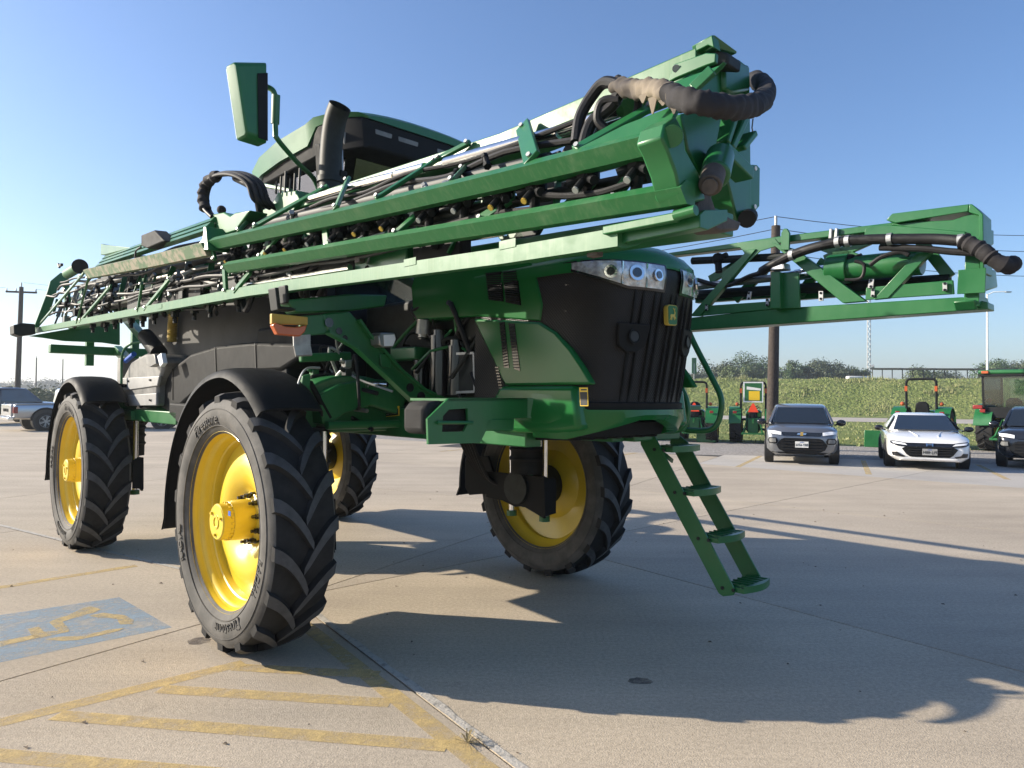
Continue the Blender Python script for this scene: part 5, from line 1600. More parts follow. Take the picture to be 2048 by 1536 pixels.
hp('casting_foot', [(5.52, -1.468, 2.34), (5.52, -1.427, 2.407), (5.52, -1.382, 2.498), (5.52, -1.287, 2.504), (5.52, -1.342, 2.43), (5.52, -1.314, 2.394), (5.52, -1.207, 2.381), (5.52, -1.126, 2.38), (5.52, -1.148, 2.346), (5.52, -1.285, 2.319), (5.52, -1.42, 2.335)], 0.10, 'rust', par=HEAD)
for a, b2, w in (((5.45, -1.177, 2.658), (5.45, -0.973, 2.605), 0.05), ((5.42, -0.967, 2.84), (5.42, -1.076, 2.691), 0.03), ((5.42, -1, 2.912), (5.42, -1.114, 2.701), 0.025), ((5.42, -0.888, 2.8), (5.42, -0.99, 2.712), 0.025)):
    MB().bar(a, b2, w, 0.08, (1, 0, 0)).build('casting_rib', 'green', HEAD, 0.006)
MB().cyl((5.6, -1.491, 2.422), (5.58, -1.431, 2.486), 0.040, 20).build('hinge_pin', 'rust', HEAD, 0.006)
MB().cyl((5.56, -1.39, 2.487), (5.5, -1.253, 2.605), 0.052, 20).build('hinge_boss', 'green', HEAD, 0.01)
MB().cyl((5.602, -1.494, 2.423), (5.612, -1.514, 2.412), 0.026, 16).build('pin_cap', 'rust', HEAD)
MB().cyl((5.565, -1.661, 2.555), (5.572, -1.674, 2.548), 0.035, 18).build('casting_disc', 'green', HEAD)
hp('bolt_plate', [(5.34, -0.735, 2.719), (5.34, -0.7, 2.74), (5.34, -0.659, 2.748), (5.34, -0.631, 2.739), (5.34, -0.634, 2.57), (5.34, -0.667, 2.546), (5.34, -0.721, 2.536)], 0.015, 'green', 0.002, HEAD)
for c in (((5.345, -0.682, 2.726)), ((5.345, -0.685, 2.557))):
    MB().cyl(c, (c[0] + 0.003, c[1], c[2]), 0.010, 10).build('bolt_hole', 'white', HEAD)
MB().cyl((5.42, -0.898, 2.45), (5.3, -0.649, 2.53), 0.036, 16).build('bump_stop', 'rubber', HEAD)
MB().prism([(5.4, -1.305, 2.921), (5.4, -0.965, 3.076), (5.4, -0.923, 2.982), (5.4, -1.081, 2.893), (5.4, -1.227, 2.821)], (-0.10, 0, 0)).build('head_pocket', 'green', HEAD, 0.01)
# head top: tapered plates and cap
MB().prism([(5.329, -1.34, 2.904), (5.357, -1.34, 2.965), (5.492, -1.34, 2.961), (5.532, -1.34, 2.946), (5.529, -1.34, 2.913), (5.488, -1.34, 2.914), (5.366, -1.34, 2.909)], (0, 0.02, 0)).build('latch_plate', 'green', HEAD, 0.004)
MB().cyl((5.368, -1.342, 2.944), (5.37, -1.346, 2.941), 0.014, 14).build('plate_hole', 'tank', HEAD)
MB().prism([(5.343, -1.36, 2.887), (5.56, -1.36, 2.887), (5.575, -1.36, 2.896), (5.495, -1.4, 2.815), (5.456, -1.4, 2.825)], (0, 0.025, 0)).build('head_plate', 'green', HEAD, 0.004)
MB().bar((5.487, -1.42, 2.805), (5.554, -1.4, 2.858), 0.04, 0.02, (0, -1, 0)).build('casting_rib', 'green', HEAD, 0.004)
MB().prism([(5.374, -1.22, 3.073), (5.445, -1.22, 3.086), (5.454, -1.22, 3.035), (5.428, -1.22, 3.054), (5.377, -1.22, 3.049)], (0, 0.05, 0)).build('cap_side', 'green', HEAD, 0.003)
MB().prism([(5.445, -1.22, 3.086), (5.446, -1.2, 3.093), (5.455, -1.05, 3.08), (5.455, -1.05, 3.071), (5.432, -1.12, 3.072), (5.442, -1.2, 3.046)], (-0.10, 0.02, 0)).build('cap_top', 'green', HEAD, 0.003)
MB().prism([(5.381, -1.18, 3.045), (5.445, -1.18, 3.043), (5.477, -1.15, 3.032), (5.471, -1.15, 2.986), (5.392, -1.18, 3.007)], (0, 0.1, 0)).build('cap_core', 'dark_metal', HEAD, 0.01)
MB().prism([(5.42, -1.087, 3.04), (5.42, -1.001, 3.079), (5.38, -0.802, 3.133), (5.38, -0.792, 3.029), (5.42, -1, 2.942), (5.42, -1.078, 2.928)], (-0.12, 0, 0)).build('head_housing', 'green', HEAD, 0.015)
# canvas-wrapped hose bundle around the head
def wob(pts, r, seed, amp=0.18, sub=7):
    P = smooth_path(pts, sub)
    q = random.Random(seed)
    return P, [r * (1 + amp * (q.random() - 0.5) * 2) for _ in P]
def wrap(pts, r, seed, flat=0.8, sub=12, n=20, amp=0.12):
    # loose canvas sleeve: folds run round and along it
    P = smooth_path(pts, sub)
    q = random.Random(seed)
    ph = [q.uniform(0, 6.28) for _ in range(8)]
    mb = MB().tube(P, 1.0, n)
    out = []
    for i, c in enumerate(P):
        for k in range(n):
            v = Vector(mb.v[i * n + k]) - c
            a = 2 * PI * k / n
            w = 1 + amp * (math.sin(i * 0.9 + 2 * a + ph[0]) * 0.5 + math.sin(i * 1.7 - a + ph[1]) * 0.5 + math.sin(3 * a + ph[2] + i * 0.25) * 0.6 + 0.35 * math.sin(i * 3.1 + ph[3]))
            v = v * r * w
            v.z *= 1.12
            v -= Vector((0, 0, 0))
            out.append(tuple(c + v))
    mb.v = out
    return mb
nb('hose_wrap', wrap([(5.132, -1.4, 2.933), (5.286, -1.47, 2.852), (5.423, -1.54, 2.784), (5.551, -1.62, 2.701)], 0.031, 2, amp=0.18), 'canvas', smooth=60)
nb('hose_wrap', wrap([(5.514, -1.6, 2.725), (5.64, -1.664, 2.642), (5.7, -1.602, 2.63), (5.7, -1.444, 2.674), (5.66, -1.259, 2.754), (5.56, -1.014, 2.891), (5.43, -0.78, 3.043), (5.3, -0.612, 3.159)], 0.034, 4, amp=0.13), 'canvas_dark', smooth=60)
for k, (px, l) in enumerate(((0, 0.022), (1, 0.05), (2, 0.012), (3, 0.03))):
    c = Vector((5.37, -1.54, 2.772)).lerp(Vector((5.557, -1.63, 2.663)), k / 3)
    nb('wrap_flap', MB().loft([[c + Vector((-0.02, -0.012, 0.01)), c + Vector((0.02, -0.012, 0.01)), c + Vector((0.02, -0.006, 0.01)), c + Vector((-0.02, -0.006, 0.01))], [c + Vector((-0.002, -0.014, -l)), c + Vector((0.004, -0.014, -l)), c + Vector((0.004, -0.010, -l)), c + Vector((-0.002, -0.010, -l))]]), 'canvas')
for k in range(7):
    a = Vector((5.64, -1.636, 2.672)).lerp(Vector((5.7, -1.394, 2.718)), k / 6)
    nb('wrap_lace', MB().tube([a + Vector((0, 0, -0.004)), a + Vector((0.006, 0.012, 0.006)), a + Vector((0.006, 0.028, -0.004))], 0.005, 6), 'canvas')
for k, off in enumerate((0, 1, 2, 3)):
    d = Vector((0.02 * k, 0.03 * (k % 2), -0.014 * k))
    pts = [Vector((5.179, -1.42, 2.912)) + d, Vector((5.077, -1.4, 2.964)) + d * 2, Vector((5.013, -1.4, 2.933)) + d * 2.5, Vector((4.965, -1.42, 2.85)) + d * 1.5, Vector((4.971, -1.45, 2.738)) + d]
    nb('head_hose', MB().tube(smooth_path(pts, 6), (0.024, 0.020, 0.026, 0.016)[k], 10), 'hose')
nb('head_hose', MB().tube(smooth_path([(5.152, -1.4, 2.872), (5.081, -1.42, 2.877), (5.059, -1.42, 2.813), (5.092, -1.4, 2.766)], 6), 0.02, 10), 'hose')
nb('head_hose', MB().tube(smooth_path([(4.826, -1.52, 2.544), (4.977, -1.52, 2.506), (5.154, -1.52, 2.484), (5.297, -1.52, 2.492)], 6), 0.014, 8), 'hose')
nb('frayed_cord', MB().tube([(5.35, -0.716, 2.934), (5.36, -0.744, 2.886), (5.35, -0.711, 2.861)], 0.003, 5), 'canvas')

# ---- far boom, seen from its inner side
FB = empty('far_boom', (0, 0, 0), 0, SP)
def fb(name, mb, m='green', bev=0.004, smooth=30):
    return mb.build(name, m, FB, bev, smooth)
def poly(pts, th=0.05, off=0.0):
    return MB().prism([Vector(q) + Vector((0, off, 0)) for q in pts], (0, th, 0))
fb('lower_chord', poly([(3.188, 1.45, 2.266), (5.748, 1.45, 2.271), (5.746, 1.45, 2.314), (5.612, 1.45, 2.357), (4.582, 1.45, 2.382), (4.366, 1.45, 2.385), (3.187, 1.45, 2.361)], 0.16), 'green', 0.006)
fb('lower_chord_rear', MB().box((-4.6, 1.45, 2.40), (3.4, 1.60, 2.50)), 'green', 0.006)
fb('upper_chord', poly([(3.182, 1.45, 2.935), (4.449, 1.45, 2.919), (5.104, 1.45, 2.894), (5.406, 1.45, 2.882), (5.406, 1.45, 2.84), (5.104, 1.45, 2.85), (4.499, 1.45, 2.867), (3.488, 1.45, 2.902), (3.183, 1.45, 2.892)], 0.10), 'green', 0.005)
fb('upper_chord_rear', MB().box((-4.2, 1.45, 2.95), (3.2, 1.55, 3.04)), 'green', 0.006)
fb('gusset', poly([(4.099, 1.445, 2.919), (4.405, 1.445, 2.907), (4.444, 1.445, 2.853), (4.288, 1.445, 2.83), (3.955, 1.445, 2.589), (3.976, 1.445, 2.705), (4.166, 1.445, 2.824)], 0.012), 'green', 0.002)
fb('diagonal', poly([(4.19, 1.43, 2.85), (4.263, 1.43, 2.847), (3.787, 1.43, 2.375), (3.695, 1.43, 2.382)], 0.05))
fb('diagonal', poly([(4.374, 1.43, 2.883), (4.564, 1.43, 2.803), (5.054, 1.43, 2.381), (4.9, 1.43, 2.381)], 0.05))
fb('diagonal', poly([(5.362, 1.43, 2.666), (5.457, 1.43, 2.665), (5.192, 1.43, 2.388), (5.098, 1.43, 2.387)], 0.05))
fb('post_box', poly([(4.404, 1.42, 2.38), (4.411, 1.42, 2.65), (4.595, 1.42, 2.627), (4.606, 1.42, 2.37)], 0.02))
fb('post_side', MB().prism([(4.411, 1.42, 2.65), (4.479, 1.42, 2.641), (4.484, 1.42, 2.373), (4.404, 1.42, 2.38)], (0, -0.05, 0)))
fb('hanger', poly([(4.469, 1.4, 2.805), (4.473, 1.4, 2.93), (4.492, 1.4, 2.96), (4.518, 1.4, 2.955), (4.537, 1.4, 2.919), (4.533, 1.4, 2.796)], 0.02))
for x in (1660, 1671):
    pass
fb('clamp', poly([(4.804, 1.42, 2.841), (4.814, 1.42, 2.91), (4.831, 1.42, 2.907), (4.828, 1.42, 2.837)], 0.04), 'galv')
fb('clamp', poly([(4.842, 1.42, 2.839), (4.852, 1.42, 2.907), (4.869, 1.42, 2.904), (4.866, 1.42, 2.835)], 0.04), 'galv')
fb('fold_cylinder', MB().cyl((4.898, 1.52, 2.629), (5.371, 1.52, 2.616), 0.085, 18), 'green', 0.006)
fb('cylinder_head', MB().cyl((4.771, 1.52, 2.637), (4.915, 1.52, 2.63), 0.105, 18), 'green', 0.006)
fb('cylinder_rod', MB().cyl((4.409, 1.52, 2.621), (4.778, 1.52, 2.633), 0.04, 12), 'chrome', 0)
fb('spray_pipe', MB().cyl((3.697, 1.5, 2.626), (4.36, 1.5, 2.624), 0.028, 10), 'steel', 0)
fb('spray_pipe', MB().cyl((3.659, 1.52, 2.848), (4.561, 1.52, 2.766), 0.03, 10), 'dark_metal', 0)
fb('spray_pipe', MB().cyl((3.635, 1.6, 2.577), (5.508, 1.6, 2.493), 0.04, 10), 'dark_metal', 0)
fb('spray_pipe', MB().cyl((4.524, 1.52, 2.649), (4.881, 1.52, 2.666), 0.02, 10), 'chrome', 0)
fb('outer_chord', poly([(4.479, 1.62, 2.46), (5.503, 1.62, 2.447), (5.503, 1.62, 2.489), (4.479, 1.62, 2.516)], 0.06), 'green')
fb('outer_chord', poly([(3.623, 1.62, 2.513), (4.362, 1.62, 2.493), (4.362, 1.62, 2.539), (3.623, 1.62, 2.58)], 0.06), 'green')
fb('lower_plate', poly([(5.044, 1.44, 2.39), (5.05, 1.44, 2.474), (5.565, 1.44, 2.467), (5.571, 1.44, 2.379)], 0.02))
fb('lower_plate', poly([(3.781, 1.44, 2.376), (3.789, 1.44, 2.456), (4.402, 1.44, 2.441), (4.402, 1.44, 2.382)], 0.02))
for a, b2 in (((3.775, 1.6, 2.687), (4.084, 1.6, 2.811)), ((4.526, 1.6, 2.491), (4.71, 1.6, 2.728)), ((4.71, 1.6, 2.728), (5.019, 1.6, 2.827)), ((4.953, 1.6, 2.696), (4.673, 1.6, 2.843)), ((5.508, 1.6, 2.509), (5.333, 1.6, 2.779)), ((3.999, 1.6, 2.502), (4.25, 1.6, 2.711))):
    fb('outer_diagonal', MB().bar(a, b2, 0.07, 0.03, (0, 1, 0)))
fb('end_post', poly([(5.632, 1.4, 2.295), (5.64, 1.4, 2.613), (5.719, 1.4, 2.612), (5.713, 1.4, 2.288)], 0.14))
fb('end_plate', poly([(5.607, 1.36, 2.367), (5.613, 1.36, 2.513), (5.758, 1.36, 2.51), (5.753, 1.36, 2.361)], 0.015), 'green', 0.002)
fb('end_web', poly([(5.204, 1.43, 2.874), (5.354, 1.43, 2.865), (5.566, 1.43, 2.841), (5.692, 1.43, 2.868), (5.728, 1.43, 2.849), (5.717, 1.43, 2.692), (5.468, 1.43, 2.788)], 0.05))
fb('end_bend', poly([(5.116, 1.415, 2.883), (5.209, 1.415, 2.867), (5.637, 1.415, 2.755), (5.642, 1.415, 2.72), (5.269, 1.415, 2.798), (5.046, 1.415, 2.82), (5.052, 1.415, 2.873)], 0.06))
fb('top_cover', poly([(5.189, 1.4, 2.901), (5.226, 1.4, 2.937), (5.662, 1.4, 2.917), (5.656, 1.4, 2.872), (5.244, 1.4, 2.872)], 0.20))
fb('cover_end', poly([(5.667, 1.38, 2.912), (5.682, 1.38, 2.909), (5.739, 1.38, 2.838), (5.744, 1.38, 2.485), (5.723, 1.38, 2.487), (5.716, 1.38, 2.836), (5.664, 1.38, 2.864)], 0.2))
for z0, z1 in ((463, 475), (482, 494), (540, 556), (566, 580)):
    pass
for q in ([(5.7, 1.555, 2.793), (5.7, 1.829, 2.824), (5.7, 1.828, 2.727), (5.7, 1.554, 2.668)], [(5.7, 1.553, 2.543), (5.7, 1.879, 2.571), (5.7, 1.931, 2.462), (5.7, 1.552, 2.388)], [(5.7, 1.367, 2.322), (5.7, 1.661, 2.368), (5.7, 1.748, 2.322), (5.7, 1.423, 2.267)]):
    fb('hinge_lug', MB().prism(q, (-0.12, 0, 0)), 'green', 0.01)
fb('boom_hose', MB().tube(smooth_path([(4.333, 1.38, 2.661), (4.428, 1.36, 2.695), (4.576, 1.34, 2.741), (4.738, 1.32, 2.769), (4.922, 1.32, 2.783), (5.102, 1.32, 2.772), (5.299, 1.32, 2.745), (5.499, 1.32, 2.714), (5.659, 1.3, 2.674)], 6), 0.034, 12), 'hose', 0)
P, rs = wob([(5.651, 1.3, 2.679), (5.751, 1.28, 2.604), (5.81, 1.27, 2.544), (5.87, 1.3, 2.5), (5.885, 1.4, 2.523)], 0.048, 8, 0.14)
fb('hose_wrap', MB().tube(P, rs, 14), 'canvas_dark', 0)
fb('boom_hose', MB().tube(smooth_path([(5.166, 1.36, 2.716), (5.409, 1.34, 2.671), (5.578, 1.33, 2.627), (5.711, 1.32, 2.598)], 6), 0.022, 10), 'hose', 0)
fb('boom_hose', MB().tube(smooth_path([(5.104, 1.36, 2.609), (5.181, 1.36, 2.655), (5.287, 1.36, 2.669), (5.339, 1.36, 2.643)], 6), 0.015, 8), 'hose', 0)
fb('boom_hose', MB().tube(smooth_path([(4.928, 1.4, 2.534), (5.032, 1.4, 2.535), (5.051, 1.4, 2.621), (4.993, 1.4, 2.655)], 6), 0.012, 8), 'hose', 0)
fb('boom_hose', MB().tube(smooth_path([(3.75, 1.45, 2.672), (3.995, 1.45, 2.597), (4.205, 1.45, 2.651), (4.34, 1.42, 2.658)], 6), 0.018, 8), 'hose', 0)
for x, y in ((1676, 484), (1695, 482), (1582, 511), (1780, 478), (1922, 482)):
    pass
for c in ((4.912, 1.32, 2.784), (4.977, 1.32, 2.781), (4.583, 1.34, 2.744), (5.24, 1.32, 2.754), (5.644, 1.3, 2.68)):
    fb('hose_clamp', MB().cyl((c[0] - 0.015, c[1], c[2]), (c[0] + 0.015, c[1], c[2]), 0.040, 12), 'galv', 0)
LMP = fb('work_lamp', poly([(4.419, 1.34, 2.653), (4.426, 1.34, 2.7), (4.524, 1.34, 2.698), (4.532, 1.34, 2.65)], 0.10), 'steel', 0.006)
MB().prism([(4.436, 1.337, 2.658), (4.439, 1.337, 2.69), (4.511, 1.337, 2.688), (4.518, 1.337, 2.655)], (0, 0.004, 0)).build('lens', 'lamp_lens', LMP)
for q in ([(4.739, 1.42, 2.408), (4.739, 1.42, 2.479), (4.77, 1.42, 2.476), (4.77, 1.42, 2.409)], [(5.086, 1.42, 2.404), (5.089, 1.42, 2.457), (5.111, 1.42, 2.455), (5.111, 1.42, 2.405)], [(5.063, 1.43, 2.468), (5.073, 1.43, 2.528), (5.104, 1.43, 2.524), (5.098, 1.43, 2.464)], [(5.513, 1.42, 2.401), (5.513, 1.42, 2.451), (5.538, 1.42, 2.452), (5.538, 1.42, 2.402)], [(4.345, 1.42, 2.407), (4.345, 1.42, 2.455), (4.369, 1.42, 2.457), (4.369, 1.42, 2.409)], [(4.189, 1.42, 2.466), (4.205, 1.42, 2.529), (4.233, 1.42, 2.526), (4.221, 1.42, 2.463)], [(3.838, 1.42, 2.418), (3.838, 1.42, 2.458), (3.86, 1.42, 2.456), (3.86, 1.42, 2.416)]):
    pl = fb('hanger_plate', poly(q, 0.012), 'galv', 0.001)
    c = sum((Vector(v) for v in q), Vector()) / 4
    for dz in (-0.02, 0.02):
        MB().cyl(c + Vector((0, -0.003, dz)), c + Vector((0, 0.002, dz)), 0.009, 8).build('hole', 'black_gloss', pl)
nzc = [(3.904, 1.5, 2.829), (4.923, 1.5, 2.679)]
for c in nzc:
    c = Vector(c)
    fb('nozzle_body', MB().ball(c, 0.05, 10).cyl(c, c + Vector((0.02, -0.02, -0.11)), 0.028, 10).cyl(c, c + Vector((0.08, 0, 0.02)), 0.025, 10), 'black_plastic', 0)

# hoses, fittings and brackets over the front axle
ra_ = random.Random(64)
for k in range(14):
    x0 = ra_.uniform(1.55, 2.5); z0 = ra_.uniform(1.78, 2.12)
    pts = [(x0, -0.75 - ra_.random() * 0.25, z0), (x0 + ra_.uniform(-0.2, 0.2), -0.85 - ra_.random() * 0.2, z0 + ra_.uniform(0.0, 0.12)), (x0 + ra_.uniform(-0.3, 0.3), -0.9, z0 - ra_.uniform(0.05, 0.25)), (x0 + ra_.uniform(-0.3, 0.3), -0.75, z0 - ra_.uniform(0.2, 0.4))]
    MB().tube(smooth_path(pts, 5), ra_.choice((0.008, 0.012, 0.016)), 8).build('hydraulic_hose', ra_.choice(('hose', 'hose', 'galv')), SP)
for k in range(8):
    c = Vector((ra_.uniform(1.6, 2.5), -0.85 - ra_.random() * 0.15, ra_.uniform(1.72, 2.0)))
    MB().cbox(c, (0.06, 0.05, 0.05)).cyl(c, c + Vector((0, -0.05, 0.03)), 0.016, 8).build('fitting', ra_.choice(('steel', 'dark_metal', 'green')), SP, 0.004)
MB().prism([(2.42, -1.325, 1.636), (2.42, -1.299, 1.838), (2.42, -1.24, 1.853), (2.42, -1.252, 1.636)], (-0.05, 0, 0)).build('axle_bracket', 'green', SP, 0.006)
MB().tube(smooth_path([(2.44, -1.357, 1.676), (2.44, -1.341, 1.793), (2.44, -1.288, 1.885), (2.44, -1.185, 1.896)], 6), 0.008, 8).build('hydraulic_hose', 'galv', SP)
MB().bar((2.3, -1.261, 1.965), (2.3, -0.869, 1.997), 0.05, 0.06).build('cross_tube', 'green', SP, 0.01)
# seams and latches on the side fairing and load station
for a, b2 in (((-0.641, -1.126, 1.961), (-0.625, -1.126, 1.646)), ((0.442, -1.126, 2.13), (0.476, -1.126, 1.87)), ((1.27, -1.126, 2.126), (1.297, -1.126, 1.899))):
    MB().bar(a, b2, 0.006, 0.008).build('fairing_seam', 'label_black', SP)
for c in ((-1.018, -1.22, 1.848), (-1.769, -1.22, 1.844), (-1.006, -1.22, 1.641)):
    MB().cbox(c, (0.05, 0.012, 0.02)).build('latch', 'black_gloss', SP, 0.003)

# ================================================================ background: bank, grass, trees, poles
def noise2(x, y, seed=0):
    return math.sin(x * 1.7 + seed) * math.cos(y * 1.3 - seed * 0.7) + 0.5 * math.sin(x * 3.9 - y * 2.7 + seed * 1.9) + 0.3 * math.sin(x * 7.3 + y * 6.1 + seed)
BK0, BK1 = Vector((-30.0, 91.5, 0)), Vector((150.0, 41.0, 0))
BD = (BK1 - BK0).normalized(); BN = Vector((-BD.y, BD.x, 0)); BL = (BK1 - BK0).length
def bank_z(u, v):
    t = max(0.0, min(1.0, v / 11.0)); s = t * t * (3 - 2 * t)
    tp = max(0.0, min(1.0, (u - 12) / 30.0)); tp = tp * tp * (3 - 2 * tp)
    return -0.04 + (4.1 + 0.004 * (u - 60)) * s * tp + 0.16 * noise2(u * 0.35, v * 0.5) * s * tp
mb = MB()
NU, NV = 120, 26
vs_ = []
for i in range(NU + 1):
    for j in range(NV + 1):
        u = BL * i / NU; v = (j / NV) ** 1.5 * 60
        p = BK0 + BD * u + BN * v
        vs_.append((p.x, p.y, bank_z(u, v)))
mb.add(vs_, [(i * (NV + 1) + j, (i + 1) * (NV + 1) + j, (i + 1) * (NV + 1) + j + 1, i * (NV + 1) + j + 1) for i in range(NU) for j in range(NV)])
tag(mb.build('embankment', 'bank', smooth=60), kind='structure')
mat('blade_a', (0.19, 0.235, 0.07), 0.7, var=0.4, vscale=0.25)
mat('blade_b', (0.29, 0.29, 0.125), 0.7, var=0.35, vscale=0.3)
rg = random.Random(77)
def tuft(mb, p, h, w, mi):
    for k in range(3):
        a = rg.uniform(0, PI); d = Vector((math.cos(a), math.sin(a), 0)) * w
        l = Vector((rg.uniform(-0.4, 0.4), rg.uniform(-0.4, 0.4), 1)) * h * rg.uniform(0.7, 1.2)
        q = p + Vector((rg.uniform(-0.2, 0.2), rg.uniform(-0.2, 0.2), -0.05))
        mb.add([q - d, q + d, q + l], [(0, 1, 2)], mi)
mb = MB()
for i in range(20000):
    u = rg.uniform(20, 125); v = rg.random() ** 0.9 * 15
    z = bank_z(u, v)
    p = BK0 + BD * u + BN * v
    n = noise2(u * 0.25, v * 0.6, 3)
    h = 0.12 + 0.16 * max(0, n) ** 2 + (0.10 if 9 < v < 13 and n > 0.3 else 0)
    tuft(mb, Vector((p.x, p.y, z)), h, 0.03 + 0.03 * rg.random(), 1 if (rg.random() < 0.35 + 0.25 * n) else 0)
tag(mb.build('tall_grass', ['blade_a', 'blade_b'], smooth=0), 'tall rough green grass growing over the roadside bank', 'grass', kind='stuff')
mb = MB()
for i in range(9000):
    x = rg.uniform(-8, 45); y = rg.uniform(20, 62)
    if y < 33.8 - 0.42 * (x + 6) or y > 64.3 - 0.27 * x:
        continue
    tuft(mb, Vector((x, y, -0.045)), 0.10 + 0.05 * rg.random(), 0.03 + 0.03 * rg.random(), 1 if rg.random() < 0.55 else 0)
tag(mb.build('verge_grass', ['blade_a', 'blade_b'], smooth=0), 'short mown yellowish grass between gravel strip and road', 'grass', kind='stuff')

def tree(name, label, base, h, rx, kind, seed, leafn=2600, ls=0.22, group=None, trunk=True, flat=1.0, cat='tree'):
    r = random.Random(seed)
    o = empty(name, base)
    tag(o, label, cat, group)
    if trunk:
        mb = MB()
        mb.tube(smooth_path([(0, 0, -0.3), (0.05 * h * r.uniform(-1, 1), 0.03 * h, h * 0.25), (0.03 * h, 0, h * 0.55)], 4), [0.05 * h * 0.6 * (1 - 0.07 * i) for i in range(9)], 8)
        for k in range(6):
            a = 2 * PI * k / 6 + r.random(); zz = h * r.uniform(0.25, 0.5)
            mb.tube([(0, 0, zz), (rx * 0.35 * math.cos(a), rx * 0.35 * math.sin(a), zz + h * 0.15), (rx * 0.7 * math.cos(a), rx * 0.7 * math.sin(a), zz + h * 0.25)], [0.016 * h, 0.010 * h, 0.004 * h], 6)
        mb.build('trunk', 'bark', o)
    mb = MB()
    nb_ = 24
    blobs = []
    for k in range(nb_):
        a = r.uniform(0, 2 * PI); q = math.sqrt(r.random()) * 0.72
        zz = r.uniform(0.10, 0.88) if trunk else r.uniform(0.1, 0.8)
        lim = 1.0 - 0.55 * max(0, (zz - 0.5) / 0.5) ** 1.5
        blobs.append((Vector((rx * q * lim * math.cos(a), rx * q * lim * math.sin(a), h * zz)), rx * r.uniform(0.20, 0.40)))
    for i in range(leafn):
        c, br = r.choice(blobs)
        d = Vector((r.gauss(0, 1), r.gauss(0, 1), r.gauss(0, 0.75) * flat)).normalized() * br * (0.55 + 0.5 * r.random())
        p = c + d
        if p.z < 0: continue
        n = (d.normalized() + Vector((r.gauss(0, .5), r.gauss(0, .5), r.gauss(0, .5)))).normalized()
        t = n.orthogonal().normalized(); b2 = n.cross(t)
        s = ls * r.uniform(0.6, 1.3)
        ang = r.uniform(0, 2 * PI)
        t, b2 = t * math.cos(ang) + b2 * math.sin(ang), b2 * math.cos(ang) - t * math.sin(ang)
        mb.add([p - t * s, p - b2 * s * 0.5, p + t * s, p + b2 * s * 0.55], [(0, 1, 2, 3)])
    mb.build('crown', ('leaf_a', 'leaf_b', 'leaf_c')[kind], o, smooth=0)
    return o
def bank_pos(px, depth):
    x = (px - 1024) / 1418.56 * depth
    p = Vector((x, depth, 0)) - BK0
    return (x, depth, max(0, bank_z(p.dot(BD), p.dot(BN))) - 0.2)
TREES = [(1384, 150, 748, 28, 1, 'small dark tree left of the road sign, beside the hand rail'),
         (1438, 150, 722, 48, 1, 'dark round tree between the road sign and the tallest tree'),
         (1508, 155, 709, 46, 0, 'tallest dark green tree just left of the thick utility pole'),
         (1478, 140, 736, 40, 2, 'lighter low tree in front of the tallest dark tree'),
         (1590, 150, 720, 34, 0, 'dark tree just right of the thick utility pole'),
         (1655, 150, 720, 48, 1, 'broad grey green tree midway between pole and radio tower'),
         (1412, 160, 734, 34, 0, 'dark tree behind and between the two leftmost roadside trees'),
         (1618, 160, 728, 36, 1, 'grey green tree between the pole and the broad tree'),
         (1690, 165, 734, 34, 0, 'dark tree between the broad tree and the radio tower'),
         (1895, 160, 742, 36, 1, 'low grey green tree above the open tractor'),
         (1724, 150, 737, 30, 2, 'small pale tree at the foot of the radio tower'),
         (1838, 150, 734, 40, 2, 'low pale bushy tree above the white sedan'),
         (1995, 140, 712, 52, 0, 'wide dark tree behind the white lamp post'),
         (2060, 140, 720, 45, 1, 'dark tree cut by the right picture edge')]
for i, (px, d, yt, hw, k, lab) in enumerate(TREES):
    h = (797 - yt) / 1418.56 * d + 1.71 - 2.0
    tree('roadside_tree', lab, ((px - 1024) / 1418.56 * d, d, 2.0), h, hw / 1418.56 * d * 1.3, k, 100 + i, 9000, 0.21, 'trees along the top of the bank')
LT = [(8, 420, 6.6, 13, 1, 'hazy far tree clump left of the crossarm pole'), (58, 415, 6.9, 15, 1, 'hazy far tree clump right of the crossarm pole'), (104, 400, 8.0, 10, 1, 'taller hazy far tree beside the rear fender'), (150, 420, 7, 14, 0, 'hazy far trees behind the rear fender')]
for i, (px, d, h, rx, k, lab) in enumerate(LT):
    tree('far_tree', lab, ((px - 1024) / 1418.56 * d, d, -0.3), h, rx, k, 300 + i, 2600, 0.60, 'far trees on the left')
for i, (px, d, h, rx, k, lab) in enumerate(((52, 75, 1.9, 3.6, 2, 'light green shrub behind the silver pickup bed'), (95, 78, 1.8, 3.4, 2, 'light green shrub above the silver pickup cab'), (14, 72, 1.7, 3.0, 0, 'dark green shrub at the left picture edge'))):
    tree('shrub', lab, ((px - 1024) / 1418.56 * d, d, -0.1), h, rx, k, 400 + i, 1800, 0.16, 'shrubs at the far left', trunk=True, cat='shrub')

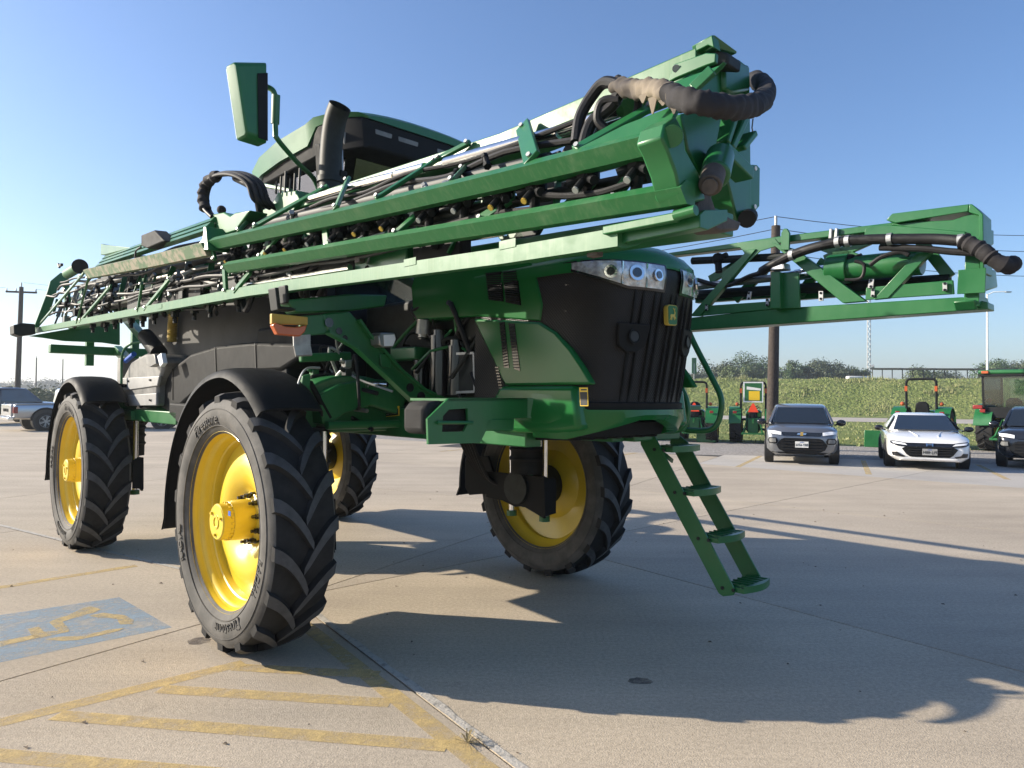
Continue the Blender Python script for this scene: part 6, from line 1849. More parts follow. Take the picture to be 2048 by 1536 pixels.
# utility poles and wires
def pole(label, base, h, r, crossarm=None, lean=(0, 0)):
    o = empty('utility_pole', base)
    tag(o, label, 'utility pole', 'wooden utility poles')
    MB().tube([(0, 0, -0.1), (lean[0], lean[1], h)], [r, r * 0.72], 14).build('pole_shaft', 'wood', o)
    if crossarm:
        w, ang, z = crossarm
        d = Vector((math.cos(ang), math.sin(ang), -0.035))
        MB().bar(Vector((lean[0], lean[1], z)) - d * w, Vector((lean[0], lean[1], z)) + d * w, 0.12, 0.14).build('crossarm', 'wood', o)
        for s in (-0.96, -0.35, 0.96):
            c = Vector((lean[0], lean[1], z + 0.08)) + d * w * s
            MB().cyl(c, c + Vector((0, 0, 0.22)), 0.06, 8, r2=0.03).build('insulator', 'galv', o)
    MB().cyl((lean[0], lean[1], h), (lean[0], lean[1], h + 0.35), 0.05, 8).build('insulator', 'galv', o)
    return o
PD = 24.5
pole('thick dark brown utility pole rising behind the grey SUV', (8.98, PD, -0.03), 7.75, 0.205, lean=(0.12, 0))
LDp = 55
pole('tall utility pole with crossarm behind the silver pickup', ((34.5 - 1024) / 1418.56 * LDp, LDp, -0.04), 9.9, 0.21, (1.25, R_(-4), 9.5), (0.16, 0))
pole('thin distant utility pole right of the crossarm pole', ((72 - 1024) / 1418.56 * 130, 130, 0), 8.0, 0.14)
pole('faintest thin distant pole beside the rear fender', ((125 - 1024) / 1418.56 * 140, 140, 0), 8.2, 0.12)
def wire(label, a, b2, sag, r=0.012):
    a, b2 = Vector(a), Vector(b2)
    pts = [a.lerp(b2, i / 16) - Vector((0, 0, sag * 4 * (i / 16) * (1 - i / 16))) for i in range(17)]
    tag(MB().tube(pts, r, 6).build('power_line', 'wire'), label, 'power line', 'overhead power lines')
tp = Vector((9.1, PD, 0))
wire('top power line running right from the thick pole', tp + Vector((0, 0, 8.05)), (34, 33, 10.3), 0.7)
wire('second power line running right from the thick pole', tp + Vector((0, 0, 7.62)), (34, 33, 9.4), 0.7)
wire('lowest power line right of the folded far boom', tp + Vector((0, 0, 6.8)), (34, 33, 8.2), 0.7)
wire('top power line running left from the thick pole', tp + Vector((0, 0, 8.05)), (-14, 34, 8.4), 0.9)
wire('lower power line running left from the thick pole', tp + Vector((0, 0, 7.62)), (-14, 34, 7.6), 0.9)
lp = Vector(((38 - 1024) / 1418.56 * LDp, LDp, 0))
wire('thin power line leaving the crossarm top to the right', lp + Vector((0.2, 0, 10.2)), (-8, 75, 10.8), 0.5, 0.010)
wire('thin power line from the crossarm end to the right', lp + Vector((1.2, 0, 9.7)), (-8, 75, 9.9), 0.5, 0.010)
wire('thin power line leaving the crossarm to the left', lp + Vector((-1.2, 0, 9.8)), (-60, 40, 9.4), 0.5, 0.010)
# lamp post on the bank, radio tower, road sign, guard rail
bx_, by_, bz_ = bank_pos(1975, 74)
o = empty('lamp_post', (bx_, by_, bz_))
tag(o, 'slim white lamp post standing on the grass bank', 'lamp post')
MB().cyl((0, 0, 0), (0, 0, 11.5), 0.125, 12, r2=0.08).build('post_shaft', 'white', o)
MB().cyl((0, 0, 0), (0, 0, 0.5), 0.22, 12, r2=0.18).build('post_base', 'tank', o)
MB().tube([(0, 0, 11.4), (0.5, -0.2, 11.7), (1.6, -0.5, 11.7)], 0.05, 8).build('lamp_arm', 'white', o)
MB().cbox((1.8, -0.55, 11.66), (0.6, 0.25, 0.12)).build('lamp_head', 'galv', o, 0.03)
o = empty('radio_tower', ((1737 - 1024) / 1418.56 * 210, 210, 0))
tag(o, 'thin grey lattice radio tower beyond the trees', 'tower')
H = 36
mb = MB()
leg = [Vector((0.55 * math.cos(R_(a)), 0.55 * math.sin(R_(a)), 0)) for a in (90, 210, 330)]
for l in leg:
    MB().cyl(l, l + Vector((0, 0, H)), 0.10, 6).build('tower_leg', 'galv', o)
for k in range(24):
    z0, z1 = H * k / 24, H * (k + 1) / 24
    for i in range(3):
        mb.bar(leg[i] + Vector((0, 0, z0)), leg[(i + 1) % 3] + Vector((0, 0, z1)), 0.09, 0.09)
        mb.bar(leg[i] + Vector((0, 0, z1)), leg[(i + 1) % 3] + Vector((0, 0, z1)), 0.09, 0.09)
tag(mb.build('tower_lattice', 'galv', o), kind='stuff')
MB().cyl((0.6, -0.6, 11.6), (1.2, -1.0, 11.7), 0.5, 14).build('dish_antenna', 'galv', o)
o = empty('road_sign', bank_pos(1388, 90))
tag(o, 'narrow upright grey green road sign behind the hand rail', 'sign')
MB().cyl((0, 0, 0), (0, 0, 2.2), 0.05, 8).build('sign_post', 'galv', o)
MB().box((-0.3, -0.03, 0.9), (0.3, 0.03, 2.9)).build('sign_panel', 'green_dusty', o, 0.02)
o = empty('long_low_roof', (0, 0, 0))
tag(o, 'long dark low shed roof on posts above the grass bank', 'shed')
A_, B_ = Vector(bank_pos(1745, 105)), Vector(bank_pos(2030, 93))
for k in range(4):
    a, b2 = A_.lerp(B_, k / 4), A_.lerp(B_, (k + 0.96) / 4)
    MB().bar(a + Vector((0, 0, 2.45 - 0.12 * k)), b2 + Vector((0, 0, 2.35 - 0.12 * k)), 2.4, 0.22).build('roof_panel', 'dark_metal', o)
for k in range(14):
    a = A_.lerp(B_, k / 13)
    MB().cyl(a, a + Vector((0, 0, 2.4 - 0.4 * k / 13)), 0.07, 6).build('shed_post', 'dark_metal', o)
MB().box(Vector(bank_pos(1717, 98)) + Vector((-1.6, -0.5, 0.3)), Vector(bank_pos(1717, 98)) + Vector((1.4, 0.5, 1.1))).build('water_tank', 'tank_white', o, 0.15)

# ================================================================ road vehicles
def wheel_parts(par, c, r, w, out, rimmat='steel', spokes=5, sub='wheel'):
    # axis along y; out = +1/-1 side that faces outwards
    c = Vector(c)
    mb = MB()
    prof = [(r * 0.66, -w / 2), (r * 0.9, -w / 2 * 1.02), (r * 0.98, -w / 2 * 0.85), (r, -w / 4), (r, w / 4), (r * 0.98, w / 2 * 0.85), (r * 0.9, w / 2 * 1.02), (r * 0.66, w / 2)]
    mb.lathe(prof, 28, 'y', c)
    t = mb.build(sub, 'rubber', par, smooth=40)
    mb = MB()
    o = out * w / 2
    mb.lathe([(r * 0.67, o * 0.98), (r * 0.64, o * 1.02), (r * 0.60, o * 0.85), (r * 0.60, -o * 0.6)], 28, 'y', c)
    for k in range(spokes):
        a = 2 * PI * (k + 0.25) / spokes
        for da in (-0.13, 0.13):
            mb.bar(c + Vector((0, o * 0.9, 0)), c + Vector((r * 0.63 * math.cos(a + da), o * 0.95, r * 0.63 * math.sin(a + da))), r * 0.08, r * 0.09, (0, 1, 0))
    mb.cyl(c + Vector((0, o * 0.7, 0)), c + Vector((0, o * 1.0, 0)), r * 0.14, 12)
    mb.build('rim', rimmat, t)
    MB().cyl(c + Vector((0, o * 0.2, 0)), c + Vector((0, o * 0.3, 0)), r * 0.62, 20).build('brake', 'dark_metal', t)
def ring_body(x, w, zb, zbelt, ztop, crown=0.03, tuck=0.90, shoulder=0.93):
    half = [(0.0, zb), (w * 0.80, zb), (w * tuck, zb + 0.06), (w * 0.985, zb + 0.22 * (zbelt - zb)), (w, zb + 0.55 * (zbelt - zb)), (w * 0.985, zbelt - 0.04), (w * shoulder, zbelt), (w * 0.72, ztop - crown * 0.3), (w * 0.35, ztop - crown * 0.05), (0.0, ztop)]
    return [(x, y, z) for y, z in half] + [(x, -y, z) for y, z in half[-2:0:-1]]
def glasshouse(rows, par, paint, name='cabin'):
    # rows: (x, half width bottom, z bottom, half width top, z top)
    mb = MB()
    rings = []
    for x, wb, zb, wt, zt in rows:
        h = [(wb, zb), (wb * 0.985 + 0.0, zb + 0.3 * (zt - zb)), (wt, zt - 0.05), (wt * 0.90, zt - 0.012), (0.0, zt)]
        rings.append([(x, y, z) for y, z in h] + [(x, -y, z) for y, z in h[-2::-1]])
    mb.loft(rings)
    return mb.build(name, paint, par, smooth=50)
def plate_text(par, c, ex, ey, ez, txt, w, h, m='label_white'):
    mb = MB().prism([(-w / 2, -h / 2, 0), (w / 2, -h / 2, 0), (w / 2, h / 2, 0), (-w / 2, h / 2, 0)], (0, 0, 0.012))
    p = frame_xf(mb, c, ex, ey, ez).build('number_plate', m, par)
    t = text_mb(txt, h * 0.62, 0.004)
    mxx = max(abs(v[0]) for v in t.v)
    sx = min(1.0, w * 0.46 / mxx)
    xf(t, lambda v: Vector((v.x * sx, v.y - h * 0.08, v.z + 0.014)))
    frame_xf(t, c, ex, ey, ez).build('plate_number', 'label_black', p, smooth=0)
    t = text_mb('TEXAS', h * 0.2, 0.003)
    xf(t, lambda v: Vector((v.x, v.y + h * 0.34, v.z + 0.014)))
    frame_xf(t, c, ex, ey, ez).build('plate_state', 'blue', p, smooth=0)
FX = ((0, -1, 0), (0, 0, 1), (1, 0, 0))       # face frame looking at the car's nose
from mathutils.bvhtree import BVHTree
BODY = {}
def face(par, name, pts, m, x=0, th=0.012, bev=0.0, bulge=0.0, w=0.9, lift=0.004, root=None):
    # outline in the (y, z) plane pressed onto the curved nose of the body
    bvh = BODY[root.name]
    bm = bmesh.new()
    vs = [bm.verts.new((0, y, z)) for y, z in pts]
    f = bm.faces.new(vs)
    bmesh.ops.triangulate(bm, faces=bm.faces)
    for _ in range(3):
        bmesh.ops.subdivide_edges(bm, edges=[e for e in bm.edges if e.calc_length() > 0.06], cuts=1)
        bmesh.ops.triangulate(bm, faces=bm.faces)
    for v in bm.verts:
        hit = bvh.ray_cast(Vector((5, v.co.y, v.co.z)), Vector((-1, 0, 0)))
        v.co.x = (hit[0].x if hit[0] else 1.95) + lift + th
    front = list(bm.faces)
    ret = bmesh.ops.extrude_face_region(bm, geom=front)
    for g in ret['geom']:
        if isinstance(g, bmesh.types.BMVert):
            g.co.x += th
    bmesh.ops.recalc_face_normals(bm, faces=bm.faces)
    me = bpy.data.meshes.new(name)
    bm.to_mesh(me)
    bm.free()
    me.materials.append(MATS[m])
    me.polygons.foreach_set('use_smooth', [True] * len(me.polygons))
    me.set_sharp_from_angle(angle=R_(35))
    o = bpy.data.objects.new(name, me)
    COL.objects.link(o)
    o.parent = par
    return o
def reg_body(o, b):
    BODY[o.name] = BVHTree.FromPolygons([v.co.copy() for v in b.data.vertices], [tuple(p.vertices) for p in b.data.polygons])
def mir(pts):
    return [(-y, z) for y, z in pts][::-1]

# --- grey compact SUV facing the camera
def suv(loc, rz, label):
    o = empty('parked_car', loc, rz)
    o.scale = (1, 1, 0.955)
    tag(o, label, 'car', 'cars parked in the row')
    st = [(-2.12, .70, .42, .80, .95), (-2.05, .84, .32, .95, 1.02), (-1.5, .90, .26, 1.02, 1.04), (-0.6, .90, .24, 1.02, 1.04), (0.6, .90, .24, 1.02, 1.06), (1.0, .90, .24, 1.02, 1.10), (1.45, .90, .26, 1.00, 1.09), (1.85, .88, .28, .97, 1.04), (2.04, .84, .28, .93, .99), (2.13, .76, .30, .80, .90), (2.16, .68, .34, .66, .72)]
    bd = MB().loft([ring_body(x, w, zb, ze, zt) for x, w, zb, ze, zt in st]).build('body', 'paint_grey', o, smooth=40)
    reg_body(o, bd)
    face_ = face
    def face_o(p, n, q, m, x=0, th=0.012, bev=0, bulge=0, lift=0.004): return face_(p, n, q, m, x, 0.012, lift=lift, root=o)
    glasshouse([(-2.0, .74, .98, .62, 1.52), (-1.7, .84, 1.0, .66, 1.62), (-0.6, .85, 1.0, .68, 1.665), (0.25, .85, 1.02, .66, 1.62), (0.42, .85, 1.02, .64, 1.56), (1.06, .82, 1.06, .70, 1.09)], o, 'paint_grey')
    # windscreen and side glass
    MB().prism([(1.075, -.72, 1.105), (1.075, .72, 1.105), (0.50, .60, 1.545), (0.50, -.60, 1.545)], (0.012, 0, 0.016)).build('windscreen', 'glass_dark', o, 0.004)
    for s in (-1, 1):
        MB().prism([(0.85, s * .862, 1.08), (-1.7, s * .858, 1.06), (-1.6, s * .69, 1.56), (0.30, s * .685, 1.545)], (0, s * 0.006, 0)).build('side_window', 'glass_dark', o)
        MB().bar((1.05, s * .80, 1.10), (0.44, s * .645, 1.55), 0.06, 0.05).build('pillar_trim', 'paint_grey', o, 0.01)
        mm = MB().ball((0.78, s * 1.03, 1.13), 0.10, 12, sc=(0.75, 1.25, 0.95)).build('door_mirror', 'black_gloss', o)
        MB().bar((0.78, s * .86, 1.06), (0.78, s * .97, 1.10), 0.05, 0.04).build('mirror_foot', 'black_plastic', mm)
    MB().prism([(0.93, -.55, 1.16), (0.93, .55, 1.16), (0.95, .55, 1.13), (0.95, -.55, 1.13)], (0.006, 0, 0.004)).build('wiper_cowl', 'black_plastic', o)
    face_o(o, 'upper_grille', [(-.46, .80), (.46, .80), (.50, .895), (-.50, .895)], 'black_gloss', 2.10, 0.05)
    face_o(o, 'lower_grille', [(-.36, .32), (.36, .32), (.56, .42), (.62, .55), (.50, .70), (.42, .735), (-.42, .735), (-.50, .70), (-.62, .55), (-.56, .42)], 'black_plastic', 2.125, 0.055, bulge=0.14)
    for z in (.42, .50, .58, .66):
        face_o(o, 'grille_bar', [(-.50, z), (.50, z), (.50, z + .018), (-.50, z + .018)], 'black_gloss', 2.17, 0.02, 0.003, 0.14, lift=0.026)
    face_o(o, 'bumper_lip', [(-.70, .27), (.70, .27), (.74, .34), (-.74, .34)], 'black_plastic', 2.10, 0.06, bulge=0.2)
    for f in (lambda q: q, mir):
        face_o(o, 'headlight', f([(.50, .81), (.82, .86), (.84, .93), (.66, .925), (.50, .895)]), 'lamp_lens', 2.10, 0.05, bulge=0.20)
        l = face_o(o, 'fog_lamp', f([(.60, .58), (.80, .58), (.84, .66), (.80, .74), (.62, .74), (.58, .66)]), 'black_plastic', 2.115, 0.06, bulge=0.16)
        face_o(l, 'lens', f([(.63, .61), (.78, .61), (.81, .66), (.78, .715), (.64, .715)]), 'panel_grey', 2.165, 0.02, bulge=0.16, lift=0.026)
    # bow-tie badge
    bt = [[(-.115, -.022), (.095, -.022), (.115, .022), (-.095, .022)], [(-.04, -.045), (.03, -.045), (.04, .045), (-.03, .045)]]
    b0 = face_o(o, 'badge', [(y, .852 + z) for y, z in bt[0]], 'chrome', 2.146, 0.016, 0.002, 0, lift=0.026)
    face_o(b0, 'badge_bar', [(y, .852 + z) for y, z in bt[1]], 'amber_yellow', 2.150, 0.016, 0.002, 0, lift=0.026)
    plate_text(o, (2.215, 0, .565), *FX, 'BBY-6356', .32, .165)
    for x in (-1.32, 1.36):
        for s in (-1, 1):
            wheel_parts(o, (x, s * .815, .345), .345, .23, s, 'steel')
            MB().cyl((x, s * .70, .36), (x, s * .908, .36), .41, 28).build('arch_well', 'label_black', o)
    return o
def sedan(loc, rz, label):
    o = empty('parked_car', loc, rz)
    o.scale = (1, 1, 0.955)
    tag(o, label, 'car', 'cars parked in the row')
    st = [(-2.42, .74, .42, .84, .95), (-2.30, .86, .32, .92, 1.00), (-1.6, .92, .22, .94, .98), (-0.6, .92, .20, .93, .96), (0.6, .92, .20, .92, .96), (1.1, .92, .20, .90, .98), (1.6, .92, .22, .87, .93), (2.0, .90, .22, .82, .86), (2.25, .86, .22, .76, .79), (2.38, .78, .24, .66, .72), (2.42, .70, .28, .56, .62)]
    bd = MB().loft([ring_body(x, w, zb, ze, zt) for x, w, zb, ze, zt in st]).build('body', 'paint_white', o, smooth=40)
    reg_body(o, bd)
    face_ = face
    def face_o(p, n, q, m, x=0, th=0.012, bev=0, bulge=0, lift=0.004): return face_(p, n, q, m, x, 0.012, lift=lift, root=o)
    glasshouse([(-2.0, .72, .94, .60, .98), (-1.5, .80, .92, .60, 1.25), (-0.9, .84, .92, .61, 1.41), (-0.2, .85, .92, .62, 1.45), (0.25, .85, .92, .60, 1.41), (0.40, .85, .92, .585, 1.355), (1.22, .78, .95, .66, .97)], o, 'paint_white')
    MB().prism([(1.26, -.72, .985), (1.26, .72, .985), (0.46, .565, 1.365), (0.46, -.565, 1.365)], (0.010, 0, 0.018)).build('windscreen', 'glass_dark', o, 0.004)
    for s in (-1, 1):
        MB().prism([(0.95, s * .862, .98), (-1.5, s * .852, .97), (-1.05, s * .64, 1.36), (0.25, s * .63, 1.355)], (0, s * 0.006, 0)).build('side_window', 'glass_dark', o)
        mm = MB().ball((0.82, s * 1.04, 1.02), 0.09, 12, sc=(0.75, 1.25, 0.85)).build('door_mirror', 'black_gloss', o)
        MB().bar((0.82, s * .88, .96), (0.82, s * .99, .99), 0.05, 0.04).build('mirror_foot', 'black_gloss', mm)
        MB().bar((2.05, s * .22, .868), (1.35, s * .36, .958), 0.02, 0.02).build('bonnet_crease', 'paint_white', o)
    face_o(o, 'grille_band', [(-.44, .60), (.44, .60), (.56, .70), (-.56, .70)], 'black_gloss', 2.36, 0.055, bulge=0.16)
    face_o(o, 'lower_grille', [(-.42, .34), (.42, .34), (.50, .40), (.60, .55), (.50, .61), (-.50, .61), (-.60, .55), (-.50, .40)], 'black_plastic', 2.385, 0.05, bulge=0.16)
    for z in (.40, .46, .52, .58):
        face_o(o, 'grille_bar', [(-.46, z), (.46, z), (.46, z + .014), (-.46, z + .014)], 'black_gloss', 2.425, 0.02, 0.003, 0.16, lift=0.026)
    face_o(o, 'bumper_lip', [(-.66, .235), (.66, .235), (.60, .315), (.40, .325), (-.40, .325), (-.60, .315)], 'paint_white', 2.395, 0.05, 0.012, bulge=0.18)
    for f in (lambda q: q, mir):
        h = face_o(o, 'headlight', f([(.44, .60), (.70, .615), (.84, .66), (.86, .73), (.80, .745), (.52, .705)]), 'black_gloss', 2.36, 0.05, bulge=0.30)
        face_o(h, 'lens', f([(.48, .635), (.78, .675), (.82, .725), (.54, .69)]), 'lamp_lens', 2.40, 0.02, bulge=0.30, lift=0.026)
        face_o(o, 'fog_recess', f([(.55, .33), (.80, .36), (.82, .45), (.70, .46), (.66, .40), (.52, .36)]), 'black_gloss', 2.375, 0.05, bulge=0.26)
    hb = face_o(o, 'badge', [(-.072, .62), (-.052, .62), (-.045, .705), (-.082, .705)], 'chrome', 2.422, 0.014, 0.002, 0, lift=0.026)
    face_o(hb, 'badge_bar', [(.052, .62), (.072, .62), (.082, .705), (.045, .705)], 'chrome', 2.422, 0.014, 0.002, 0, lift=0.026)
    face_o(hb, 'badge_bar', [(-.055, .652), (.055, .652), (.055, .672), (-.055, .672)], 'chrome', 2.422, 0.012, 0.002, 0, lift=0.026)
    plate_text(o, (2.475, 0, .475), *FX, 'PLJ-4884', .32, .165, 'tank')
    for x in (-1.42, 1.42):
        for s in (-1, 1):
            wheel_parts(o, (x, s * .835, .335), .335, .23, s, 'dark_metal')
            MB().cyl((x, s * .70, .35), (x, s * .928, .35), .40, 28).build('arch_well', 'label_black', o)
    return o
suv((8.35, 20.55, 0), R_(-111), 'grey compact SUV parked facing the camera in front of the thick pole')
sedan((11.30, 19.65, 0), R_(-115), 'white sedan with black grille parked to the right of the grey SUV')
def dark_suv(loc, rz, label):
    o = suv(loc, rz, label)
    for c in list(o.children):
        for i, m in enumerate(c.data.materials):
            if m == MATS['paint_grey']:
                c.data.materials[i] = MATS['paint_dark']
        if c.name.startswith(('number_plate', 'badge')):
            for g in list(c.children):
                bpy.data.objects.remove(g)
            bpy.data.objects.remove(c)
    return o
dark_suv((14.55, 19.5, 0), R_(-128), 'black car at the right picture edge with a silver alloy wheel')

# --- pickup trucks on the left
def pickup(loc, rz, label, paint, text=None):
    o = empty('pickup_truck', loc, rz)
    tag(o, label, 'pickup truck', 'pickups parked on the left')
    st = [(-2.95, .90, .60, 1.06, 1.10), (-2.90, .98, .52, 1.14, 1.16), (-1.2, 1.0, .48, 1.15, 1.17), (0.9, 1.0, .46, 1.12, 1.16), (1.6, 1.0, .46, 1.10, 1.20), (2.5, .98, .48, 1.08, 1.16), (2.85, .92, .50, 1.0, 1.08), (2.95, .82, .56, .85, .92)]
    MB().loft([ring_body(x, w, zb, ze, zt, shoulder=0.97, tuck=0.96) for x, w, zb, ze, zt in st]).build('body', paint, o, smooth=40)
    glasshouse([(-0.95, .88, 1.15, .76, 1.80), (-0.85, .92, 1.15, .78, 1.90), (0.2, .93, 1.14, .80, 1.95), (0.75, .93, 1.14, .78, 1.90), (1.65, .88, 1.16, .74, 1.20)], o, paint)
    MB().prism([(-1.0, -.80, 1.24), (-1.0, .80, 1.24), (-0.925, .72, 1.78), (-0.925, -.72, 1.78)], (-0.012, 0, 0)).build('rear_window', 'glass_dark', o)
    for s in (-1, 1):
        MB().prism([(1.2, s * .945, 1.20), (-0.85, s * .94, 1.20), (-0.78, s * .815, 1.80), (0.65, s * .815, 1.80)], (0, s * 0.008, 0)).build('side_window', 'glass_dark', o)
        MB().box((-2.97, s * .86, .78), (-2.80, s * 1.0, 1.06)).build('tail_lamp', 'red', o, 0.02)
        MB().box((-2.88, s * .93, 1.155), (-1.0, s * 1.01, 1.20)).build('bed_rail', paint, o, 0.015)
        for x in (-1.75, 1.85):
            wheel_parts(o, (x, s * .90, .41), .41, .28, s, 'steel', 6)
            mb = MB()
            arc = [(x + .56 * math.cos(R_(a)), s * 1.006, .43 + .56 * math.sin(R_(a))) for a in range(-5, 190, 13)]
            mb.tube(arc, 0.045, 8)
            mb.build('wheel_arch', 'black_plastic', o)
            MB().cyl((x, s * .70, .44), (x, s * 1.008, .44), .52, 24).build('arch_well', 'label_black', o)
    MB().box((-2.80, -.86, 1.166), (-1.05, .86, 1.176)).build('bed_floor', 'black_plastic', o)
    MB().box((-3.02, -.80, .64), (-2.93, .80, 1.16)).build('tailgate', paint, o, 0.02)
    MB().box((-3.14, -.92, .46), (-2.94, .92, .62)).build('rear_bumper', 'chrome', o, 0.03)
    MB().box((0.1, -.25, 1.93), (0.35, .25, 2.0)).build('roof_marker', 'black_plastic', o, 0.02)
    if text:
        t = text_mb(text, 0.20, 0.01, spacing=1.15)
        frame_xf(t, (-3.026, 0, .90), (0, -1, 0), (0, 0, 1), (-1, 0, 0)).build('tailgate_lettering', 'black_plastic', o, smooth=0)
    return o
pickup((-20.15, 33.35, 0), R_(48), 'silver pickup truck with lettered tailgate seen from behind at far left', 'paint_silver', 'TUNDRA')
pickup((-15.4, 35.5, 0), R_(20), 'white pickup mostly hidden behind the sprayer rear wheels', 'paint_white')
pickup((-27.6, 38.5, 0), R_(75), 'dark pickup truck cut by the left picture edge', 'paint_dark')

# --- compact tractors lined up on the gravel, backs to the camera
def ag_wheel(par, c, r, w, out, lugs=16):
    c = Vector(c)
    mb = MB()
    mb.lathe([(r * 0.58, -w / 2), (r * 0.80, -w * 0.54), (r * 0.92, -w / 2), (r * 0.945, 0), (r * 0.92, w / 2), (r * 0.80, w * 0.54), (r * 0.58, w / 2)], 28, 'y', c)
    for i in range(lugs):
        for s in (-1, 1):
            a = 2 * PI * (i + (0.5 if s > 0 else 0)) / lugs
            p0 = c + Vector((r * 0.93 * math.cos(a), s * w * 0.52, r * 0.93 * math.sin(a)))
            a2 = a - 0.30
            p1 = c + Vector((r * 0.965 * math.cos(a2), -s * w * 0.04, r * 0.965 * math.sin(a2)))
            u = (p0 + p1) / 2 - c
            mb.bar(p0, p1, r * 0.085, r * 0.075, (u.x, 0, u.z))
    t = mb.build('wheel', 'rubber', par, smooth=30)
    mb = MB()
    o = out * w / 2
    mb.lathe([(r * 0.60, o), (r * 0.57, o * 0.9), (r * 0.52, o * 0.3), (r * 0.2, o * 0.5), (0.001, o * 0.5)], 24, 'y', c)
    mb.lathe([(r * 0.60, -o), (r * 0.52, -o * 0.6), (r * 0.2, o * 0.3), (0.001, o * 0.3)], 24, 'y', c)
    mb.build('rim', 'yellow', t)
def tractor(loc, rz, label, rops=True, sign=False, cab=False, S=1.0, smv=True, seat=True):
    o = empty('tractor', loc, rz)
    tag(o, label, 'tractor', 'green tractors parked on the gravel')
    o.scale = (S, S, S)
    rr_, rw, tw = 0.66, 0.42, 0.66
    for s in (-1, 1):
        ag_wheel(o, (0, s * tw, rr_), rr_, rw, s)
        ag_wheel(o, (1.75, s * 0.60, 0.44), 0.44, 0.28, s, 12)
        mb = MB()
        prof = []
        for k in range(10):
            a = R_(20 + 150 * k / 9)
            prof.append((0.74 * math.cos(a), rr_ + 0.74 * math.sin(a)))
        mb.loft([[(x, s * 0.44, z), (x, s * 0.90, z - 0.02), (x, s * 0.90, z + 0.02), (x, s * 0.44, z + 0.03)] for x, z in prof])
        mb.build('fender', 'green', o)
        for k, (y0, y1) in enumerate(((0.72, 0.80),)):
            MB().box((-0.66, s * 0.60, 1.16), (-0.60, s * 0.74, 1.26)).build('tail_lamp', 'red', o, 0.01)
            MB().ball((-0.22, s * 0.60, 1.52), 0.075, 10).build('turn_lamp', 'orange_lens', o)
            MB().bar((-0.22, s * 0.50, 1.50), (-0.22, s * 0.60, 1.50), 0.03, 0.03).build('lamp_arm', 'black_plastic', o)
    MB().loft([[(x, -w, z0), (x, w, z0), (x, w, z1 - 0.08), (x, w * 0.7, z1), (x, -w * 0.7, z1), (x, -w, z1 - 0.08)] for x, w, z0, z1 in ((0.55, .30, .55, 1.28), (0.9, .31, .60, 1.30), (1.9, .29, .62, 1.22), (2.25, .25, .66, 1.10))]).build('hood', 'green', o, 0.02)
    MB().box((-0.35, -.24, .45), (1.9, .24, .85)).build('chassis', 'dark_metal', o, 0.03)
    MB().box((-0.42, -.42, .88), (0.62, .42, .96)).build('platform', 'black_plastic', o, 0.02)
    MB().box((-0.48, -.20, .40), (-0.30, .20, .98)).build('rear_housing', 'green', o, 0.03)
    for s in (-1, 1):
        MB().bar((-0.40, s * .30, .55), (-0.98, s * .36, .40), 0.06, 0.07).build('lower_link', 'green', o)
        MB().bar((-0.42, s * .22, .98), (-0.75, s * .34, .46), 0.035, 0.035).build('lift_rod', 'green', o)
        MB().cyl((0.5, s * .12, .55), (1.75, s * .55, .44), 0.05, 8).build('axle', 'dark_metal', o)
    MB().bar((-0.95, -.42, .40), (-0.95, .42, .40), 0.06, 0.06).build('drawbar', 'green', o)
    MB().bar((-0.44, 0, .98), (-0.90, 0, .78), 0.045, 0.045).build('top_link', 'green', o)
    if seat:
        MB().box((-0.10, -.25, 1.06), (0.32, .25, 1.16)).build('seat_base', 'black_plastic', o, 0.03)
        MB().prism([(-0.14, -.24, 1.14), (-0.14, .24, 1.14), (-0.20, .20, 1.52), (-0.20, .10, 1.60), (-0.20, -.10, 1.60), (-0.20, -.20, 1.52)], (0.10, 0, 0)).build('seat_back', 'black_plastic', o, 0.04)
    MB().cyl((0.62, 0, 1.1), (0.48, 0, 1.38), 0.03, 8).build('steering_column', 'black_plastic', o)
    MB().tube([(0.47 + 0.07 * math.cos(a), 0.19 * math.sin(a), 1.40 + 0.05 * math.cos(a)) for a in [2 * PI * i / 16 for i in range(17)]], 0.016, 6).build('steering_wheel', 'black_plastic', o)
    if rops:
        MB().tube(smooth_path([(-0.30, -.46, .8), (-0.30, -.46, 1.6), (-0.34, -.46, 2.20), (-0.34, -.42, 2.34), (-0.34, -.30, 2.38), (-0.34, .30, 2.38), (-0.34, .42, 2.34), (-0.34, .46, 2.20), (-0.30, .46, 1.6), (-0.30, .46, .8)], 4), 0.042, 8).build('roll_bar', 'black_plastic', o)
        for s in (-1, 1):
            MB().box((-0.40, s * .415, 1.96), (-0.385, s * .50, 2.14)).build('reflector', 'orange_lens', o)
    if smv:
        z0 = 1.22
        sm = MB().prism([(-0.52, -.20, z0), (-0.52, .20, z0), (-0.52, .03, z0 + .34), (-0.52, -.03, z0 + .34)], (0.01, 0, 0)).build('slow_vehicle_triangle', 'smv_red', o)
        MB().bar((-0.46, 0, .98), (-0.50, 0, 1.3), 0.04, 0.02).build('triangle_bracket', 'black_plastic', o)
        MB().box((-0.46, -.16, 1.0), (-0.3, .16, 1.34)).build('rear_cover', 'black_plastic', o, 0.03)
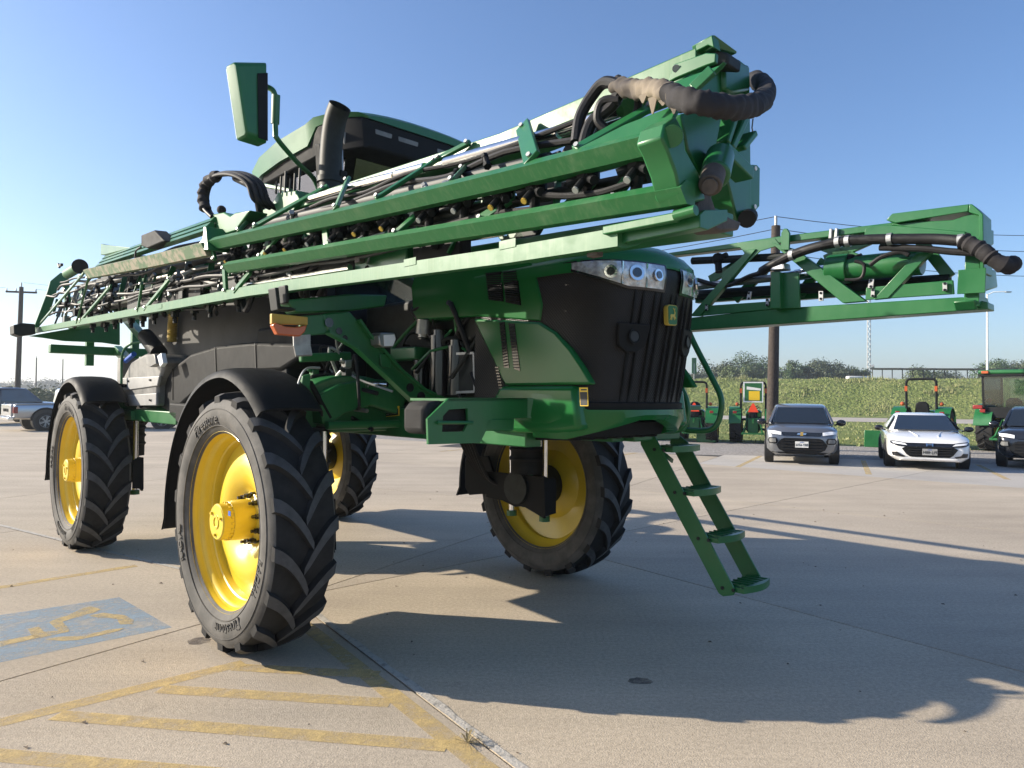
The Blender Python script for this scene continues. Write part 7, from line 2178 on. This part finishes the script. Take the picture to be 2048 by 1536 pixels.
    if sign:
        sg = MB().box((-0.43, -.37, 1.60), (-0.41, .37, 2.40)).build('roll_bar_sign', 'white', o)
        MB().box((-0.434, -.32, 1.65), (-0.431, .32, 2.35)).build('sign_field', 'green_dusty', sg)
        MB().prism([(-0.438, -.28, 2.06), (-0.438, .24, 2.10), (-0.438, .24, 2.22), (-0.438, -.28, 2.14)], (0.002, 0, 0)).build('sign_banner', 'label_white', sg)
        MB().box((-0.438, -.24, 1.68), (-0.436, .16, 2.04)).build('sign_block', 'label_yellow', sg)
        MB().bar((-0.42, -.30, 1.62), (-0.42, -.30, 2.4), 0.02, 0.02).build('sign_edge', 'white', sg)
    if cab:
        rf = MB().box((-0.62, -.80, 2.30), (1.05, .80, 2.42)).build('cab_roof', 'green', o, 0.04)
        MB().box((-0.60, -.76, 2.22), (1.02, .76, 2.30)).build('roof_liner', 'black_plastic', o, 0.02)
        for x, y in ((-0.50, -.70), (-0.50, .70), (0.85, -.55), (0.85, .55), (0.1, -.72), (0.1, .72)):
            MB().bar((x, y * 0.95, .98), (x, y, 2.25), 0.06, 0.06, (1, 0, 0)).build('cab_post', 'black_plastic', o)
        for q in ([(-0.53, -.66, 1.30), (-0.53, .66, 1.30), (-0.53, .67, 2.22), (-0.53, -.67, 2.22)], [(-0.5, -.70, 1.05), (0.85, -.54, 1.05), (0.85, -.55, 2.22), (-0.5, -.71, 2.22)], [(-0.5, .70, 1.05), (0.85, .54, 1.05), (0.85, .55, 2.22), (-0.5, .71, 2.22)], [(0.87, -.5, 1.05), (0.87, .5, 1.05), (0.87, .5, 2.22), (0.87, -.5, 2.22)]):
            a = Vector(q[1]) - Vector(q[0]); c = Vector(q[3]) - Vector(q[0])
            MB().prism(q, a.cross(c).normalized() * 0.006).build('cab_window', 'cab_glass', o, smooth=0)
        MB().box((-0.55, -.62, 1.0), (-0.48, .62, 1.32)).build('rear_panel', 'black_plastic', o, 0.02)
        for s in (-1, 1):
            MB().box((-0.66, s * .52, 2.31), (-0.62, s * .70, 2.39)).build('roof_lamp', 'orange_lens', o, 0.01)
            MB().box((-0.68, s * .66, 1.26), (-0.62, s * .92, 1.38)).build('rear_lamp', 'red', o, 0.02)
    return o
tractor((9.55, 28.05, -0.018), R_(70), 'compact tractor with white sign on its roll bar and red triangle', sign=True, seat=False)
tractor((7.35, 28.4, -0.018), R_(70), 'compact tractor partly hidden behind the sprayer hand rails')
tractor((4.5, 29.6, -0.018), R_(70), 'compact tractor mostly hidden behind the sprayer front wheel')
tractor((15.3, 26.4, -0.018), R_(50), 'open tractor with bare roll bar behind the white sedan', smv=False, S=1.06)
tractor((17.25, 24.3, -0.018), R_(42), 'cab tractor with green roof at the right picture edge', rops=False, cab=True, smv=False, S=1.16)
tractor((-4.6, 32.6, -0.018), R_(66), 'distant tractor seen under the sprayer, right one of a pair')
tractor((-7.6, 34.4, -0.018), R_(66), 'distant tractor seen under the sprayer, left one of a pair')
for i, (px, py, lab) in enumerate(((1415, 884, 'green loader bucket beside the tractor with the sign'), (1752, 893, 'green loader bucket left of the white sedan'))):
    d = 28.2 if i == 0 else 26.3
    x = (px - 1024) / 1418.56 * d
    b = MB().loft([[(x0, -0.5 * 0.75, 0.0), (x0, 0.5 * 0.75, 0.0), (x0, 0.5 * 0.75, z), (x0, -0.5 * 0.75, z)] for x0, z in ((-0.22, 0.62), (0.0, 0.55), (0.25, 0.18))])
    o = b.build('loader_bucket', 'green', None, 0.02, loc=(x, d, -0.018))
    o.rotation_euler = (0, 0, R_(60))
    tag(o, lab, 'loader bucket', 'loader buckets by the tractors')

# ================================================================ thin summer haze
hz = MB().box((-960, -260, -1.1), (960, 1560, 40.0)).build('haze', [], None, smooth=0)
hm = bpy.data.materials.new('haze_air')
hm.use_nodes = True
hn = hm.node_tree
for n in list(hn.nodes):
    hn.nodes.remove(n)
ho = hn.nodes.new('ShaderNodeOutputMaterial')
hv = hn.nodes.new('ShaderNodeVolumePrincipled')
hv.inputs['Color'].default_value = (0.82, 0.88, 0.95, 1)
hv.inputs['Density'].default_value = 0.0007
hv.inputs['Anisotropy'].default_value = 0.35
hn.links.new(hv.outputs[0], ho.inputs['Volume'])
hz.data.materials.append(hm)
tag(hz, 'thin pale summer haze over the far lot and trees', 'haze', kind='stuff')
scene.cycles.volume_bounces = 0
